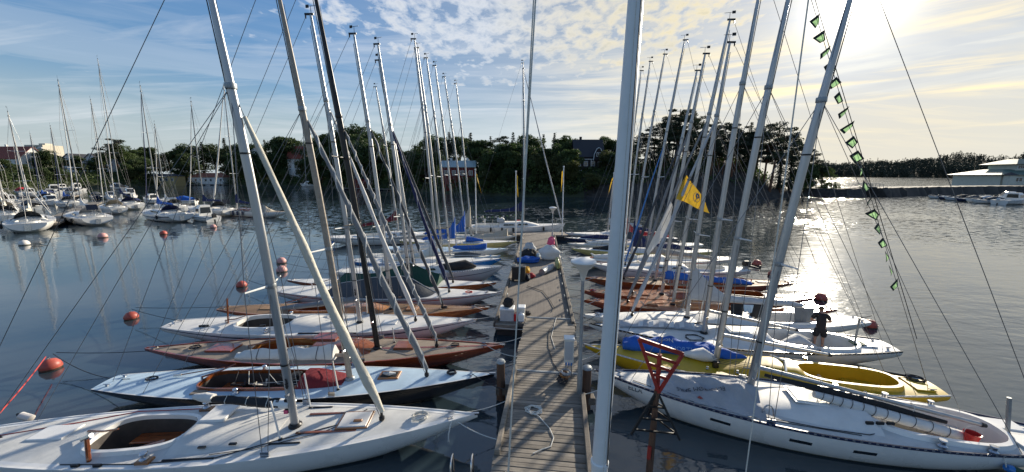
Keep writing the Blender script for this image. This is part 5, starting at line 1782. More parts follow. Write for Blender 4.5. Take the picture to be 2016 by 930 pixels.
# --- white with dark sheer stripe, grey sail on the boom
r, h, at, mast = yacht('keelboat', 'white keelboat with dark sheer stripe and grey furled sail on its boom', GEO['L4'], dict(
    B=2.35, hull='gelcoat_white', deck='deck_white', shape=dict(fb=0.66, bow=0.20, tw=0.34, th=0.32), stripes=[(0.86, 0.90, 'paint_navy'), (0.915, 0.925, 'paint_navy')],
    rail=(0.03, 0.02, 'gelcoat_white'),
    cockpit=dict(x0=-3.6, x1=-1.3, w=0.70, n=3, h=0.14, floor=-0.05, inside='well_shade', t=0.08),
    cabin=dict(x0=-1.3, x1=1.2, w=0.85, h=0.24, mat='deck_white', ramp=0.8, taper=0.3, p=3),
    mast_r=0.095, mast_mat='alu', spreaders=[0.34], runner_x=-4.6,
    jib=dict(mat='canvas_white', r=0.105, t1=0.95, belly=0.8),
    boom=dict(x=-2.1, y=0.1, z=1.35, mat='alu', goose=0.085, cover=dict(mat='canvas_grey', h=0.12, w=0.13, is_='sail', ties=3))), GL)
MB().cbox((0.7, -1.02, h.zd(0.7, 1.02) + 0.02), (2.4, 0.07, 0.035), 0.01).build('jib_track', 'black_metal', r)
tiller(r, h, -4.25, 0.9, 0, 0.14, 'mahogany')
MB().tube([(-4.15, 0.0, h.zd(-4.1)), (-4.05, 0.0, h.zd(-4.1) + 1.15)], 0.035, 6).build('helm_post', 'mahogany', r)
for x in (-5.0, -4.85, -2.4):
    MB().box((x, -0.35, h.zd(x, 0.35) + 0.04), (0.22, 0.07, 0.08), 0.3).build('block', 'black_metal', r)
post(r, h, 1.2, -0.75, 0.95, lean=(-0.1, 0))
hatch(r, h, 3.0, 0.0, 0.6, 0.55, 0.04, 'gelcoat_white', name='fore_hatch')
for sd in (-1, 1):
    winch(r, -1.9, sd * 0.92, h.zd(-1.9, 0.92) + 0.04, 1.1)
MB().box((1.55, -1.12, 0.60), (0.25, 0.02, 0.07)).build('maker_badge', 'paint_blue', r)
rope_coil(r, (0.3, 0.55, h.zd(0.3) + 0.2), 0.16, 'rope_dark', turns=5)

# --- varnished boat behind it
r, h, at, mast = yacht('keelboat', 'varnished golden brown keelboat with brown planked deck left of the pier', GEO['L5'], dict(
    B=2.0, hull='mahogany', deck='teak_brown', shape=dict(fb=0.54, bow=0.22, tw=0.22, th=0.16, wa=0.18),
    margin=(0.07, 'varnish_gold', 0.05),
    cockpit=dict(x0=-3.1, x1=-0.6, w=0.55, n=3, h=0.14, floor=0.08, inside='mahogany', coaming='mahogany'),
    cabin=dict(x0=-0.6, x1=1.7, w=0.6, h=0.24, mat='varnish_gold', ramp=0.3, taper=0.3, p=5),
    mast_r=0.09, mast_mat='alu', spreaders=[0.33], runner_x=-4.4,
    jib=dict(mat='canvas_slate', r=0.085, spiral='canvas_white', turns=7, sr=0.03, t1=0.95)), GL)
hatch(r, h, -4.2, 0.0, 0.8, 0.42, 0.04, 'teak_brown', name='lazarette_hatch')
hatch(r, h, 3.0, 0.0, 0.55, 0.5, 0.06, 'varnish_gold', name='fore_hatch')
tiller(r, h, -3.4, 1.0, 25, 0.3, 'mahogany')
post(r, h, -0.1, -0.7, 0.8, m='off_white_plastic')
post(r, h, 1.0, -0.62, 0.9, m='off_white_plastic')
rope_coil(r, (4.6, 0.05, h.zd(4.6)), 0.10, 'rope_dark', turns=4)

# --- white with red stripe under a slate canvas tent
r, h, at, mast = yacht('keelboat', 'white keelboat with thin red stripe under a slate grey canvas tent', GEO['L6'], dict(
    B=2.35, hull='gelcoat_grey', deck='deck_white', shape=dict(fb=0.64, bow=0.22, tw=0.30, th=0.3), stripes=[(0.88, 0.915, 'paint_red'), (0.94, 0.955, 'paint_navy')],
    cockpit=dict(x0=-3.2, x1=-0.8, w=0.68, n=3, h=0.08, floor=0.15),
    mast_r=0.09, mast_mat='alu', spreaders=[0.33], runner_x=-4.4,
    jib=dict(mat='canvas_navy', r=0.11, t1=0.96, spiral='canvas_light_grey', turns=4, sr=0.012),
    tent=dict(x0=-3.0, x1=3.1, ridge=lambda u: 0.95 * math.sin(math.pi * min(1, 0.35 + 0.62 * (1 - u))) ** 0.6 * (1 if u < 0.7 else max(0.02, 1 - ((u - 0.7) / 0.3) ** 1.2)), mat='canvas_slate', ridge_mat='canvas_light_grey')), GL)
rope_coil(r, (4.9, 0.0, h.zd(4.9)), 0.16, 'rope_red', turns=4)
tiller(r, h, -4.2, 1.0, 15, 0.35, 'mahogany')

# --- brown hull, white deck, dark green tent
r, h, at, mast = yacht('keelboat', 'varnished brown keelboat with white deck under a dark green canvas tent', GEO['L7'], dict(
    B=2.1, hull='mahogany', deck='deck_white', shape=dict(fb=0.58, bow=0.22, tw=0.06, th=0.14, p2=1.8, wa=0.2), margin=(0.05, 'gelcoat_white'),
    cockpit=dict(x0=-3.2, x1=-0.8, w=0.6, n=3, h=0.08, floor=0.1, inside='mahogany', coaming='mahogany'),
    mast_r=0.09, mast_mat='alu', spreaders=[0.33], runner_x=-4.4,
    jib=dict(mat='canvas_slate', r=0.10, t1=0.96),
    tent=dict(x0=-3.4, x1=3.2, ridge=lambda u: (0.55 + 0.75 * max(0, 1 - abs(u - 0.70) / 0.30) ** 1.1) * (1 if u > 0.1 else u / 0.1), mat='canvas_green', ridge_mat='canvas_green')), GL)

# --- smaller boats farther along the left side
r, h, at, mast = yacht('keelboat', 'grey white folkboat with dark tarpaulin and dotted rail beside the black crate', GEO['L8'], dict(
    B=2.4, hull='gelcoat_grey', deck='deck_white', shape=dict(fb=0.78, bow=0.22, tw=0.5, th=0.4, wa=0.08, wb=0.88), stripes=[(0.80, 0.825, 'paint_navy')],
    rail=(0.03, 0.06, 'white_paint'), rail_dots='paint_navy',
    cockpit=dict(x0=-3.2, x1=-1.0, w=0.65, n=3, h=0.08, floor=0.2),
    cabin=dict(x0=-1.0, x1=2.2, w=0.75, h=0.32, mat='deck_white', ramp=0.3, windows=[(-0.6, 0.7), (0.4, 0.7)]),
    mast_r=0.08, spreaders=[0.42], boom=dict(x=-2.3, z=1.5, cover=dict(mat='canvas_white', h=0.3, w=0.2, climb=0.9))), GL)
MB().tube([(1.3, -0.2, h.zd(1.3) + 0.16), (2.2, -0.25, h.zd(2) + 0.22), (3.0, -0.2, h.zd(3) + 0.30), (3.7, 0, h.zd(3.8) + 0.10)], [0.22, 0.30, 0.34, 0.08], 10, True, 1.3).build('tarpaulin', 'canvas_black', r, smooth=60)
r, h, at, mast = yacht('keelboat', 'bright blue hulled keelboat with white deck left of the pier', GEO['L9'], dict(
    B=2.2, hull='paint_blue', deck='deck_white', shape=dict(fb=0.66, bow=0.24, tw=0.45, th=0.3, wa=0.1, wb=0.87), stripes=[(0.93, 0.96, 'white_paint')],
    cockpit=dict(x0=-3.3, x1=-0.9, w=0.6, n=3, h=0.08, floor=0.15),
    cabin=dict(x0=-0.9, x1=1.6, w=0.7, h=0.2, mat='deck_white', ramp=0.5),
    mast_r=0.08, spreaders=[0.42], boom=dict(x=-2.6, z=1.4, cover=dict(mat='canvas_white', h=0.22, w=0.16))), GL)
r, h, at, mast = yacht('keelboat', 'narrow white keelboat with black sail bag on deck next to the blue hull', GEO['L10'], dict(
    B=2.0, hull='gelcoat_white', deck='deck_cream', shape=dict(fb=0.6, bow=0.2, tw=0.4, th=0.26), stripes=[(0.86, 0.9, 'paint_navy')],
    cockpit=dict(x0=-3.1, x1=-0.9, w=0.55, n=3, h=0.08, floor=0.12),
    mast_r=0.075, spreaders=[0.42], boom=dict(x=-2.6, z=1.35, cover=dict(mat='canvas_light_grey', h=0.2, w=0.15))), GL)
MB().tube([(1.9, -0.1, h.zd(2) + 0.12), (2.8, -0.1, h.zd(3) + 0.18), (4.0, 0, h.zd(4) + 0.10)], [0.14, 0.2, 0.08], 8, True, 1.3).build('sail_bag', 'canvas_slate', r, smooth=60)
MB().tube([(0.5, -0.5, h.zd(1) + 0.12), (4.4, -0.2, h.zd(4) + 0.10)], 0.045, 8).build('spinnaker_pole', 'alu', r)
r, h, at, mast = yacht('keelboat', 'pale blue decked white keelboat with blue sail bag lying along its foredeck', GEO['L11'], dict(
    B=2.1, hull='gelcoat_white', deck='deck_light_blue', shape=dict(fb=0.62, bow=0.22, tw=0.4, th=0.28),
    cockpit=dict(x0=-3.1, x1=-0.9, w=0.55, n=3, h=0.08, floor=0.12),
    mast_r=0.075, spreaders=[0.42], boom=dict(x=-2.0, z=1.5, cover=dict(mat='canvas_blue', h=0.30, w=0.2, climb=1.5, ct=0.4))), GL)
MB().tube([(0.9, -0.3, h.zd(1) + 0.22), (1.8, -0.3, h.zd(2) + 0.16), (3.0, -0.25, h.zd(3) + 0.20), (3.7, -0.1, h.zd(3.7) + 0.26), (3.8, -0.1, h.zd(3.8) + 0.5)], [0.12, 0.2, 0.2, 0.26, 0.05], 10, True, 1.2).build('sail_bag', 'canvas_blue', r, smooth=60)
r, h, at, mast = yacht('keelboat', 'pale yellow hulled keelboat with blue cover by the far pier end', GEO['L12'], dict(
    B=2.2, hull='paint_pale_yellow', deck='deck_white', shape=dict(fb=0.66, bow=0.22, tw=0.4, th=0.3),
    cockpit=dict(x0=-3.1, x1=-0.9, w=0.55, n=3, h=0.08, floor=0.12),
    mast_r=0.075, spreaders=[0.42], boom=dict(x=-3.4, z=1.4, cover=dict(mat='canvas_blue', h=0.34, w=0.22, climb=1.6, ct=0.3))), GL)
MB().tube([(1.0, -0.25, h.zd(1) + 0.25), (1.8, -0.25, h.zd(2) + 0.2), (2.6, -0.2, h.zd(2.6) + 0.12)], [0.28, 0.2, 0.1], 8, True, 1.2).build('deck_cover', 'canvas_blue', r, smooth=60)
r, h, at, mast = yacht('keelboat', 'white keelboat under beige canvas nearest the far pier end, left side', GEO['L13'], dict(
    B=2.2, hull='gelcoat_white', deck='deck_cream', shape=dict(fb=0.64, bow=0.22, tw=0.4, th=0.3),
    cockpit=dict(x0=-3.1, x1=-0.9, w=0.55, n=3, h=0.08, floor=0.12),
    mast_r=0.075, spreaders=[0.42], boom=dict(x=-3.0, z=1.5, cover=dict(mat='canvas_beige', h=0.32, w=0.22, climb=1.9, ct=0.35)),
    tent=dict(x0=1.7, x1=5.2, ridge=lambda u: 0.28 + 0.55 * u ** 3, mat='canvas_beige', drop=0.0)), GL)
r, h, at, mast = yacht('sailing_yacht', 'long white yacht with dark red sail cover, stern to the open water', GEO['L15'], dict(
    B=2.7, hull='gelcoat_white', deck='deck_white', shape=dict(fb=0.85, bow=0.25, tw=0.45, th=0.45), stripes=[(0.90, 0.93, 'paint_navy')],
    cockpit=dict(x0=-4.0, x1=-1.4, w=0.75, n=3, h=0.10, floor=0.25),
    cabin=dict(x0=-1.4, x1=2.2, w=0.85, h=0.32, mat='deck_white', ramp=0.35, windows=[(-0.9, 0.9), (0.4, 0.9)]),
    mast_r=0.09, spreaders=[0.35, 0.62], boom=dict(x=-3.7, z=1.9, goose=0.11, cover=dict(mat='canvas_maroon', h=0.24, w=0.16, climb=0.9, ct=0.3))), GL)
MB().tube([(-2.6, 0, 1.35), (-2.4, 0, 1.75), (-1.6, 0, 1.78)], 0.02, 6).build('sprayhood_bow', 'steel', r)
MB().box((-6.1, -0.55, 0.55), (0.3, 0.06, 0.7)).build('hull_patch', 'paint_blue', r)

# --- right side, nearest: white boat with the sail bag forward of the mast
r, h, at, mast = yacht('keelboat', 'large white keelboat nearest on the right with grey sail bag before its mast', GEO['R1'], dict(
    B=2.55, hull='gelcoat_white', deck='deck_grey', shape=dict(fb=0.72, bow=0.24, tw=0.40, th=0.34, camber=0.08),
    rail=(0.035, 0.055, 'paint_navy'), rail_dots='canvas_grey',
    cockpit=dict(x0=-4.35, x1=-1.55, w=0.74, n=2.8, taper=0.0, h=0.10, floor=0.18, t=0.10, inside='deck_white', coaming='gelcoat_white', seats=[(-4.0, -2.8, -1, 0.42, 'deck_white')]),
    cabin=dict(x0=-1.55, x1=1.35, w=0.92, h=0.26, mat='deck_white', ramp=0.7, taper=0.3, p=3),
    mast_r=0.105, mast_mat='alu', spreaders=[0.36], runner_x=-4.2, halyards=4, shroud_top=0.75, tack_x=4.4,
    boom=dict(x=-3.95, y=0.10, z=0.98, goose=0.085, mat='alu')), GR)
bm = [c for c in r.children if c.name.startswith('boom')][0]
g, e = at(0.085), Vector((-3.95, 0.10, 0.98))
MB().tube([g.lerp(e, t) + Vector((0, 0.05, -0.16)) for t in (0.05, 0.3, 0.6, 0.86)], [0.05, 0.10, 0.10, 0.05], 8, True, 0.5).build('sail_foot', 'canvas_black', bm)
pts = [g.lerp(e, t) + Vector((0, 0.16, -0.26 - 0.12 * t)) for t in (0.28, 0.45, 0.65, 0.92)]
roll = MB().tube(pts, [0.09, 0.13, 0.14, 0.13], 12).build('rolled_sail', 'canvas_white', bm, smooth=60)
for k in range(11):
    t = 0.06 + 0.085 * k
    q = t * 3
    i = min(2, int(q))
    c0 = pts[i].lerp(pts[i + 1], q - i)
    MB().tube([c0 + Vector((0.02 * math.cos(a) - 0.05 * math.sin(a), 0.142 * math.cos(a), 0.142 * math.sin(a))) for a in [j * math.pi / 6 for j in range(13)]], 0.008, 4, False).build('sail_band', 'rope_dark', roll)
for t in (0.32, 0.52, 0.72):
    c0 = g.lerp(e, t)
    MB().tube([c0 + Vector((0, 0.09 * math.cos(a), 0.11 * math.sin(a) - 0.02)) for a in [j * math.pi / 6 for j in range(13)]], 0.010, 5, False).build('sail_tie', 'rope_white', bm)
# the bag with its lettering: canvas heaped to a peak before the mast and draped to the near rail
n = 34


def bag_z(x, v):
    """height of the canvas above the deck at x, v = -1 far edge .. 1 near rail"""
    t = (3.9 - x) / 2.75
    pk = 0.10 + 0.52 * max(0.0, t) ** 1.15 * (1 if t < 0.86 else max(0.35, 1 - (t - 0.86) * 4))
    z = pk * (1 - abs(v + 0.35) / (1.35 if v > -0.35 else 0.65)) ** 0.85
    f = 0.06 * math.sin(9 * t + 5 * v) + 0.055 * math.sin(17 * t - 8 * v + 1) + 0.04 * math.sin(31 * t + 5 * v * v)
    return max(0.012, z + f * min(1.0, 4 * t + 0.2) * (1 - 0.6 * abs(v)))


rings = []
for i in range(n + 1):
    x = lerp(3.9, 1.05, i / n)
    row = []
    for j in range(23):
        v = -1 + 2 * j / 22
        y = lerp(-0.42, h.w(x) - 0.10, (v + 1) / 2) * (1 if v < 0.98 else 1 - 0.05 * abs(math.sin(6 * x)))
        row.append((x, y, h.zd(x, abs(y)) + bag_z(x, v)))
    rings.append(row)
bag = MB().loft(rings, False).build('sail_bag', 'canvas_tarp', r, smooth=80)
cling(text_mesh('ELVSTRØM SAILS', 0.17, 'label_dark', 'bag_lettering', bag, Matrix.Translation((2.55, 0.50, 1.25)) @ Matrix.Rotation(R(6), 4, 'Z') @ Matrix.Rotation(R(-30), 4, 'X'), 0.004), bag)
cling(MB().add([(2.62, 0.60, 1.2), (2.54, 0.69, 1.2), (2.62, 0.72, 1.2), (2.70, 0.69, 1.2)], [(0, 1, 2, 3)]).build('bag_emblem', 'paint_red', bag, 0), bag)
hatch(r, h, 2.0, -0.75, 0.55, 0.35, 0.03, 'gelcoat_white', name='fore_hatch')
hatch(r, h, -0.25, -0.05, 0.75, 0.70, 0.05, 'deck_cream', 'gelcoat_white', name='sliding_hatch').location = (0, 0, 0.22)
hatch(r, h, -4.75, -0.38, 0.70, 0.45, 0.04, 'gelcoat_white', name='aft_hatch')
hatch(r, h, -4.75, 0.30, 0.70, 0.50, 0.04, 'deck_white', name='aft_hatch')
for (x, z) in ((2.15, 0), (0.35, 0), (-1.0, 0)):                 # dark slots let into the topsides
    a = 0.80
    p, q = h.side(x + 0.24, a, 0.006), h.side(x - 0.24, a, 0.006)
    p2, q2 = h.side(x + 0.24, a + 0.055, 0.006), h.side(x - 0.24, a + 0.055, 0.006)
    MB().add([(x + 0.24, p[0], p[1]), (x - 0.24, q[0], q[1]), (x - 0.24, q2[0], q2[1]), (x + 0.24, p2[0], p2[1]),
              (x + 0.24, p[0] - 0.03, p[1]), (x - 0.24, q[0] - 0.03, q[1]), (x - 0.24, q2[0] - 0.03, q2[1]), (x + 0.24, p2[0] - 0.03, p2[1])],
             [(0, 1, 2, 3), (0, 4, 5, 1), (1, 5, 6, 2), (2, 6, 7, 3), (3, 7, 4, 0)]).build('hull_window', 'glass_dark', r)
p, q = h.side(4.55, 0.86, 0.012), h.side(4.15, 0.86, 0.012)
text_mesh('ELLA', 0.20, 'label_dark', 'boat_name', r, Matrix.Translation((4.35, (p[0] + q[0]) / 2, (p[1] + q[1]) / 2 + 0.02)) @ Matrix.Rotation(math.pi - math.atan2(q[0] - p[0], 0.40), 4, 'Z') @ Matrix.Rotation(R(78), 4, 'X'), 0.004)
for sd in (-1, 1):
    winch(r, -2.6, sd * 0.98, h.zd(-2.6, 0.98) + 0.02, 1.2)
    winch(r, -3.6, sd * 0.90, h.zd(-3.6, 0.9) + 0.02, 1.1)
    for k in range(3):
        MB().box((-1.3 - 0.25 * k, sd * (0.72 - 0.06 * k), h.zd(-1.3, 0.7) + 0.18), (0.17, 0.05, 0.07), 0.2).build('rope_clutch', 'black_metal', r)
MB().tube([(-4.55, 0.0, h.zd(-4.5)), (-4.42, 0.0, h.zd(-4.5) + 0.95)], 0.045, 7).build('helm_post', 'galvanised', r)
deck_line(r, h, [(1.2, 0.9), (-0.2, 0.98), (-1.2, 0.95), (-1.5, 0.8)], 'rope_dark', 0.011)
deck_line(r, h, [(4.4, 0.2), (2.8, 0.75), (1.1, 1.0), (-1.0, 1.02)], 'rope_dark', 0.010)
rope_coil(r, (-4.1, 0.30, 0.22), 0.2, 'rope_dark', 'rope_tail', 5)
MB().tube([(0.9, -0.6, h.zd(0.9) + 0.1), (2.3, -0.75, h.zd(2.3) + 0.02)], 0.05, 8).build('mooring_tube', 'steel', r)
MB().tube([(1.0 + 0.14 * math.cos(a), 0.85, h.zd(1) + 0.30 * math.sin(a)) for a in [j * math.pi / 8 for j in range(9)]], 0.022, 7).build('grab_loop', 'steel', r)
MB().box((-2.9, -0.4, 0.35), (0.25, 0.5, 0.45), 0.4).build('folded_cloth', 'canvas_beige', r)
MB().tube([(-2.7, 0.1, 0.2), (-2.4, 0.35, 0.55)], 0.05, 6).build('stowed_board', 'mahogany', r)
MB().box((-2.75, 0.2, 0.32), (0.35, 0.3, 0.25), 0.3).build('stowed_bag', 'canvas_blue', r)
R1ROOT, R1H = r, h

# --- yellow boat
r, h, at, mast = yacht('keelboat', 'bright yellow keelboat with open cockpit and blue sail bag on its foredeck', GEO['R2'], dict(
    B=2.2, hull='paint_yellow', deck='paint_yellow', shape=dict(fb=0.62, bow=0.24, tw=0.42, th=0.34, camber=0.07),
    rail=(0.03, 0.035, 'canvas_light_grey'), rail_dots='white_paint',
    cockpit=dict(x0=-4.25, x1=-1.65, w=0.56, n=3.0, h=0.13, floor=-0.05, t=0.10, inside='paint_yellow', coaming='paint_yellow', sole='paint_yellow', seats=[(-4.1, -3.1, 1, 0.36, 'paint_yellow'), (-4.1, -3.1, -1, 0.36, 'paint_yellow')]),
    cabin=dict(x0=-1.65, x1=0.95, w=0.80, h=0.28, mat='paint_yellow', ramp=0.7, taper=0.3, p=3),
    mast_r=0.10, mast_mat='alu', spreaders=[0.36], runner_x=-4.4, halyards=4, tack_x=4.2,
    boom=dict(x=-2.45, y=-0.1, z=1.35, goose=0.085, mat='alu')), GR)
rings = []
n = 40
for i in range(n + 1):
    t = i / n
    x = lerp(4.0, -0.2, t)
    ww = 0.12 + 0.26 * math.sin(math.pi * min(1, 0.12 + t * 0.9)) ** 0.6
    hh = (0.09 + 0.20 * math.sin(math.pi * min(1, 0.1 + t * 0.9)) ** 0.5) * (1 + 0.12 * math.sin(21 * t))
    yc = -0.30 - 0.28 * math.sin(math.pi * t)
    rings.append([(x, yc + ww * math.cos(a) * (1 + 0.10 * math.sin(31 * t + 2 * a)), h.zd(x, abs(yc)) + 0.04 + hh * (math.sin(a) + 0.35) * (1 + 0.16 * math.sin(19 * t + 3 * a) + 0.10 * math.sin(43 * t - 2 * a))) for a in [2 * math.pi * j / 18 for j in range(18)]])
bag = MB().loft(rings).build('sail_bag', 'canvas_blue', r, smooth=70)
zt = h.zd(1.8, 0.5) + 0.24
cling(text_mesh('NORTH SAILS', 0.24, 'label_blue', 'bag_lettering', bag, Matrix.Translation((1.6, -0.24, zt)) @ Matrix.Rotation(math.pi, 4, 'Z') @ Matrix.Rotation(R(52), 4, 'X'), 0.004), bag)
cling(text_mesh('NORTH', 0.22, 'canvas_white', 'bag_lettering', bag, Matrix.Translation((2.6, -0.50, zt + 0.12)) @ Matrix.Rotation(R(-16), 4, 'X'), 0.004), bag)
MB().tube([(1.9, -0.12, h.zd(1.9) + 0.12), (1.3, -0.05, h.zd(1.2) + 0.22), (0.9, 0.0, h.zd(0.9) + 0.12)], [0.08, 0.24, 0.10], 10, True, 1.1).build('white_bag', 'canvas_white', r, smooth=60)
MB().tube([(-1.0, -0.55, h.zd(-1) + 0.24), (-1.2, 0.0, h.zd(-1) + 0.34), (-1.0, 0.55, h.zd(-1) + 0.24)], 0.035, 8).build('traveller_arch', 'white_paint', r)
for sd in (-1, 1):
    winch(r, -2.2, sd * 0.86, h.zd(-2.2, 0.86) + 0.03, 1.1)
    for k in range(2):
        MB().box((-1.75 - 0.75 * k, sd * 0.655, 0.50), (0.42, 0.02, 0.11)).build('side_pocket', 'glass_dark', r)
MB().tube([(-2.7, -0.25, 0.15), (-2.3, -0.2, 0.55)], 0.05, 6).build('stowed_board', 'canvas_beige', r)
hatch(r, h, -4.85, 0.0, 0.50, 0.75, 0.03, 'paint_yellow', name='aft_hatch')
rope_coil(r, (-5.0, -0.30, h.zd(-5)), 0.2, 'rope_dark', turns=6)
MB().tube([(-3.6, -0.72, h.zd(-3.6) + 0.05), (-5.2, -0.35, h.zd(-5.2) + 0.05)], 0.035, 6).build('boat_hook', 'rope_dark', r)
MB().tube([(0.2, 0.55, h.zd(0.2) + 0.20), (-1.2, 0.62, h.zd(-1.2) + 0.24), (-1.9, 0.74, h.zd(-1.9) + 0.10)], 0.022, 6).build('spinnaker_sheet', 'rope_white', r)
deck_line(r, h, [(0.8, 0.5), (-0.5, 0.85), (-2.0, 0.88), (-2.6, 0.92)], 'rope_dark', 0.010)
MB().box((1.0, 0.35, h.zd(1, 0.35) + 0.10), (0.16, 0.12, 0.22), 0.1).build('mast_step_block', 'black_metal', r)
for k in range(3):
    winch(r, 2.2 - 0.9 * k, 0.50 + 0.05 * k, h.zd(2, 0.5), 0.6)
for k in range(4):
    deck_line(r, h, [(1.05, 0.10 + 0.12 * k), (0.3, 0.25 + 0.12 * k), (-0.9, 0.30 + 0.1 * k)], 'rope_dark', 0.008).location = (0, 0, 0.23)

# --- white boat with the man aboard
r, h, at, mast = yacht('keelboat', 'white keelboat with grey bags on the foredeck and a man standing in its cockpit', GEO['R3'], dict(
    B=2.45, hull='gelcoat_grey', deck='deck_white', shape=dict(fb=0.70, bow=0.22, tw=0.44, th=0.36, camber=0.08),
    rail=(0.03, 0.05, 'paint_black'), rail_dots='canvas_light_grey',
    cockpit=dict(x0=-4.35, x1=-1.3, w=0.74, n=2.8, h=0.10, floor=0.20, t=0.09, inside='deck_white', coaming='gelcoat_white'),
    cabin=dict(x0=-1.3, x1=0.9, w=0.85, h=0.28, mat='deck_white', ramp=0.7, taper=0.3, p=3),
    mast_r=0.095, mast_mat='alu', spreaders=[0.36], runner_x=-4.6, halyards=4, tack_x=4.3,
    boom=dict(x=-2.25, y=0.1, z=1.20, goose=0.075, mat='alu')), GR)
rings = []
for i in range(25):
    t = i / 24
    x = lerp(4.4, 0.9, t)
    ww = 0.10 + 0.24 * math.sin(math.pi * min(1, 0.1 + 0.85 * t))
    hh = 0.12 * (1 + 0.45 * math.sin(26 * t) * (0.5 + 0.5 * t))
    yc = -0.45 * math.sin(math.pi * t * 0.9)
    rings.append([(x + 0.03 * math.sin(7 * a), yc + ww * math.cos(a), h.zd(x, abs(yc)) + 0.03 + hh * (math.sin(a) + 0.6)) for a in [2 * math.pi * j / 12 for j in range(12)]])
MB().loft(rings).build('sail_bag', 'canvas_light_grey', r, smooth=70)
for k in range(6):
    x = 3.6 - 0.42 * k
    MB().add([(x, -0.1 - 0.05 * k, h.zd(x) + 0.26), (x - 0.18, -0.12 - 0.05 * k, h.zd(x) + 0.30), (x - 0.14, 0.12 - 0.05 * k, h.zd(x) + 0.16), (x + 0.06, 0.14 - 0.05 * k, h.zd(x) + 0.14)], [(0, 1, 2, 3)]).build('bag_flap', 'canvas_white', r)
rope_coil(r, (1.6, 0.55, h.zd(1.6, 0.5)), 0.28, 'rope_dark', turns=3)
MB().box((-2.6, -0.2, 0.55), (0.55, 0.5, 0.5), 0.3).build('stowed_sail', 'canvas_grey', r)
MB().tube([(-1.8, 0.2, 0.55), (-2.4, 0.0, 0.75), (-3.0, 0.1, 0.5)], [0.18, 0.26, 0.12], 8).build('stowed_bag', 'canvas_light_grey', r, smooth=60)
MB().tube([(-4.35, 0.1, h.zd(-4.3)), (-4.38, 0.1, h.zd(-4.3) + 1.05)], 0.035, 7).build('helm_post', 'galvanised', r)
MB().box((-4.45, 0.1, h.zd(-4.4) + 0.03), (0.4, 0.35, 0.05)).build('helm_base', 'canvas_green', r)
hatch(r, h, -4.75, 0.0, 0.45, 0.7, 0.03, 'gelcoat_white', name='aft_hatch')
for sd in (-1, 1):
    winch(r, -2.6, sd * 0.98, h.zd(-2.6, 0.98) + 0.02, 1.0)
hatch(r, h, -0.2, 0.0, 0.7, 0.6, 0.05, 'deck_cream', 'gelcoat_white', name='sliding_hatch').location = (0, 0, 0.24)
MANBOAT, MANH = r, h

# --- white boat behind with draped mainsail and drying clothes
r, h, at, mast = yacht('keelboat', 'white keelboat with grey mainsail draped from its boom and jackets drying', GEO['R4'], dict(
    B=2.1, hull='gelcoat_white', deck='deck_white', shape=dict(fb=0.64, bow=0.22, tw=0.30, th=0.28), stripes=[(0.88, 0.905, 'canvas_light_grey')],
    cockpit=dict(x0=-4.3, x1=-1.2, w=0.62, n=3, h=0.10, floor=0.15, inside='deck_white'),
    cabin=dict(x0=-1.2, x1=1.3, w=0.75, h=0.24, mat='deck_white', ramp=0.6, p=3),
    mast_r=0.09, mast_mat='alu', spreaders=[0.33], runner_x=-4.6, halyards=3,
    jib=dict(mat='canvas_light_grey', r=0.095, t1=0.97),
    boom=dict(x=-3.6, y=0.0, z=1.35, goose=0.085, mat='alu', cover=dict(mat='canvas_light_grey', h=0.22, w=0.16, climb=1.35, ct=0.42, ties=3))), GR)
bm = [c for c in r.children if c.name.startswith('boom')][0]
hatch(r, h, 2.9, 0.0, 0.7, 0.55, 0.04, 'deck_white', 'canvas_light_grey', name='fore_hatch')
R4ROOT, R4AT = r, at

# --- three mahogany boats
for key, lab, dk, extra in (
        ('R5', 'mahogany keelboat nearest the white one, red brown deck, right of the pier', 'mahogany_deck', 0),
        ('R6', 'middle one of the three mahogany keelboats, blue cover over its boom', 'mahogany_deck', 1),
        ('R7', 'farthest of the three mahogany keelboats right of the pier', 'teak_brown', 2)):
    P_ = dict(B=2.05, hull='mahogany_red' if extra != 2 else 'mahogany', deck=dk, shape=dict(fb=0.56, bow=0.24, tw=0.12, th=0.16, wa=0.18),
              margin=(0.07, 'mahogany', 0.05), rail=(0.03, 0.025, 'mahogany'),
              cockpit=dict(x0=-3.6, x1=-0.8, w=0.58, n=3, h=0.16, floor=0.08, inside='mahogany', coaming='mahogany'),
              cabin=dict(x0=-0.8, x1=1.6, w=0.62, h=0.24, mat='mahogany' if extra else 'varnish_gold', ramp=0.3, p=5),
              mast_r=0.09, mast_mat='alu', spreaders=[0.33], runner_x=-4.4, halyards=3,
              jib=dict(mat=('canvas_grey', 'canvas_grey', 'canvas_slate')[extra], r=0.09, t1=0.96))
    if extra == 1:
        P_['boom'] = dict(x=-3.0, z=1.35, y=0.0, goose=0.08, mat='spar_wood', cover=dict(mat='canvas_blue', h=0.30, w=0.24, ties=5))
    elif extra == 0:
        P_['boom'] = dict(x=-2.6, z=1.15, y=0.3, goose=0.06, mat='spar_wood')
    r, h, at, mast = yacht('keelboat', lab, GEO[key], P_, GR)
    hatch(r, h, 2.9, 0.05, 0.62, 0.55, 0.05, 'mahogany_deck', 'mahogany', name='fore_hatch')
    hatch(r, h, -4.6, 0.0, 0.7, 0.35, 0.04, 'mahogany', name='lazarette_hatch')
    post(r, h, 0.6, 0.7, 0.95, m='off_white_plastic', lean=(-0.08, 0))
    post(r, h, 1.4, 0.6, 0.95, m='off_white_plastic', lean=(-0.08, 0))
    if extra == 0:
        MB().tube([(3.1, 0.35, h.zd(3.1) + 0.08), (-0.6, 0.62, h.zd(-0.6) + 0.55)], [0.03, 0.02], 6).build('boat_hook', 'varnish_gold', r)
    if extra == 1:
        rope_coil(r, (5.6, 0.0, h.zd(5.6)), 0.09, 'rope_red', turns=4)
    tiller(r, h, -3.9, 1.0, 10 * extra, 0.2, 'mahogany')

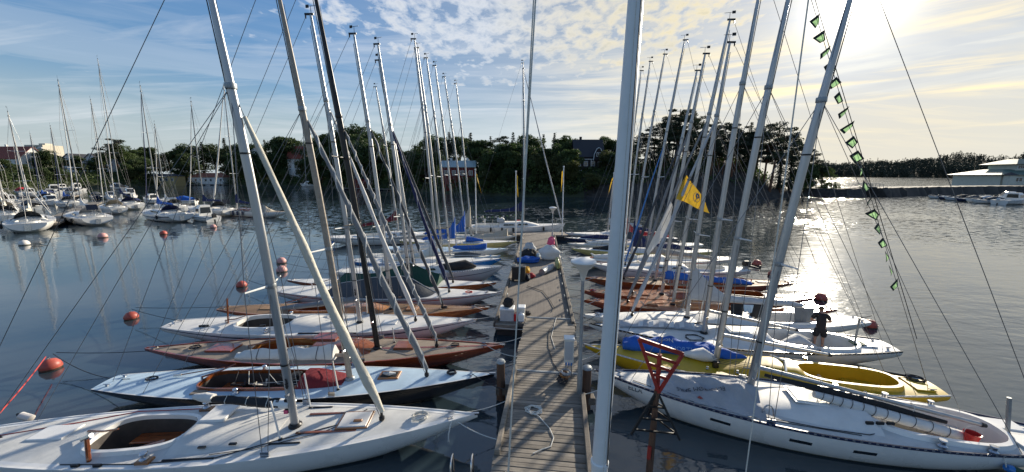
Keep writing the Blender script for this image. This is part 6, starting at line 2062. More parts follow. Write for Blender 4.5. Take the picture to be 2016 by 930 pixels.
r, h, at, mast = yacht('keelboat', 'white keelboat with black outboard motor on its stern and a tan sail cover', GEO['R8'], dict(
    B=2.3, hull='gelcoat_white', deck='deck_white', shape=dict(fb=0.70, bow=0.22, tw=0.45, th=0.36), stripes=[(0.86, 0.885, 'paint_navy')],
    cockpit=dict(x0=-3.8, x1=-1.2, w=0.65, n=3, h=0.10, floor=0.2),
    cabin=dict(x0=-1.2, x1=1.8, w=0.8, h=0.26, mat='deck_white', ramp=0.4, windows=[(-0.8, 0.7), (0.2, 0.6)]),
    mast_r=0.085, spreaders=[0.42], jib=dict(mat='paint_blue', r=0.075, t1=0.97, belly=0.2),
    boom=dict(x=-3.3, z=1.4, goose=0.075, cover=dict(mat='canvas_beige', h=0.26, w=0.2, climb=0.5))), GR)
om = thing('outboard_motor', 'small black outboard motor tilted up on the white stern', 'outboard')
om.location = (GEO['R8'][0][0] + 5.25, GEO['R8'][0][1] - 0.46, 0.85)
MB().cbox((0, 0, 0.28), (0.42, 0.30, 0.34), 0.06).build('cowl', 'black_metal', om)
MB().tube([(0.1, 0, 0.1), (0.55, 0, 0.02), (0.95, 0, -0.12)], [0.10, 0.07, 0.06], 8).build('leg', 'black_metal', om)
MB().box((0.98, 0, -0.02), (0.10, 0.04, 0.30)).build('skeg', 'black_metal', om)
MB().box((-0.05, 0, -0.02), (0.20, 0.26, 0.34)).build('bracket', 'galvanised', om)

specs = [
    ('R9', 'white keelboat with navy sail cover beyond the mahogany boats', dict(hull='gelcoat_white', deck='deck_white', stripes=[(0.86, 0.9, 'paint_red')], cov='canvas_navy', climb=1.6)),
    ('R10', 'olive yellow hulled keelboat with dark deck cover, right of the pier', dict(hull='paint_olive', deck='deck_white', cov='canvas_slate', climb=0.2)),
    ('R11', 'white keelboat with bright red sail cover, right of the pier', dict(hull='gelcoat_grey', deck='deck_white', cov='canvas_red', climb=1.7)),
    ('R12', 'navy hulled keelboat with white deck by the far pier end, right side', dict(hull='paint_navy', deck='deck_white', cov='canvas_navy', climb=0.7)),
    ('R13', 'low white keelboat farthest along the right of the pier', dict(hull='gelcoat_white', deck='deck_white', cov='canvas_light_grey', climb=0.4))]
for key, lab, s in specs:
    r, h, at, mast = yacht('keelboat', lab, GEO[key], dict(
        B=2.2, hull=s['hull'], deck=s['deck'], shape=dict(fb=0.66, bow=0.22, tw=0.4, th=0.3), stripes=s.get('stripes', []),
        cockpit=dict(x0=-3.6, x1=-1.1, w=0.62, n=3, h=0.09, floor=0.15),
        cabin=dict(x0=-1.1, x1=1.5, w=0.75, h=0.24, mat='deck_white', ramp=0.45),
        mast_r=0.08, spreaders=[0.42], boom=dict(x=-3.3, z=1.45, goose=0.07, cover=dict(mat=s['cov'], h=0.34, w=0.24, climb=s['climb'], ct=0.32))), GR)
    if key in ('R10', 'R12'):
        MB().tube([(1.5, 0.1, h.zd(1.5) + 0.10), (2.6, 0.1, h.zd(2.6) + 0.16), (4.2, 0, h.zd(4.2) + 0.06)], [0.30, 0.26, 0.08], 8, True, 1.5).build('deck_cover', 'canvas_black' if key == 'R10' else 'canvas_navy', r, smooth=60)
    if key in ('R9', 'R11'):
        MB().tube([(1.2, 0.1, h.zd(1.5) + 0.12), (2.8, 0.1, h.zd(2.6) + 0.18), (4.4, 0, h.zd(4.2) + 0.10), (4.7, 0, h.zd(4.7) + 0.35)], [0.20, 0.24, 0.16, 0.04], 8, True, 1.4).build('sail_bag', 'canvas_white', r, smooth=60)
    rope_coil(r, (4.6, 0.0, h.zd(4.6)), 0.12, 'rope_red' if key == 'R9' else 'rope_white', turns=3)

# --- cruising yacht lying across the pier head
r, h, at, mast = yacht('cruising_yacht', 'white cruising yacht across the pier head with navy sail cover and dark windows', GEO['yacht_T'], dict(
    B=3.3, hull='gelcoat_white', deck='deck_white', shape=dict(fb=1.05, bow=0.25, tw=0.75, th=0.8, wa=0.04, wb=0.92, p1=2.2), stripes=[(0.72, 0.735, 'paint_black')],
    rail=(0.03, 0.03, 'alu'), cockpit=dict(x0=-4.9, x1=-2.2, w=0.9, n=4, h=0.2, floor=0.45),
    cabin=dict(x0=-2.2, x1=2.6, w=1.15, h=0.48, mat='deck_white', ramp=0.35, windows=[(-1.7, 1.3), (0.0, 1.2)]),
    mast_r=0.10, spreaders=[0.30, 0.55, 0.78], jumpers=False, hj=0.97, shroud_top=0.97, tack_x=5.3, runners=False, jib=dict(mat='canvas_light_grey', r=0.085, t1=0.97, belly=0.3),
    boom=dict(x=-4.0, z=2.8, goose=0.10, cover=dict(mat='canvas_navy', h=0.26, w=0.18, climb=0.9, ct=0.5))), None, 'yacht')
pulpit(r, h, 4.6, 5.65, 0.6)
pulpit(r, h, -5.0, -5.65, 0.6, name='pushpit')
lifelines(r, h, -4.8, 4.4, 6)
MB().tube([(-3.9, 0, h.zd(-3.9)), (-3.9, 0, h.zd(-3.9) + 0.9)], 0.06, 8).build('steering_pedestal', 'white_paint', r)
MB().tube([(-4.1, 0.42 * math.cos(a), h.zd(-3.9) + 0.8 + 0.42 * math.sin(a)) for a in [j * math.pi / 9 for j in range(19)]], 0.018, 6).build('steering_wheel', 'steel', r)
MB().cbox((-2.0, 0, h.zd(-2) + 0.72), (0.9, 1.7, 0.45), 0.2).build('sprayhood', 'canvas_light_grey', r)
MB().box((0.2, 1.2, h.zd(0) + 0.35), (0.4, 0.2, 0.3)).build('deck_bag', 'canvas_red', r)
YT, YTH = r, h

# --- classic yacht on the mooring in the bay
r, h, at, mast = yacht('classic_yacht', 'long white classic yacht moored in the bay with row of dark fenders', GEO['moored'], dict(
    B=3.2, hull='gelcoat_white', deck='teak', shape=dict(fb=0.95, bow=0.45, stern=0.12, tw=0.2, th=0.3), boot=(0.10, 'paint_red_deep'),
    cockpit=dict(x0=-5.6, x1=-2.6, w=0.8, n=3, h=0.12, floor=0.3, inside='mahogany', coaming='mahogany'),
    cabin=dict(x0=-2.5, x1=2.0, w=0.9, h=0.35, mat='mahogany', ramp=0.2, p=6),
    mast_r=0.12, spreaders=[0.30, 0.60], hj=0.97, shroud_top=0.95, tack_x=8.6, wire_r=0.014,
    jib=dict(mat='canvas_white', r=0.14, t1=0.96),
    boom=dict(x=-4.4, z=2.1, goose=0.06, cover=dict(mat='canvas_navy', h=0.3, w=0.2, climb=1.5, ct=0.25))), None, 'yacht')
tent_part(r, h, dict(x0=-6.6, x1=-2.4, ridge=lambda u: 1.15 * min(1, u / 0.5, (1 - u) / 0.1 + 0.3), mat='canvas_beige', k=0.9))
MOORED, MOOREDH = r, h

# ------------------------------------------------------------------ gangway of loose planks and the floating pier
gw = thing('plank_gangway', 'weathered grey plank gangway leading onto the pier', 'gangway', (0.02, 2.2, 0), R(-7.1))
GWL, GWW = 14.2, 2.24
pl_mesh = []
rp = random.Random(8)
for k in range(8):
    jx = rp.uniform(-0.015, 0.015)
    pl_mesh.append(MB().cbox((jx, 0, 0), (GWW + rp.uniform(-0.03, 0.03), 0.134, 0.04), 0.006, rp.uniform(-0.003, 0.003)).mesh('plank', 'plank_wood', 30))
n = int(GWL / 0.148)
for i in range(n):
    o = link('plank', pl_mesh[rp.randrange(8)], gw, (rp.uniform(-0.012, 0.012), 0.148 * i + rp.uniform(-0.003, 0.003), 0.60 + rp.uniform(-0.006, 0.006)), rp.uniform(-0.006, 0.006))
for x in (-0.95, 0, 0.95):
    MB().box((x, GWL / 2 - 0.1, 0.47), (0.14, GWL, 0.20)).build('stringer', 'plank_wood_dark', gw)
MB().cbox((-1.06, 7.35, 0.70), (0.13, 3.9, 0.15), 0.015, R(0.3)).build('kerb_beam', 'plank_wood', gw)
MB().cbox((1.10, 6.3, 0.70), (0.13, 3.4, 0.15), 0.015, R(-0.6)).build('kerb_beam', 'plank_wood_dark', gw)
for y in (9.25, 13.95):
    MB().cbox((0, y, 0.632), (2.1, 0.10, 0.03), 0.006).build('threshold_strip', 'galvanised', gw)

fp = thing('floating_pier', 'broad grey floating pier running out between the moored boats', 'pier', (1.0, 15.5, 0), R(-4.6))
PL = 24.3
MB().box((0, PL / 2, 0.50), (3.5, PL, 0.18)).build('pier_deck', 'dock_deck', fp, 0)
for sx in (-1, 1):
    MB().cbox((sx * 1.72, PL / 2, 0.66), (0.14, PL - 0.1, 0.13), 0.015).build('edge_beam', 'plank_wood_dark', fp)
    MB().box((sx * 1.60, PL / 2, 0.10), (0.24, PL - 0.2, 0.60)).build('float_side', 'float_dark', fp)
    MB().cbox((sx * 1.83, 3.0, 0.35), (0.10, 5.6, 0.22), 0.02).build('fender_board', 'plank_wood_dark', fp)
MB().box((0, 0.08, 0.12), (3.4, 0.20, 0.55)).build('float_end', 'float_dark', fp)
MB().cbox((-1.25, -0.10, 0.45), (1.0, 0.16, 0.24), 0.02).build('front_beam', 'plank_wood', fp)
MB().cbox((1.55, -0.10, 0.45), (0.5, 0.16, 0.24), 0.02).build('front_beam', 'plank_wood', fp)
MB().box((1.6, PL + 1.1, 0.505), (9.0, 2.2, 0.18)).build('pier_head', 'dock_deck', fp, 0)
MB().box((1.6, PL + 1.1, 0.12), (8.8, 2.0, 0.55)).build('float_end', 'float_dark', fp)
for k in range(11):
    for sx in (-1, 1):
        MB().tube([(sx * 1.55, 1.2 + 2.2 * k, 0.60), (sx * 1.55, 1.2 + 2.2 * k, 0.74), (sx * 1.55, 1.5 + 2.2 * k, 0.74), (sx * 1.55, 1.5 + 2.2 * k, 0.60)], 0.02, 6).build('mooring_ring', 'galvanised', fp)


def pier_pt(x, y, z=0.6):
    v = Matrix.Rotation(R(-4.6), 3, 'Z') @ Vector((x, y, 0))
    return Vector((1.0 + v.x, 15.5 + v.y, z))


ld = thing('landing_stage', 'small wooden landing stage beside the gangway foot', 'landing', (-1.35, 6.5, 0))
for k in range(9):
    MB().cbox((0.05, -0.55 + 0.15 * k, 0.52), (1.7, 0.134, 0.04), 0.006).build('plank', 'plank_wood', ld)
for x in (-0.6, 0.6):
    MB().box((x, 0.05, 0.20), (0.16, 1.3, 0.6)).build('bearer', 'plank_wood_dark', ld)
lad = thing('bathing_ladder', 'curved steel handrails of a bathing ladder on the landing stage', 'ladder', (-1.3, 7.15, 0))
for sx in (-0.02, 0.42):
    MB().tube([(sx, -0.25, 0.54), (sx, -0.25, 0.95), (sx, -0.18, 1.05), (sx, -0.06, 1.08), (sx, 0.06, 1.05), (sx, 0.12, 0.92), (sx, 0.14, -0.7)], 0.022, 8).build('handrail', 'steel', lad)
for k in range(4):
    MB().tube([(-0.02, 0.14, 0.3 - 0.28 * k), (0.42, 0.14, 0.3 - 0.28 * k)], 0.016, 6).build('rung', 'steel', lad)

# mooring piles beside the gangway
for (x, y, zt, lab) in ((-0.36, 10.85, 1.28, 'brown timber pile left of the gangway'), (2.30, 10.35, 1.35, 'brown timber pile with grey cap right of the gangway')):
    o = thing('mooring_pile', lab, 'pile', (x, y, -1.0))
    MB().lathe([(0.15, 0), (0.145, 1.0), (0.13, zt + 0.98)], 14).build('shaft', 'pile_wood', o)
    MB().lathe([(0.15, zt + 0.98), (0.155, zt + 1.0), (0.12, zt + 1.06), (0.03, zt + 1.09)], 14).build('cap', 'galvanised', o)
    MB().cbox((0.05, 0.02, 1.30), (0.42, 0.30, 0.22), 0.02).build('clamp_block', 'plank_wood_dark', o)

# street lamps of the pier


def lamp(x, y, ztop, lab, s=1.0):
    o = thing('pier_lamp', lab, 'lamp', (x, y, 0.6), 0, 'lamps along the pier')
    z = ztop - 0.6
    MB().lathe([(0.075 * s, -0.02), (0.075 * s, 1.0), (0.055 * s, 1.05), (0.05 * s, z - 0.5)], 12).build('post', 'galvanised', o)
    MB().lathe([(0.05 * s, z - 0.62), (0.07 * s, z - 0.52), (0.14 * s, z - 0.30), (0.35 * s, z - 0.10), (0.37 * s, z - 0.06)], 20).build('shade', 'off_white_plastic', o)
    MB().lathe([(0.372 * s, z - 0.06), (0.36 * s, z - 0.02), (0.20 * s, z + 0.04), (0.02, z + 0.06)], 20).build('lamp_cap', 'white_paint', o)
    return o


lamp(2.05, 10.2, 4.78, 'near pier lamp with white funnel shade beside the gangway')
lamp(3.92, 35.1, 4.05, 'distant pier lamp near the pier head')

# electricity cabinet with its coil of cable
ec = thing('power_cabinet', 'pale grey electricity cabinet on the gangway edge', 'cabinet', (1.86, 11.15, 0.62), R(-7))
for sx in (-0.09, 0.09):
    MB().box((sx, 0, 0.28), (0.05, 0.05, 0.58)).build('leg', 'galvanised', ec)
MB().cbox((0, 0, 0.93), (0.30, 0.26, 0.80), 0.015).build('cabinet_body', 'off_white_plastic', ec)
MB().cbox((0, -0.005, 1.35), (0.34, 0.30, 0.05), 0.015).build('lid', 'white_paint', ec)
MB().box((-0.01, -0.137, 0.95), (0.24, 0.012, 0.62)).build('door', 'canvas_light_grey', ec)
for k in range(3):
    MB().box((-0.08 + 0.08 * k, -0.14, 0.50), (0.05, 0.05, 0.08)).build('socket', 'paint_blue', ec)
cc = thing('cable_coil', 'tangled coil of black and orange cables below the power cabinet', 'cable', (1.68, 10.85, 0.63))
for k, m in enumerate(('rope_dark', 'rope_dark', 'varnish_gold', 'canvas_light_grey')):
    pts = []
    for i in range(44):
        a = i / 11 * 2 * math.pi
        pts.append((0.05 * k - 0.08 + 0.15 * math.cos(a) * rp.uniform(0.7, 1.2), 0.06 * k - 0.1 + 0.2 * math.sin(a) * rp.uniform(0.7, 1.2), 0.03 + 0.06 * k + 0.002 * i))
    MB().tube(pts, 0.013, 5).build('cable', m, cc)

# ------------------------------------------------------------------ signal mast close to the camera
sm = thing('signal_mast', 'thick white signal mast rising close in front of the gangway', 'flagpole', (1.60, 6.0, 0))
MB().tube([(0, 0, -1.5), (0.02, 0, 0.9), (0.03, 0, 1.55)], [0.13, 0.13, 0.13], 20).build('lower_post', 'white_paint', sm)
MB().lathe([(0.130, 1.50), (0.150, 1.54), (0.150, 1.86), (0.165, 1.88), (0.165, 1.95), (0.150, 1.97)], 24, (0.03, 0, 0)).build('collar', 'white_paint', sm)
MB().tube([(0.03, 0, 1.9), (0.09, 0, 4.0), (0.18, 0, 7.0), (0.26, 0, 10.0), (0.40, 0, 15.5)], [0.142, 0.138, 0.128, 0.113, 0.08], 24, True, 1.0).build('pole', 'white_paint', sm)
MB().tube([(0.06 + 0.075, -0.125, 1.95), (0.09 + 0.070, -0.122, 4.0), (0.18 + 0.062, -0.113, 7.0), (0.26 + 0.05, -0.103, 10.0), (0.40 + 0.04, -0.07, 15.3)], 0.010, 5).build('sail_track', 'rubber_black', sm)
MB().tube([(-1.25, 0, 13.6), (0.36, 0, 13.4), (2.95, 0, 13.6)], [0.03, 0.06, 0.03], 10).build('yard', 'white_paint', sm)
wire(sm, 'halyard', (0.05, -0.17, 1.3), (0.28, -0.14, 12.5), 0.006, 'rope_white')
wire(sm, 'halyard', (-1.68, 0.0, 1.62), (-1.05, 0, 13.5), 0.012, 'rope_white')
wire(sm, 'halyard', (-1.74, 1.2, 0.62), (-1.68, 0.0, 1.62), 0.012, 'rope_white')
wire(sm, 'halyard', (-1.71, 0.02, 0.62), (-1.10, 0, 13.5), 0.010, 'rope_white')
wire(sm, 'halyard', (2.76, 0, 0.55), (2.88, 0, 13.5), 0.013, 'rope_white')
o = thing('mooring_pile', 'short timber pile below the signal mast halyard', 'pile', (4.36, 6.0, -1))
MB().lathe([(0.13, 0), (0.12, 1.5), (0.05, 1.6)], 12).build('shaft', 'pile_wood', o)

# ------------------------------------------------------------------ red and black beacon in the water
bc = thing('harbour_beacon', 'slanted red triangle topmark on a black lattice beacon post', 'beacon', (3.20, 7.3, 0))
tl, trr, ap = Vector((-0.50, 0.0, 3.74)), Vector((0.50, 0.08, 3.36)), Vector((0.0, 0, 2.50))


def bar(a, b, w, m, nm, par=bc, dp=0.05):
    a, b = Vector(a), Vector(b)
    d = (b - a).normalized()
    nrm = Vector((0, 1, 0))
    s_ = d.cross(nrm).normalized() * w / 2
    q = nrm * dp / 2
    MB().loft([[p + s_ + q, p - s_ + q, p - s_ - q, p + s_ - q] for p in (a, b)]).build(nm, m, par, 0)


bar(tl, trr, 0.085, 'paint_red', 'topmark_edge')
bar(tl, ap, 0.065, 'paint_red', 'topmark_edge')
bar(trr, ap, 0.065, 'paint_red', 'topmark_edge')
for t in (0.25, 0.45, 0.65):
    bar(tl.lerp(ap, t) + Vector((0, 0.01, 0)), trr.lerp(ap, t) + Vector((0, 0.01, 0)), 0.065, 'paint_red', 'topmark_slat', dp=0.03)
MB().tube([(0.0, 0.09, 1.9), (0.0, 0.08, 3.35)], 0.05, 10).build('red_sleeve', 'paint_red', bc)
MB().tube([(0.0, 0.09, 3.3), (0.03, 0.09, 3.75)], 0.016, 6).build('spike', 'galvanised', bc)
MB().tube([(-0.06, 0.10, -1.2), (-0.03, 0.10, 1.0), (0.0, 0.09, 2.5)], [0.085, 0.08, 0.06], 8).build('post', 'pile_wood', bc)
MB().tube([(-0.11, 0.02, 0.85), (-0.10, 0.02, 1.15)], 0.045, 8).build('red_marker', 'paint_red', bc)
for e in ((-0.58, -0.1, 1.55), (0.47, -0.15, 1.46), (0.05, 0.6, 1.5)):
    bar((0, 0.08, 2.48), e, 0.05, 'black_metal', 'strut', dp=0.04)
for t in (0.35, 0.62, 0.88):
    a = Vector((0, 0.08, 2.48)).lerp(Vector((-0.58, -0.1, 1.55)), t)
    b = Vector((0, 0.08, 2.48)).lerp(Vector((0.47, -0.15, 1.46)), t)
    bar(a, b, 0.035, 'black_metal', 'cross_bar', dp=0.03)
    c = Vector((0, 0.08, 2.48)).lerp(Vector((0.05, 0.6, 1.5)), t)
    bar(b, c, 0.035, 'black_metal', 'cross_bar', dp=0.03)

# ------------------------------------------------------------------ gear on the pier


def lumpy(name, c, s, m, seed, parent=None, n=14, rough=0.18, squash=0.8):
    """soft bag or heap: a rounded body with folds, flat underneath"""
    rd_ = random.Random(seed)
    ph = [rd_.uniform(0, 6) for _ in range(4)]
    rings = []
    for i in range(n + 1):
        th_ = math.pi * (i / n)
        row = []
        for k in range(18):
            a = 2 * math.pi * k / 18
            r = 1 + rough * (math.sin(3 * a + ph[0] + 2 * th_) * 0.6 + math.sin(5 * a + ph[1] - 3 * th_) * 0.4 + math.sin(7 * th_ + ph[2]) * 0.35)
            z = -math.cos(th_)
            row.append((c[0] + s[0] * r * math.sin(th_) ** squash * math.cos(a), c[1] + s[1] * r * math.sin(th_) ** squash * math.sin(a), c[2] + s[2] * max(-0.72, z) * (r if z > 0 else 1) + 0.72 * s[2]))
        rings.append(row)
    return MB().loft(rings).build(name, m, parent, 70)


gb = thing('storage_box', 'grey storage box with pale lid at the pier edge', 'box', (-0.22, 16.0, 0.6), R(-4))
MB().cbox((0, 0, 0.26), (0.62, 0.52, 0.52), 0.02).build('box_body', 'canvas_light_grey', gb)
MB().cbox((0, 0, 0.55), (0.66, 0.56, 0.07), 0.02).build('lid', 'white_paint', gb)
gb2 = thing('storage_box', 'light grey box beside the red canister on the pier', 'box', (0.42, 16.15, 0.6), R(-4))
MB().cbox((0, 0, 0.26), (0.36, 0.40, 0.52), 0.02).build('box_body', 'off_white_plastic', gb2)
MB().cbox((0, 0, 0.55), (0.40, 0.44, 0.06), 0.02).build('lid', 'white_paint', gb2)
jc = thing('canister', 'red fuel canister standing on the pier', 'canister', (0.17, 15.82, 0.6), R(-4))
MB().cbox((0, 0, 0.16), (0.17, 0.14, 0.32), 0.03).build('canister_body', 'plastic_red', jc)
MB().tube([(-0.05, 0, 0.31), (-0.05, 0, 0.38), (0.05, 0, 0.38), (0.05, 0, 0.31)], 0.015, 6).build('handle', 'plastic_red', jc)
jc = thing('canister', 'white plastic canister next to the red one', 'canister', (0.42, 15.8, 0.6), R(-4))
MB().cbox((0, 0, 0.17), (0.26, 0.18, 0.34), 0.04).build('canister_body', 'white_paint', jc)
MB().lathe([(0.04, 0.33), (0.04, 0.40), (0.03, 0.41)], 10).build('screw_cap', 'white_paint', jc)
bp_ = thing('backpack', 'black backpack lying on the grey storage box', 'backpack', (-0.18, 16.05, 1.19))
lumpy('pack_body', (0, 0, 0), (0.24, 0.18, 0.24), 'canvas_black', 5, bp_)
MB().tube([(0.16, -0.1, 0.08), (0.26, -0.16, 0.30), (0.18, -0.05, 0.42)], 0.02, 6).build('strap', 'canvas_black', bp_)
tag(lumpy('crumpled_jacket', (0.72, 16.6, 0.6), (0.20, 0.13, 0.09), 'canvas_black', 8), 'small black crumpled jacket on the pier planks', 'jacket')

bb = thing('equipment_crate', 'tall black crate on a small trolley at the left pier edge', 'crate', (0.42, 22.2, 0.6), R(-4))
MB().cbox((0, 0, 0.52), (0.82, 0.62, 0.78), 0.02).build('crate_body', 'rubber_black', bb)
MB().cbox((0, 0, 0.935), (0.88, 0.68, 0.05), 0.015).build('lid', 'canvas_slate', bb)
for sx in (-0.34, 0.34):
    for sy in (-0.24, 0.24):
        MB().tube([(sx, sy - 0.03, 0.08), (sx, sy + 0.03, 0.08)], 0.08, 10).build('wheel', 'rubber_black', bb)
rope_coil(bb, (-0.32, 0.0, 0.96), 0.14, 'rope_white', 'hanging_rope', 5)
for i, (nm, lab, c, s, m) in enumerate((
        ('duffel_bag', 'blue bundled sail covers on the pier', (1.25, 27.0, 0.6), (0.85, 0.42, 0.26), 'canvas_blue'),
        ('kit_bag', 'dark bag heaped behind the blue bundle', (1.35, 28.4, 0.6), (0.62, 0.40, 0.42), 'canvas_black'),
        ('kit_bag', 'grey white bag on top of the dark heap', (1.40, 29.2, 0.6), (0.5, 0.35, 0.62), 'canvas_light_grey'),
        ('sail_bag', 'large white sail bag on the right of the pier', (2.98, 28.0, 0.6), (0.80, 0.55, 0.62), 'canvas_white'),
        ('kit_bag', 'pink bag behind the white sail bag', (3.62, 33.2, 0.6), (0.34, 0.30, 0.50), 'plastic_pink'),
        ('towel', 'yellow towel lying by the black crate', (1.02, 23.7, 0.6), (0.20, 0.35, 0.28), 'flag_yellow'),
        ('kit_bag', 'red and black bag beside the yellow towel', (1.22, 22.9, 0.6), (0.27, 0.30, 0.16), 'canvas_red'),
        ('kit_bag', 'small navy bag between crate and yellow towel', (0.98, 22.4, 0.6), (0.18, 0.40, 0.22), 'cushion_navy'),
        ('kit_bag', 'light blue bag right of the dark heap', (2.05, 28.6, 0.6), (0.24, 0.28, 0.22), 'deck_light_blue'),
        ('yellow_cloth', 'limp yellow cloth hanging at the right pier edge', (3.22, 25.3, 0.6), (0.16, 0.62, 0.42), 'paint_olive'))):
    tag(lumpy(nm, c, s, m, 40 + i), lab, nm.split('_')[-1])
rs = thing('rolled_sail', 'rolled grey green sail lying along the right of the pier', 'sail', (2.45, 24.4, 0.78), R(62))
MB().tube([(-0.95, 0, 0), (-0.5, 0.02, 0.01), (0.3, -0.02, 0), (0.95, 0.01, 0)], [0.20, 0.22, 0.21, 0.15], 16).build('roll', 'canvas_light_grey', rs, 60)
MB().tube([(-0.98, 0, 0), (-0.7, 0, 0)], [0.215, 0.225], 16).build('end_wrap', 'galvanised', rs, 60)
for k in (-0.3, 0.4):
    MB().tube([(k, 0.225 * math.cos(a), 0.225 * math.sin(a)) for a in [j * math.pi / 8 for j in range(17)]], 0.012, 5, False).build('lashing', 'rope_white', rs)
tag(MB().tube(sag((0.9, 21.0, 0.63), (1.75, 20.0, 0.63), 0.0, 2) + [Vector((2.0, 18.6, 0.63)), Vector((2.1, 17.4, 0.63)), Vector((1.95, 16.9, 0.63))], 0.016, 5).build('power_cable', 'rope_dark'), 'thin black cable lying across the far pier deck', 'cable')
tag(MB().tube([(1.66, 10.9, 0.64), (1.45, 12.0, 0.64), (1.40, 13.2, 0.64), (1.55, 14.6, 0.64), (1.95, 15.6, 0.64), (2.2, 16.4, 0.66)], 0.014, 5).build('power_cable', 'rope_dark'), 'dark cable running along the gangway to the cabinet', 'cable')
tag(MB().tube([(1.64, 13.0, 0.64), (1.60, 14.0, 0.64), (1.9, 15.4, 0.64), (2.05, 16.0, 0.66)], 0.012, 5).build('rope', 'rope_white'), 'short white line on the upper gangway', 'rope')
pts = []
for i in range(50):
    a = i / 9 * 2 * math.pi
    pts.append((0.62 + 0.24 * math.cos(a) * rp.uniform(0.5, 1.2), 9.35 + 0.22 * math.sin(a) * rp.uniform(0.5, 1.2), 0.64 + 0.0006 * i))
pts += [(0.75, 9.05, 0.64), (0.98, 8.6, 0.64), (1.05, 8.25, 0.64), (0.95, 7.95, 0.64), (0.72, 7.85, 0.64), (0.50, 7.72, 0.64)]
tag(MB().tube(pts, 0.014, 6).build('rope', 'rope_white'), 'loose tangle of white rope lying on the gangway planks', 'rope')

# white pennant poles at the pier head
for (x, y, zt, lab, fl_, sd) in ((0.42, 39.6, 7.4, 'white flagpole with limp yellow pennant left of the pier head', True, 1), (5.52, 39.7, 7.9, 'white flagpole with limp yellow pennant right of the pier head', True, -1), (-3.9, 39.5, 7.6, 'white pole with yellow pennant among the masts left of the pier head', True, 1), (9.9, 36.0, 7.2, 'white pole with yellow pennant behind the signal mast', True, -1)):
    o = thing('flagpole', lab, 'flagpole', (x, y, 0.5), 0, 'pennant poles of the pier head')
    MB().tube([(0, 0, -0.6), (0, 0, zt - 0.5)], [0.07, 0.05], 10).build('pole', 'white_paint', o)
    MB().lathe([(0.02, 0), (0.09, 0.03), (0.09, 0.12), (0.02, 0.16)], 10, (0, 0, zt - 0.5)).build('finial', 'white_paint', o)
    rings = []
    for i in range(13):
        t = i / 12
        wv_ = 0.05 * math.sin(9 * t + sd)
        z = zt - 0.8 - 2.2 * t
        xx = sd * (0.08 + (0.55 if x < -1 or x > 8 else 0.12) * t ** 1.2)
        rings.append([(xx, wv_ - 0.03, z), (xx + sd * 0.11 * (1 - 0.6 * t), wv_ + 0.06 * math.sin(5 * t), z - 0.15)])
    MB().loft(rings, False).build('pennant', 'flag_yellow', o, 60)

# ------------------------------------------------------------------ buoys
BU = 0


def buoy(x, y, r, m, lab, tip=None):
    o = thing('mooring_buoy', lab, 'buoy', (x, y, 0), 0, 'mooring buoys')
    MB().lathe([(0.02, -r * 0.9), (r * 0.55, -r * 0.75), (r * 0.93, -r * 0.3), (r, 0.05), (r * 0.93, r * 0.45), (r * 0.62, r * 0.88), (r * 0.25, r * 1.02), (0.05, r * 1.05)], 16, (0, 0, r * 0.25)).build('float', m, o, 50)
    MB().lathe([(r * 1.01, -0.02), (r * 1.03, 0.03), (r * 1.01, 0.08)], 16, (0, 0, r * 0.25)).build('seam', m, o)
    MB().lathe([(r * 0.985, -r * 0.22 + 0.005), (r * 1.006, -r * 0.05)], 16, (0, 0, r * 0.25), False).build('algae_band', 'algae', o)
    MB().tube([(r * 0.12 * math.cos(a), 0, r * 1.35 + r * 0.16 * math.sin(a)) for a in [j * math.pi / 6 for j in range(13)]], r * 0.05, 5).build('lifting_ring', 'galvanised', o)
    return o


for (x, y, r, m, lab) in (
        (-17.3, 12.7, 0.30, 'buoy_red', 'large faded red buoy with taut lines at the left, nearest'),
        (-19.2, 17.5, 0.28, 'buoy_red', 'red buoy tied to the stern of the white boat with dark stripe'),
        (-17.5, 22.8, 0.30, 'buoy_red', 'dark red buoy left of the nearest mast, alone'),
        (-18.9, 29.2, 0.36, 'buoy_pink', 'farther one of the two pink buoys close together'),
        (-17.2, 26.5, 0.36, 'buoy_pink', 'nearer one of the two pink buoys close together'),
        (-47.0, 41.4, 0.42, 'buoy_pink', 'pink and white buoy below the second marina yacht'),
        (-50.1, 36.9, 0.40, 'buoy_white', 'pale buoy below the leftmost marina yacht'),
        (-42.1, 43.6, 0.36, 'buoy_red', 'small red buoy behind the blue striped marina yacht'),
        (-40.5, 49.1, 0.36, 'buoy_pink', 'pink buoy with white stick below the small cabin boat'),
        (-36.9, 53.2, 0.28, 'buoy_red', 'tiny red buoy right of the moored classic yacht'),
        (19.6, 28.5, 0.34, 'buoy_red', 'farthest red buoy off the right hand boats'),
        (18.7, 25.4, 0.30, 'buoy_red', 'red buoy half hidden by the big mast at right'),
        (17.9, 20.3, 0.31, 'buoy_red', 'pinkish red buoy in the sun glitter at right'),
        (17.1, 16.5, 0.27, 'buoy_red', 'dark red buoy tied to a white stern near the man')):
    buoy(x, y, r, m, lab)
o = thing('fender', 'white cylindrical fender hanging on the red line at the left', 'fender', (-13.75, 9.35, 0.42))
MB().tube([(-0.17, 0, 0.06), (-0.14, 0, 0.05), (0.14, 0, -0.05), (0.17, 0, -0.06)], [0.04, 0.095, 0.095, 0.04], 14).build('fender_body', 'buoy_white', o)
MB().tube([(-0.24, 0, 0.09), (-0.17, 0, 0.06)], [0.03, 0.06], 8).build('end_cap', 'rubber_black', o)


def line(a, b, drop, m, lab, r=0.012, nm='mooring_line', grp='mooring lines'):
    return tag(MB().tube(sag(a, b, drop, 12), r, 5, False).build(nm, m, None, 60), lab, 'rope', grp)


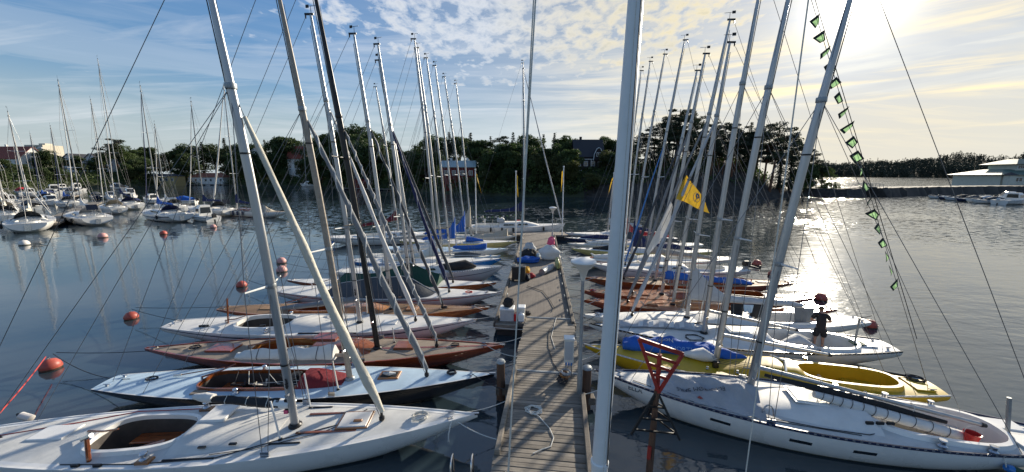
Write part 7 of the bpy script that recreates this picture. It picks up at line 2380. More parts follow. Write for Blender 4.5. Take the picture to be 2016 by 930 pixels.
line((-17.2, 12.55, 0.55), (-13.9, 8.9, 0.75), 0.05, 'rope_red', 'red mooring line from the nearest buoy to the big white stern', 0.018)
line((-17.1, 12.7, 0.6), (-12.2, 10.75, 0.75), 0.30, 'rope_dark', 'dark mooring line from the nearest buoy to the black hull')
line((-17.1, 12.8, 0.6), (-12.5, 13.1, 0.65), 0.10, 'rope_dark', 'dark mooring line from the nearest buoy to the mahogany stern')
line((-19.0, 17.4, 0.55), (-14.6, 15.3, 0.8), 0.05, 'rope_dark', 'dark line from the second buoy to the striped white boat')
line((-19.0, 17.6, 0.55), (-14.2, 17.5, 0.65), 0.05, 'rope_dark', 'dark line from the second buoy to the varnished boat')
line((-17.3, 22.8, 0.6), (-13.6, 20.3, 0.75), 0.10, 'rope_dark', 'dark line from the lone buoy to the slate tented boat')
line((-17.0, 26.5, 0.7), (-11.8, 24.0, 0.8), 0.12, 'rope_dark', 'dark line from the nearer pink buoy')
line((-18.7, 29.2, 0.7), (-12.1, 27.3, 0.7), 0.12, 'rope_dark', 'dark line from the farther pink buoy')
line((17.0, 16.4, 0.6), (15.8, 15.8, 0.75), 0.02, 'rope_dark', 'dark line from the right buoy to the white stern', 0.02)
line((17.7, 20.2, 0.65), (16.2, 19.0, 0.65), 0.02, 'rope_dark', 'dark line from the pinkish buoy to the mahogany sterns', 0.02)
line((19.4, 28.4, 0.7), (16.3, 24.6, 0.75), 0.05, 'rope_dark', 'dark line from the farthest right buoy', 0.015)
line((18.5, 25.3, 0.65), (16.4, 22.0, 0.65), 0.05, 'rope_dark', 'dark line from the buoy behind the big mast', 0.015)
# bow lines to the gangway and pier
names = {'L1': 'nearest white boat', 'L2': 'black hull', 'L3': 'teak decked boat', 'L4': 'striped white boat', 'L5': 'varnished boat', 'L6': 'slate tented boat', 'L7': 'green tented boat', 'L8': 'folkboat', 'L9': 'blue hull', 'L11': 'pale blue deck', 'L12': 'pale yellow hull', 'R1': 'nearest right boat', 'R2': 'yellow boat', 'R3': 'man\'s boat', 'R4': 'boat with drying jackets', 'R5': 'first mahogany boat', 'R6': 'middle mahogany boat', 'R7': 'third mahogany boat', 'R8': 'outboard boat', 'R9': 'navy covered boat'}
for key, nm in names.items():
    G = GEO[key]
    a = R(G[1])
    bow = Vector((G[0][0] + math.cos(a) * (G[2] / 2 - 0.7), G[0][1] + math.sin(a) * (G[2] / 2 - 0.7), 0.86))
    side = -1 if key[0] == 'L' else 1
    for k, dy in enumerate((-0.75, 0.85)):
        y = bow.y + dy
        if y < 15.6:
            ctr = 0.02 + math.tan(R(7.1)) * (y - 2.2)
            e = Vector((ctr + side * 1.08, y, 0.72))
        else:
            q = pier_pt(side * 1.7, y - 15.5)
            e = Vector((q.x, q.y, 0.70))
        line(bow + Vector((0, 0.1 * dy, 0)), e, 0.10, 'rope_white' if key not in ('L2', 'R4', 'R6') else 'rope_dark', ('nearer' if k == 0 else 'farther') + ' bow line of the ' + nm, 0.012)

# ------------------------------------------------------------------ red bucket, fender on the nearest right boat
a = R(GEO['R1'][1])


def r1(x, y, z):
    return (GEO['R1'][0][0] + math.cos(a) * x - math.sin(a) * y, GEO['R1'][0][1] + math.sin(a) * x + math.cos(a) * y, z)


bk = thing('bucket', 'red plastic bucket standing in the cockpit at lower right', 'bucket', r1(-3.55, 0.42, 0.62))
MB().lathe([(0.10, 0.0), (0.145, 0.26), (0.155, 0.27), (0.155, 0.29), (0.14, 0.285), (0.095, 0.02), (0.01, 0.015)], 20).build('pail', 'plastic_red', bk, 40)
MB().tube([(0.15 * math.cos(t), 0.05, 0.27 + 0.16 * math.sin(t)) for t in [j * math.pi / 10 for j in range(11)]], 0.006, 5).build('handle', 'rope_white', bk)
fd = thing('fender', 'dark green fender with blue end hanging from the nearest right boat', 'fender', r1(-4.1, 1.04, 0.42), a)
MB().tube([(0.30, 0, 0.10), (0.25, 0, 0.08), (-0.30, 0.02, -0.08), (-0.36, 0.02, -0.10)], [0.05, 0.095, 0.095, 0.04], 14).build('fender_body', 'canvas_green', fd)
MB().tube([(0.34, 0, 0.11), (0.25, 0, 0.08)], [0.07, 0.10], 14).build('end_cap', 'paint_blue', fd)
MB().tube([(0.33, 0, 0.11), (0.36, -0.05, 0.30), (0.40, -0.25, 0.36)], 0.014, 6).build('lanyard', 'rope_white', fd)

# drying clothes on the boom of the white boat with the draped mainsail


def cloth(name, label, cat, p0, p1, drop, m, seed, thick=0.02, ragged=0.10):
    """cloth hung over a line from p0 to p1, with folds"""
    rd_ = random.Random(seed)
    p0, p1 = Vector(p0), Vector(p1)
    nx_, nz = 10, 7
    d = (p1 - p0).normalized()
    nrm = d.cross(Vector((0, 0, 1))).normalized()
    ph = rd_.uniform(0, 6)
    bot = [1 + rd_.uniform(-ragged, ragged) for _ in range(nx_ + 1)]
    front, back = [], []
    for i in range(nx_ + 1):
        t = i / nx_
        for j in range(nz + 1):
            s_ = j / nz
            w = 0.05 * math.sin(9 * t + ph) * s_ + 0.03 * math.sin(17 * t + 2 * ph) * s_
            q = p0.lerp(p1, 0.5 + (t - 0.5) * (1 - 0.15 * s_)) + Vector((0, 0, -drop * s_ * bot[i])) + nrm * w
            front.append(q + nrm * thick)
            back.append(q - nrm * thick)
    f = []
    m_ = nz + 1
    nv = len(front)
    for i in range(nx_):
        for j in range(nz):
            a_ = i * m_ + j
            f.append((a_, a_ + 1, a_ + m_ + 1, a_ + m_))
            f.append((nv + a_, nv + a_ + m_, nv + a_ + m_ + 1, nv + a_ + 1))
    for i in range(nx_):
        for j in (0, nz):
            a_ = i * m_ + j
            f.append((a_, a_ + m_, nv + a_ + m_, nv + a_))
    for j in range(nz):
        for i in (0, nx_):
            a_ = i * m_ + j
            f.append((a_, a_ + 1, nv + a_ + 1, nv + a_))
    return tag(MB().add(front + back, f).build(name, m, None, 60), label, cat)


cloth('jacket', 'black jacket hung out to dry nearest the draped mainsail', 'jacket', (9.85, 15.72, 1.45), (10.45, 15.72, 1.42), 0.75, 'canvas_black', 1)
cloth('jacket', 'wide black jacket drying over the boom, right of the other', 'jacket', (10.75, 15.72, 1.42), (11.55, 15.74, 1.38), 0.62, 'canvas_black', 2)
cloth('towel', 'pale blue towel drying between the two black jackets', 'towel', (10.40, 15.68, 1.42), (10.85, 15.68, 1.40), 0.35, 'deck_light_blue', 3)
cloth('shirt', 'olive green shirt hanging beside the man', 'shirt', (12.55, 15.5, 1.35), (13.45, 15.5, 1.32), 0.85, 'canvas_grey', 4)
# white sail hoisted along a mahogany boat's forestay and the yellow flag
mbq = MB()
rings = []
A0, A1 = Vector((6.62, 17.62, 3.45)), Vector((7.66, 17.66, 5.9))
for i in range(17):
    t = i / 16
    p = A0.lerp(A1, t)
    wdt = 0.42 * math.sin(math.pi * min(1, 0.22 + 0.72 * (1 - t))) * (1 if t < 0.62 else max(0.25, 1 - (t - 0.62) * 1.6)) * (1.25 if 0.45 < t < 0.62 else 1)
    rings.append([p + Vector((0.0, 0.02 * math.sin(8 * t), 0)), p + Vector((wdt * 0.5, 0.08 * math.sin(6 * t), -0.12)), p + Vector((wdt, 0.03 * math.sin(9 * t + 1), -0.22))])
mbq.loft(rings, False)
tag(mbq.build('hoisted_sail', 'canvas_white', None, 60), 'narrow white cloth hoisted on a forestay right of the signal mast', 'sail')
yf = thing('signal_flag', 'yellow flag with blue emblem flying among the masts', 'flag', (7.49, 15.9, 7.16))
c00, c01, c10, c11 = Vector((0, 0, 0)), Vector((-0.40, 0, -1.02)), Vector((0.98, 0.05, -1.20)), Vector((1.06, -0.05, -1.62))
rings = []
for i in range(17):
    t = i / 16
    rings.append([c00.lerp(c10, t).lerp(c01.lerp(c11, t), j / 6) + Vector((0, 0.09 * math.sin(7 * t + 0.6 * j), 0.03 * math.sin(6 * t + j))) for j in range(7)])
flag = MB().loft(rings, False).build('flag_cloth', 'flag_yellow', yf, 60)


def on_flag(s_, t):
    return c00.lerp(c10, s_).lerp(c01.lerp(c11, s_), t) + Vector((0, 0.09 * math.sin(7 * s_ + 0.6 * 6 * t) - 0.012, 0))


em = MB()
ring = [on_flag(0.55 + 0.13 * math.cos(q), 0.45 + 0.24 * math.sin(q)) for q in [j * math.pi / 8 for j in range(16)]]
em.tube(ring + ring[:1], 0.010, 5, False)
inner = [on_flag(0.56 + 0.055 * math.cos(q), 0.33 + 0.105 * math.sin(q)) for q in [j * math.pi / 8 for j in range(16)]]
em.tube(inner + inner[:1], 0.028, 6, False)
em.tube([on_flag(0.555, 0.43), on_flag(0.55, 0.56), on_flag(0.545, 0.70)], 0.014, 5)
em.build('flag_emblem', 'flag_blue', flag, 0)
text_mesh('SM', 0.26, 'label_dark', 'flag_letters', flag, Matrix.Translation((0.13, -0.07, -0.22)) @ Matrix.Rotation(R(48), 4, 'Y') @ Matrix.Rotation(R(90), 4, 'X'), 0.002)
MB().tube([c00 + Vector((0.15, 0, 0.4)), c00, c01, c01 + Vector((-0.55, 0, -1.4))], 0.008, 5).build('flag_halyard', 'rope_dark', yf)

# ------------------------------------------------------------------ bunting on the yellow boat's backstay
G = GEO['R2']
a = R(G[1])


def r2(x, z):
    return Vector((G[0][0] + math.cos(a) * x, G[0][1] + math.sin(a) * x - 0.05, z))


B0 = r2(-G[2] / 2 + 0.25, 0.75)
B1 = r2(G[4][0] - 0.2, G[4][1])
bt = thing('bunting', 'string of dark green diamond pennants down the yellow boat\'s backstay', 'bunting', (0, 0, 0))
MB().tube([B0.lerp(B1, t) + Vector((0, -0.03, 0)) for t in (0.12, 0.5, 0.93)], 0.010, 5).build('line', 'rope_dark', bt)
rd = random.Random(5)
for k in range(19):
    t = 0.265 + 0.0345 * k
    p = B0.lerp(B1, t) + Vector((0, -0.04, 0))
    s_ = 0.26
    an = rd.uniform(-0.75, 0.75)
    ux = Vector((math.cos(an), math.sin(an), 0))
    up = Vector((rd.uniform(-0.45, 0.45), rd.uniform(-0.3, 0.3), 1)).normalized()
    p = p + Vector((-0.14, 0, -0.1))
    q = [p + up * 0.20 + ux * 0.06, p - ux * 0.17 - up * rd.uniform(-0.04, 0.06), p - up * 0.19 - ux * 0.03, p + ux * 0.15 - up * rd.uniform(-0.04, 0.10)]
    cen = sum(q, Vector()) / len(q)
    q = [v + Vector((0, 0.04 * math.sin(3 * i + k), 0)) for i, v in enumerate(q)]
    inn = [cen + (v - cen) * 0.60 + Vector((0.02, 0, -0.02)) for v in q]
    fl_ = MB().add(q + inn, [(i, (i + 1) % 4, 4 + (i + 1) % 4, 4 + i) for i in range(4)]).build('pennant', 'flag_dark', bt, 0)
    MB().add(inn + [sum(inn, Vector()) / 4 + Vector((0, 0.03, 0))], [(0, 1, 4), (1, 2, 4), (2, 3, 4), (3, 0, 4)]).build('pennant_patch', 'flag_green', fl_, 0)
# bunting along the rail of the yacht at the pier head
b2 = thing('bunting', 'row of small pennants along the rail of the yacht at the pier head', 'bunting', (0, 0, 0))
pa, pb = Vector((-4.6, 42.1, 2.45)), Vector((0.6, 42.3, 2.75))
MB().tube(sag(pa, pb, 0.15, 8), 0.012, 5).build('line', 'rope_dark', b2)
pp = sag(pa, pb, 0.15, 12)
for k, p in enumerate(pp[:-1]):
    f_ = MB().add([p, p + Vector((0.30, 0.0, 0)), p + Vector((0.28, 0.05, -0.32)), p + Vector((0.02, 0.03, -0.30))], [(0, 1, 2, 3)]).build('pennant', 'flag_dark', b2, 0)
    MB().add([p + Vector((0.06, -0.012, -0.06)), p + Vector((0.24, -0.012, -0.06)), p + Vector((0.23, 0.02, -0.25)), p + Vector((0.07, 0.01, -0.24))], [(0, 1, 2, 3)]).build('pennant_patch', 'flag_green' if k % 2 else 'canvas_white', f_, 0)

# ------------------------------------------------------------------ marina across the bay


def fender_on(x, y, z, lab, m='rubber_black', grp='dark fenders of the moored yachts', ln=0.6, r=0.14):
    o = thing('fender', lab, 'fender', (x, y, z), 0, grp)
    MB().lathe([(r * 0.3, -ln / 2), (r, -ln / 2 + 0.1), (r, ln / 2 - 0.1), (r * 0.3, ln / 2)], 10).build('fender_body', m, o)
    MB().tube([(0, 0, ln / 2), (0, 0.05, ln / 2 + 0.5)], 0.012, 4).build('lanyard', 'rope_white', o)


def marina_yacht(lab, mx, my, top, L, head, hull, stripe, cover, hood, mast_fwd=0.10, vane=True):
    a_ = R(head)
    cx, cy = mx - math.cos(a_) * L * mast_fwd, my - math.sin(a_) * L * mast_fwd
    G_ = ((cx, cy), head, L, L * mast_fwd, (L * mast_fwd - 0.25, top), L * 0.46, 0.96, None)
    r_, h_, at_, ms = yacht('cruising_yacht', lab, G_, dict(
        B=L * 0.30, hull=hull, deck='deck_white', nst=24, shape=dict(fb=1.1, bow=0.30, tw=0.72, th=0.85, wa=0.03, wb=0.93, p1=2.3, deep=0.5),
        stripes=[(0.78, 0.86, stripe)] if stripe else [], boot=(0.10, 'paint_navy'),
        cockpit=dict(x0=-L * 0.46, x1=-L * 0.22, w=0.95, n=4, h=0.22, floor=0.5),
        cabin=dict(x0=-L * 0.22, x1=L * 0.26, w=L * 0.105, h=0.5, mat='deck_white', ramp=0.35, windows=[(-L * 0.17, L * 0.11), (-L * 0.03, L * 0.09)]),
        mast_r=0.10, mast_mat='alu_dark', spreaders=[0.36, 0.64], shroud_top=0.96, runners=False, wire_r=0.013, tape=[], halyards=1, vane_s=1.8,
        jib=dict(mat='canvas_white' if cover != 'canvas_blue' else 'canvas_navy', r=0.075, t1=0.96),
        boom=dict(x=-L * 0.30, z=2.6, goose=0.07, cover=dict(mat=cover, h=0.34, w=0.22, climb=0.9, ct=0.3, ties=2))), 'yachts in the marina at left', 'yacht')
    pulpit(r_, h_, L * 0.40, L * 0.50, 0.62)
    pulpit(r_, h_, -L * 0.44, -L * 0.495, 0.62, name='pushpit')
    lifelines(r_, h_, -L * 0.42, L * 0.38, 5)
    z = h_.zd(-L * 0.2)
    rings = []
    for i in range(7):
        t = i / 6
        rings.append([(-L * 0.24 + 1.3 * t, math.cos(q) * 1.15 * (1 - 0.12 * t), z + 0.35 + (0.95 * (1 - t ** 2.2) + 0.06) * math.sin(q)) for q in [j * math.pi / 10 for j in range(11)]])
    MB().loft(rings, False).build('sprayhood', hood, r_, 60)
    MB().tube([(-L * 0.40, 0, 0.5), (-L * 0.40, 0, 1.6)], 0.07, 8).build('steering_pedestal', 'white_paint', r_)
    MB().tube([(-L * 0.41, 0.45 * math.cos(q), 1.5 + 0.45 * math.sin(q)) for q in [j * math.pi / 8 for j in range(17)]], 0.022, 5).build('steering_wheel', 'steel', r_)
    MB().box((-L * 0.5 - 0.06, 0, 0.62), (0.06, 0.5, 0.7)).build('boarding_ladder', 'steel', r_)
    return r_, h_


my_list = [
    ('leftmost white yacht in the marina with rounded sprayhood and wide transom', -66.5, 50.3, 15.3, 14.5, 140, 'gelcoat_white', None, 'canvas_cream', 'canvas_slate'),
    ('white marina yacht with solar panel and dark fenders', -65.5, 55.7, 20.5, 14.0, 148, 'gelcoat_white', None, 'canvas_white', 'canvas_light_grey'),
    ('white marina yacht with navy stripe and blue sail cover', -57.2, 59.2, 20.5, 14.0, 150, 'gelcoat_white', 'paint_navy', 'canvas_blue', 'canvas_navy'),
    ('white marina yacht with navy sail cover and solar panel astern', -55.5, 66.0, 19.5, 13.0, 156, 'gelcoat_white', None, 'canvas_navy', 'canvas_slate'),
    ('tall masted yacht in the second row of the marina', -83.5, 78.5, 30.0, 13.0, 150, 'gelcoat_white', 'paint_navy', 'canvas_navy', 'canvas_navy'),
    ('grey white yacht behind the solar panel yacht', -76.5, 69.5, 20.5, 10.5, 148, 'gelcoat_grey', None, 'canvas_light_grey', 'canvas_beige'),
    ('small yacht at the left edge of the marina', -79.5, 57.3, 11.5, 9.0, 142, 'gelcoat_grey', None, 'canvas_cream', 'canvas_slate'),
    ('cream covered yacht second from the left edge in the back row', -92.0, 66.0, 14.5, 11.0, 146, 'gelcoat_white', None, 'canvas_cream', 'canvas_beige'),
    ('grey yacht with blue mainsail cover in mid marina', -100.0, 82.0, 17.5, 11.0, 150, 'gelcoat_grey', 'paint_navy', 'canvas_blue', 'canvas_slate'),
    ('white yacht with slate hood behind the navy striped yacht', -68.0, 72.0, 16.5, 11.0, 152, 'gelcoat_white', None, 'canvas_white', 'canvas_slate'),
    ('far marina yacht with thin mast before the terraced houses', -117.5, 92.0, 17.0, 9.5, 150, 'gelcoat_white', None, 'canvas_blue', 'canvas_slate')]
for i, q in enumerate(my_list):
    r_, h_ = marina_yacht(*q)
    L = q[4]
    a_ = R(q[5])
    if i in (1, 3):
        MB().box((-L * 0.46, 0.3, 2.6), (0.06, 1.1, 0.8), 0, 0.5).build('solar_panel', 'solar_black', r_)
        MB().tube([(-L * 0.46, 0.3, 1.1), (-L * 0.46, 0.3, 2.3)], 0.03, 6).build('panel_post', 'steel', r_)
    if i < 4:
        for k, fx in enumerate((-0.30, -0.10, 0.12)[:3 if i == 1 else 1]):
            x = L * fx
            y = -(h_.w(x) + 0.14)
            lx = r_.location.x + math.cos(a_) * x - math.sin(a_) * (-y)
            ly = r_.location.y + math.sin(a_) * x + math.cos(a_) * (-y)
            fender_on(lx, ly, 0.75, ('aftermost', 'middle', 'foremost')[k] + ' dark fender on the ' + ('leftmost marina yacht', 'solar panel marina yacht', 'navy striped marina yacht', 'navy covered marina yacht')[i])
# fenders of the moored classic yacht
a_ = R(GEO['moored'][1])
for k in range(6):
    x = 4.6 - 1.25 * k
    y = MOOREDH.w(x) + 0.12
    fender_on(GEO['moored'][0][0] + math.cos(a_) * x - math.sin(a_) * y, GEO['moored'][0][1] + math.sin(a_) * x + math.cos(a_) * y, 0.62, 'one of the six dark fenders on the moored classic yacht', 'paint_navy', 'fenders of the classic yacht', 0.75, 0.17)
for k, x in enumerate((-3.2, -1.9, -0.6, 3.0)):
    a_ = R(GEO['yacht_T'][1])
    y = -(YTH.w(x) + 0.12)
    fender_on(GEO['yacht_T'][0][0] + math.cos(a_) * x - math.sin(a_) * y, GEO['yacht_T'][0][1] + math.sin(a_) * x + math.cos(a_) * y, 0.85, 'one of the black fenders on the yacht at the pier head', 'rubber_black', 'fenders of the pier head yacht', 0.55, 0.11)


def motorboat(lab, x, y, head, L=7.0, style='cabin', hull='gelcoat_white', top='canvas_navy', grp='motorboats in the marina at left'):
    """planing hull with deck, windscreen or cabin and an engine"""
    o = thing('motorboat', lab, 'motorboat', (x, y, 0), R(head), grp)
    B = L * 0.34
    h = Hull(L, B, fb=L * 0.115, bow=L * 0.06, stern=0.0, tw=0.90, um=0.35, th=L * 0.2, wa=0.0, wb=0.9, p1=2.4, deep=0.3)
    h.wa = 1e-4
    hull_parts(o, h, dict(nst=16, hull=hull, deck='deck_white', stripes=[(0.88, 0.94, 'paint_navy' if hull != 'paint_navy' else 'white_paint')], cockpit=dict(x0=-L * 0.44, x1=-L * 0.02 if style != 'open' else L * 0.2, w=B * 0.38, n=4, h=0.08, floor=0.15)))
    z = h.zd(0)
    if style in ('cabin', 'pilot'):
        ch = L * (0.17 if style == 'cabin' else 0.24)
        x0, x1 = (-L * 0.05, L * 0.28) if style == 'cabin' else (-L * 0.18, L * 0.16)
        rings = []
        for i in range(7):
            t = i / 6
            xx = lerp(x0, x1, t)
            k = (1 - 0.22 * t)
            hz = ch * (1 if t < 0.55 else 1 - ((t - 0.55) / 0.45) ** 1.3 * 0.92)
            rings.append([(xx, -B * 0.38 * k, z - 0.05), (xx, -B * 0.35 * k, z + hz * 0.75), (xx, -B * 0.24 * k, z + hz), (xx, B * 0.24 * k, z + hz), (xx, B * 0.35 * k, z + hz * 0.75), (xx, B * 0.38 * k, z - 0.05)])
        cab = MB().loft(rings).build('cabin', 'gelcoat_white', o, 30)
        for sy in (-1, 1):
            MB().add([(x0 + 0.15, sy * B * 0.372, z + ch * 0.28), (lerp(x0, x1, 0.62), sy * B * 0.335, z + ch * 0.28), (lerp(x0, x1, 0.50), sy * B * 0.325, z + ch * 0.68), (x0 + 0.15, sy * B * 0.358, z + ch * 0.68)], [(0, 1, 2, 3)]).build('window', 'glass_dark', cab, 0)
        MB().add([(x0 - 0.02, -B * 0.30, z + ch * 0.25), (x0 - 0.02, B * 0.30, z + ch * 0.25), (x0 - 0.02, B * 0.26, z + ch * 0.80), (x0 - 0.02, -B * 0.26, z + ch * 0.80)], [(0, 1, 2, 3)]).build('window', 'glass_dark', cab, 0)
        MB().add([(lerp(x0, x1, 0.62), -B * 0.25, z + ch * 0.94), (lerp(x0, x1, 0.62), B * 0.25, z + ch * 0.94), (lerp(x0, x1, 0.90), B * 0.26, z + ch * 0.40), (lerp(x0, x1, 0.90), -B * 0.26, z + ch * 0.40)], [(0, 1, 2, 3)]).build('windscreen', 'glass_dark', cab, 0)
    else:
        ws = MB()
        rings = []
        for i in range(9):
            q = math.pi * i / 8
            xx = L * 0.02 + L * 0.10 * math.sin(q)
            yy = B * 0.38 * math.cos(q)
            rings.append([(xx, yy, z), (xx - L * 0.06, yy * 0.9, z + L * 0.075)])
        ws.loft(rings, False)
        ws.build('windscreen', 'glass_dark', o, 60)
        if style == 'canopy':
            rings = []
            for i in range(7):
                t = i / 6
                rings.append([(lerp(-L * 0.42, L * 0.06, t), B * 0.40 * math.cos(q), z + (L * 0.15 * min(1, 0.5 + t, 1.6 - t * 1.0)) * math.sin(q) ** 0.7) for q in [j * math.pi / 8 for j in range(9)]])
            MB().loft(rings, False).build('canopy', top, o, 60)
        else:
            for sy in (-1, 1):
                MB().cbox((-L * 0.12, sy * B * 0.17, z - 0.1), (L * 0.09, B * 0.2, 0.5), 0.05).build('seat', 'white_paint', o)
    en = MB().cbox((-L * 0.54, 0, z + 0.15), (0.55, 0.42, 0.62), 0.12).build('outboard_cowl', 'rubber_black' if style != 'cabin' else 'gelcoat_grey', o)
    MB().box((-L * 0.55, 0, -0.05), (0.22, 0.14, 0.9)).build('outboard_leg', 'black_metal', en)
    pulpit(o, h, L * 0.30, L * 0.47, 0.35, name='bow_rail')
    return o


MOTOR = [
    ('white cabin motorboat at the left edge behind the yachts', -121.3, 88.5, 150, 8.0, 'cabin', 'gelcoat_white'),
    ('white motorboat with dark canopy, second from the left edge', -127.6, 97.0, 148, 7.5, 'canopy', 'gelcoat_white'),
    ('grey motorboat beyond the cream sail cover', -151.3, 120.5, 145, 8.5, 'cabin', 'gelcoat_grey'),
    ('white pilot house boat before the far left shore', -187.6, 158.5, 160, 9.5, 'pilot', 'gelcoat_white'),
    ('white motorboat with red canopy below the red roofed house', -183.0, 137.0, 152, 9.0, 'canopy', 'gelcoat_white'),
    ('white cabin boat between the two leftmost yachts', -107.7, 85.5, 330, 8.0, 'cabin', 'gelcoat_white'),
    ('open white motorboat behind the solar panel yacht', -109.2, 91.8, 152, 7.5, 'open', 'gelcoat_white'),
    ('dark blue motorboat with white outboards in mid marina', -120.0, 106.0, 320, 8.0, 'canopy', 'paint_navy'),
    ('white motorboat beside the dark blue one', -116.0, 106.0, 318, 7.5, 'cabin', 'gelcoat_white'),
    ('white motorboat near the tall masted yacht', -112.0, 108.0, 322, 8.5, 'pilot', 'gelcoat_white'),
    ('far white motorboat by the left shoreline', -201.0, 188.0, 170, 9.5, 'cabin', 'gelcoat_white'),
    ('motorboat with bright blue canopy right of the marina yachts', -80.8, 88.5, 200, 7.5, 'canopy', 'gelcoat_white'),
    ('small white cabin boat with upright wheelhouse, outermost in the marina', -48.5, 57.0, 152, 6.8, 'pilot', 'gelcoat_white'),
    ('white motorboat far left in the back row', -219.0, 175.0, 165, 9.5, 'open', 'gelcoat_white'),
    ('white motorboat second in the back row', -205.0, 168.0, 165, 9.5, 'cabin', 'gelcoat_white'),
    ('white motorboat third in the back row with canopy', -188.7, 176.0, 165, 9.5, 'canopy', 'gelcoat_white'),
    ('white motorboat behind the blue sail cover', -85.6, 82.5, 150, 7.5, 'canopy', 'gelcoat_white'),
    ('grey canopied motorboat behind the leftmost yacht', -99.0, 75.0, 150, 7.5, 'canopy', 'gelcoat_grey'),
    ('white motorboat in front of the tall masted yacht', -98.0, 93.0, 150, 7.5, 'pilot', 'gelcoat_white'),
    ('white cabin boat left of the cream covered yacht', -104.0, 71.0, 146, 8.5, 'cabin', 'gelcoat_white'),
    ('white motorboat with slate canopy beyond the leftmost yacht', -112.0, 79.0, 146, 8.0, 'canopy', 'gelcoat_white'),
    ('white pilot house boat left of the grey yacht', -117.0, 84.0, 150, 8.5, 'pilot', 'gelcoat_white'),
    ('open grey motorboat by the second pontoon', -124.0, 93.0, 330, 7.5, 'open', 'gelcoat_grey'),
    ('white cabin boat at the end of the second pontoon', -134.0, 105.0, 325, 8.5, 'cabin', 'gelcoat_white'),
    ('canopied white motorboat near the end of the second pontoon', -141.0, 112.0, 325, 8.5, 'canopy', 'gelcoat_white'),
    ('white motorboat far left behind the second pontoon', -160.0, 122.0, 150, 9.0, 'cabin', 'gelcoat_white'),
    ('white pilot boat far left below the terraced houses', -172.0, 138.0, 155, 9.5, 'pilot', 'gelcoat_white'),
    ('dark canopied boat far left below the terraced houses', -162.0, 135.0, 155, 9.0, 'canopy', 'gelcoat_grey'),
    ('white boat among the masts behind the tall masted yacht', -90.0, 92.0, 160, 8.0, 'cabin', 'gelcoat_white'),
    ('white speedboat running along the far shore', -116.3, 212.0, 178, 11.0, 'cabin', 'gelcoat_white')]
tops = ['canvas_navy', 'canvas_slate', 'canvas_red', 'canvas_blue']
for i, (lab, x, y, hd, L, st, hu) in enumerate(MOTOR):
    motorboat(lab, x, y, hd, L, st, hu, 'canvas_red' if 'red canopy' in lab else ('canvas_blue' if 'blue canopy' in lab else tops[i % 2]))
# far boats on the opposite side of the bay at right
rr_ = [
    ('leftmost low grey motorboat by the causeway', 127.2, 109.1, 160, 5.5, 'open', 'gelcoat_grey'),
    ('dark open motorboat second from the causeway', 125.5, 105.0, 158, 5.5, 'open', 'paint_navy'),
    ('grey canopied motorboat third from the causeway', 123.5, 101.5, 158, 6.0, 'canopy', 'gelcoat_grey'),
    ('dark canopied motorboat fourth from the causeway', 122.0, 97.8, 158, 6.0, 'canopy', 'paint_navy'),
    ('white motorboat fifth from the causeway', 120.8, 94.2, 158, 6.5, 'canopy', 'gelcoat_white'),
    ('largest white cabin cruiser on the right hand jetty', 121.0, 88.5, 12, 9.5, 'cabin', 'gelcoat_white'),
    ('grey covered motorboat between the fifth boat and the cruiser', 118.5, 91.0, 158, 6.5, 'canopy', 'gelcoat_grey'),
    ('white open boat in the second row on the right', 134.0, 106.0, 150, 6.5, 'open', 'gelcoat_white'),
    ('white canopied boat in the second row on the right', 137.0, 103.0, 150, 7.0, 'canopy', 'gelcoat_white'),
    ('white pilot boat behind the cabin cruiser on the right', 129.0, 96.0, 150, 7.5, 'pilot', 'gelcoat_white'),
    ('blue and white motorboat at the right edge', 139.0, 100.0, 150, 8.0, 'canopy', 'gelcoat_white'),
    ('white covered motorboat nearest the right edge', 127.0, 86.5, 10, 7.0, 'canopy', 'gelcoat_white')]
for i, (lab, x, y, hd, L, st, hu) in enumerate(rr_):
    motorboat(lab, x, y, hd, L, st, hu, ('canvas_slate', 'canvas_light_grey', 'canvas_black')[i % 3], 'motorboats on the right hand jetty')
for nm, lab, a0, a1, w in (('pontoon', 'low marina pontoon behind the yachts at left', (-62, 48), (-98, 86), 2.4), ('pontoon', 'second marina pontoon farther back at left', (-112, 88), (-140, 118), 2.4), ('pontoon', 'jetty of the motorboats at the right', (131, 104), (134, 82), 2.6), ('pontoon', 'dark timber jetty below the red roofed boathouse', (-214, 236), (-184, 240), 3.0), ('pontoon', 'grey jetty along the far shore left of the red house', (-84, 178), (-44, 158), 3.0)):
    p0, p1 = Vector((*a0, 0)), Vector((*a1, 0))
    d = (p1 - p0)
    o = thing(nm, lab, 'pontoon', (p0 + p1) / 2, math.atan2(d.y, d.x))
    MB().cbox((0, 0, 0.55), (d.length, w, 0.25), 0.03).build('deck', 'plank_wood', o)
    k = int(d.length / 5)
    for i in range(k + 1):
        MB().box((-d.length / 2 + 0.4 + i * (d.length - 0.8) / max(1, k), 0, 0.05), (0.5, w * 0.9, 0.9)).build('float', 'float_dark', o)

# ------------------------------------------------------------------ the man in the cockpit


def skinned(name, verts, edges, radii, m, parent, sub=2):
    me = bpy.data.meshes.new(name)
    me.from_pydata(verts, edges, [])
    o = bpy.data.objects.new(name, me)
    COL.objects.link(o)
    sk = o.modifiers.new('skin', 'SKIN')
    sk.use_smooth_shade = True
    sv = me.skin_vertices[0].data
    for i, rr in enumerate(radii):
        sv[i].radius = rr if isinstance(rr, tuple) else (rr, rr)
    sv[0].use_root = True
    ss = o.modifiers.new('subdivision', 'SUBSURF')
    ss.levels = ss.render_levels = sub
    dg = bpy.context.evaluated_depsgraph_get()
    dg.update()
    out = bpy.data.meshes.new_from_object(o.evaluated_get(dg))
    bpy.data.objects.remove(o)
    out.materials.clear()
    out.materials.append(M[m])
    out.polygons.foreach_set('use_smooth', [True] * len(out.polygons))
    return link(name, out, parent)


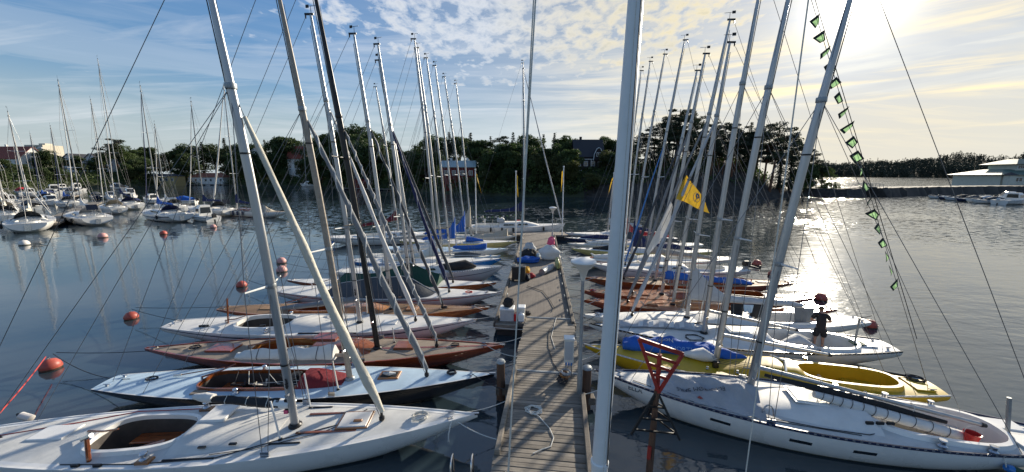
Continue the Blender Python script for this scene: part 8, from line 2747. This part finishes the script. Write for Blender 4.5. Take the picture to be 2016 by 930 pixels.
# standing with his back to the camera, head bent over his hands; local +Y is where he faces
mn = thing('person', 'man in dark t-shirt and shorts standing in a white cockpit, back turned, hands busy', 'person', (12.42, 13.88, 0.20), R(-28))
jv = {'pelvis': (0, 0, 0.92), 'waist': (0, 0.02, 1.08), 'chest': (0, 0.09, 1.29), 'collar': (0, 0.17, 1.44), 'neck': (0, 0.23, 1.50),
      'hipL': (-0.10, 0, 0.88), 'kneeL': (-0.13, 0.04, 0.49), 'ankL': (-0.14, 0.0, 0.09), 'toeL': (-0.16, 0.16, 0.035),
      'hipR': (0.10, 0, 0.88), 'kneeR': (0.12, 0.05, 0.49), 'ankR': (0.13, 0.02, 0.09), 'toeR': (0.16, 0.18, 0.035),
      'shL': (-0.20, 0.14, 1.38), 'elL': (-0.30, 0.20, 1.12), 'wrL': (-0.14, 0.42, 1.04),
      'shR': (0.20, 0.14, 1.38), 'elR': (0.34, 0.22, 1.14), 'wrR': (0.20, 0.44, 1.03)}
keys = list(jv)
rad = {'pelvis': (0.16, 0.11), 'waist': (0.145, 0.105), 'chest': (0.165, 0.115), 'collar': (0.11, 0.08), 'neck': (0.055, 0.058), 'hip': (0.09, 0.095), 'knee': (0.058, 0.06), 'ank': (0.038, 0.042), 'toe': (0.04, 0.026), 'sh': (0.065, 0.065), 'el': (0.043, 0.043), 'wr': (0.030, 0.026)}
E_ = [('pelvis', 'waist'), ('waist', 'chest'), ('chest', 'collar'), ('collar', 'neck')]
for sd in 'LR':
    E_ += [('pelvis', 'hip' + sd), ('hip' + sd, 'knee' + sd), ('knee' + sd, 'ank' + sd), ('ank' + sd, 'toe' + sd), ('collar', 'sh' + sd), ('sh' + sd, 'el' + sd), ('el' + sd, 'wr' + sd)]
verts = [jv[k] for k in keys]
radii = [rad[k if k in rad else k[:-1]] for k in keys]
edges = [(keys.index(a_), keys.index(b_)) for a_, b_ in E_]
# head: neck up to the crown, tilted forward
base = len(verts)
verts += [(0, 0.275, 1.555), (0, 0.30, 1.61), (0, 0.305, 1.67)]
radii += [(0.074, 0.082), (0.090, 0.106), (0.078, 0.092)]
edges += [(keys.index('neck'), base), (base, base + 1), (base + 1, base + 2)]
# hands: palm and five bent fingers
for sd, s_ in (('L', 1), ('R', -1)):
    w_ = Vector(jv['wr' + sd])
    f_ = Vector((0.25 * s_, 0.85, 0.05)).normalized()
    sx_ = Vector((s_, -0.25, 0)).normalized()
    pi = len(verts)
    verts.append(tuple(w_ + f_ * 0.06))
    radii.append((0.036, 0.016))
    edges.append((keys.index('wr' + sd), pi))
    for q, ln in enumerate((0.075, 0.085, 0.080, 0.062)):
        b0 = w_ + f_ * 0.095 + sx_ * (0.030 - 0.020 * q)
        i0 = len(verts)
        verts += [tuple(b0), tuple(b0 + f_ * ln * 0.55 + Vector((0, 0, -0.012))), tuple(b0 + f_ * ln * 0.8 + Vector((0, 0, -0.045)))]
        radii += [0.0095, 0.0085, 0.0075]
        edges += [(pi, i0), (i0, i0 + 1), (i0 + 1, i0 + 2)]
    t0 = w_ + f_ * 0.03 + sx_ * 0.035
    i0 = len(verts)
    verts += [tuple(t0), tuple(t0 + f_ * 0.04 + sx_ * 0.025), tuple(t0 + f_ * 0.07 + sx_ * 0.012 + Vector((0, 0, -0.01)))]
    radii += [0.012, 0.010, 0.008]
    edges += [(pi, i0), (i0, i0 + 1), (i0 + 1, i0 + 2)]
body = skinned('body', verts, edges, radii, 'skin', mn)
# face and hair
fc = Vector((0, 0.30, 1.595))
MB().tube([fc + Vector((0, 0.085, 0.02)), fc + Vector((0, 0.118, -0.015)), fc + Vector((0, 0.098, -0.025))], [0.010, 0.016, 0.012], 8).build('nose', 'skin', mn)
for s_ in (-1, 1):
    MB().lathe([(0.002, -0.011), (0.009, -0.006), (0.011, 0), (0.009, 0.006), (0.002, 0.011)], 8, fc + Vector((0.030 * s_, 0.085, 0.022))).build('eye', 'white_paint', mn)
    MB().lathe([(0.003, -0.030), (0.014, -0.015), (0.018, 0.008), (0.012, 0.028), (0.003, 0.034)], 8, fc + Vector((0.078 * s_, -0.004, 0.0))).build('ear', 'skin', mn)
MB().tube([fc + Vector((-0.026, 0.088, -0.050)), fc + Vector((0, 0.096, -0.050)), fc + Vector((0.026, 0.088, -0.050))], 0.006, 6).build('mouth', 'paint_red_deep', mn)
rings = []
for i in range(9):
    th_ = math.pi * 0.62 * i / 8
    rings.append([fc + Vector((0.098 * math.sin(th_ + 0.02) * math.cos(q), -0.012 + 0.114 * math.sin(th_ + 0.02) * math.sin(q) * (1.0 if math.sin(q) < 0 else 0.86), 0.018 + 0.112 * math.cos(th_) + 0.004 * math.sin(7 * q + 3 * i) + (0.03 * max(0, math.sin(q)) if i > 5 else 0))) for q in [j * math.pi / 10 for j in range(20)]])
MB().loft(rings, True, (True, False)).build('hair', 'hair_brown', mn, 60)
# clothes: shells over the same joints, ending at sleeve, waist and knee hems
sv_ = ['pelvis', 'waist', 'chest', 'collar']
cv = [(0, 0, 0.76), jv['waist'], jv['chest'], (0, 0.175, 1.445), jv['shL'], jv['shR'], (-0.268, 0.18, 1.20), (0.29, 0.19, 1.215)]
ce = [(0, 1), (1, 2), (2, 3), (3, 4), (3, 5), (4, 6), (5, 7)]
cr_ = [(0.185, 0.135), (0.170, 0.128), (0.190, 0.138), (0.115, 0.092), (0.085, 0.085), (0.085, 0.085), (0.078, 0.075), (0.078, 0.075)]
skinned('t_shirt', cv, ce, cr_, 'shirt_dark', mn)
cv = [(0, 0, 0.97), (0, 0, 0.88), (-0.115, 0.005, 0.76), (0.115, 0.005, 0.76), (-0.135, 0.03, 0.50), (0.13, 0.035, 0.50)]
ce = [(0, 1), (1, 2), (1, 3), (2, 4), (3, 5)]
cr_ = [(0.165, 0.122), (0.185, 0.138), (0.118, 0.122), (0.118, 0.122), (0.100, 0.104), (0.100, 0.104)]
skinned('shorts', cv, ce, cr_, 'shorts_dark', mn)
for s_, k in ((-1, 'L'), (1, 'R')):
    x, y = jv['ank' + k][0], jv['ank' + k][1]
    MB().tube([(x, y - 0.09, 0.03), (x, y + 0.02, 0.045), (x + 0.02 * s_, y + 0.17, 0.03)], [0.042, 0.052, 0.040], 10, True, 0.9).build('shoe', 'rubber_black', mn)
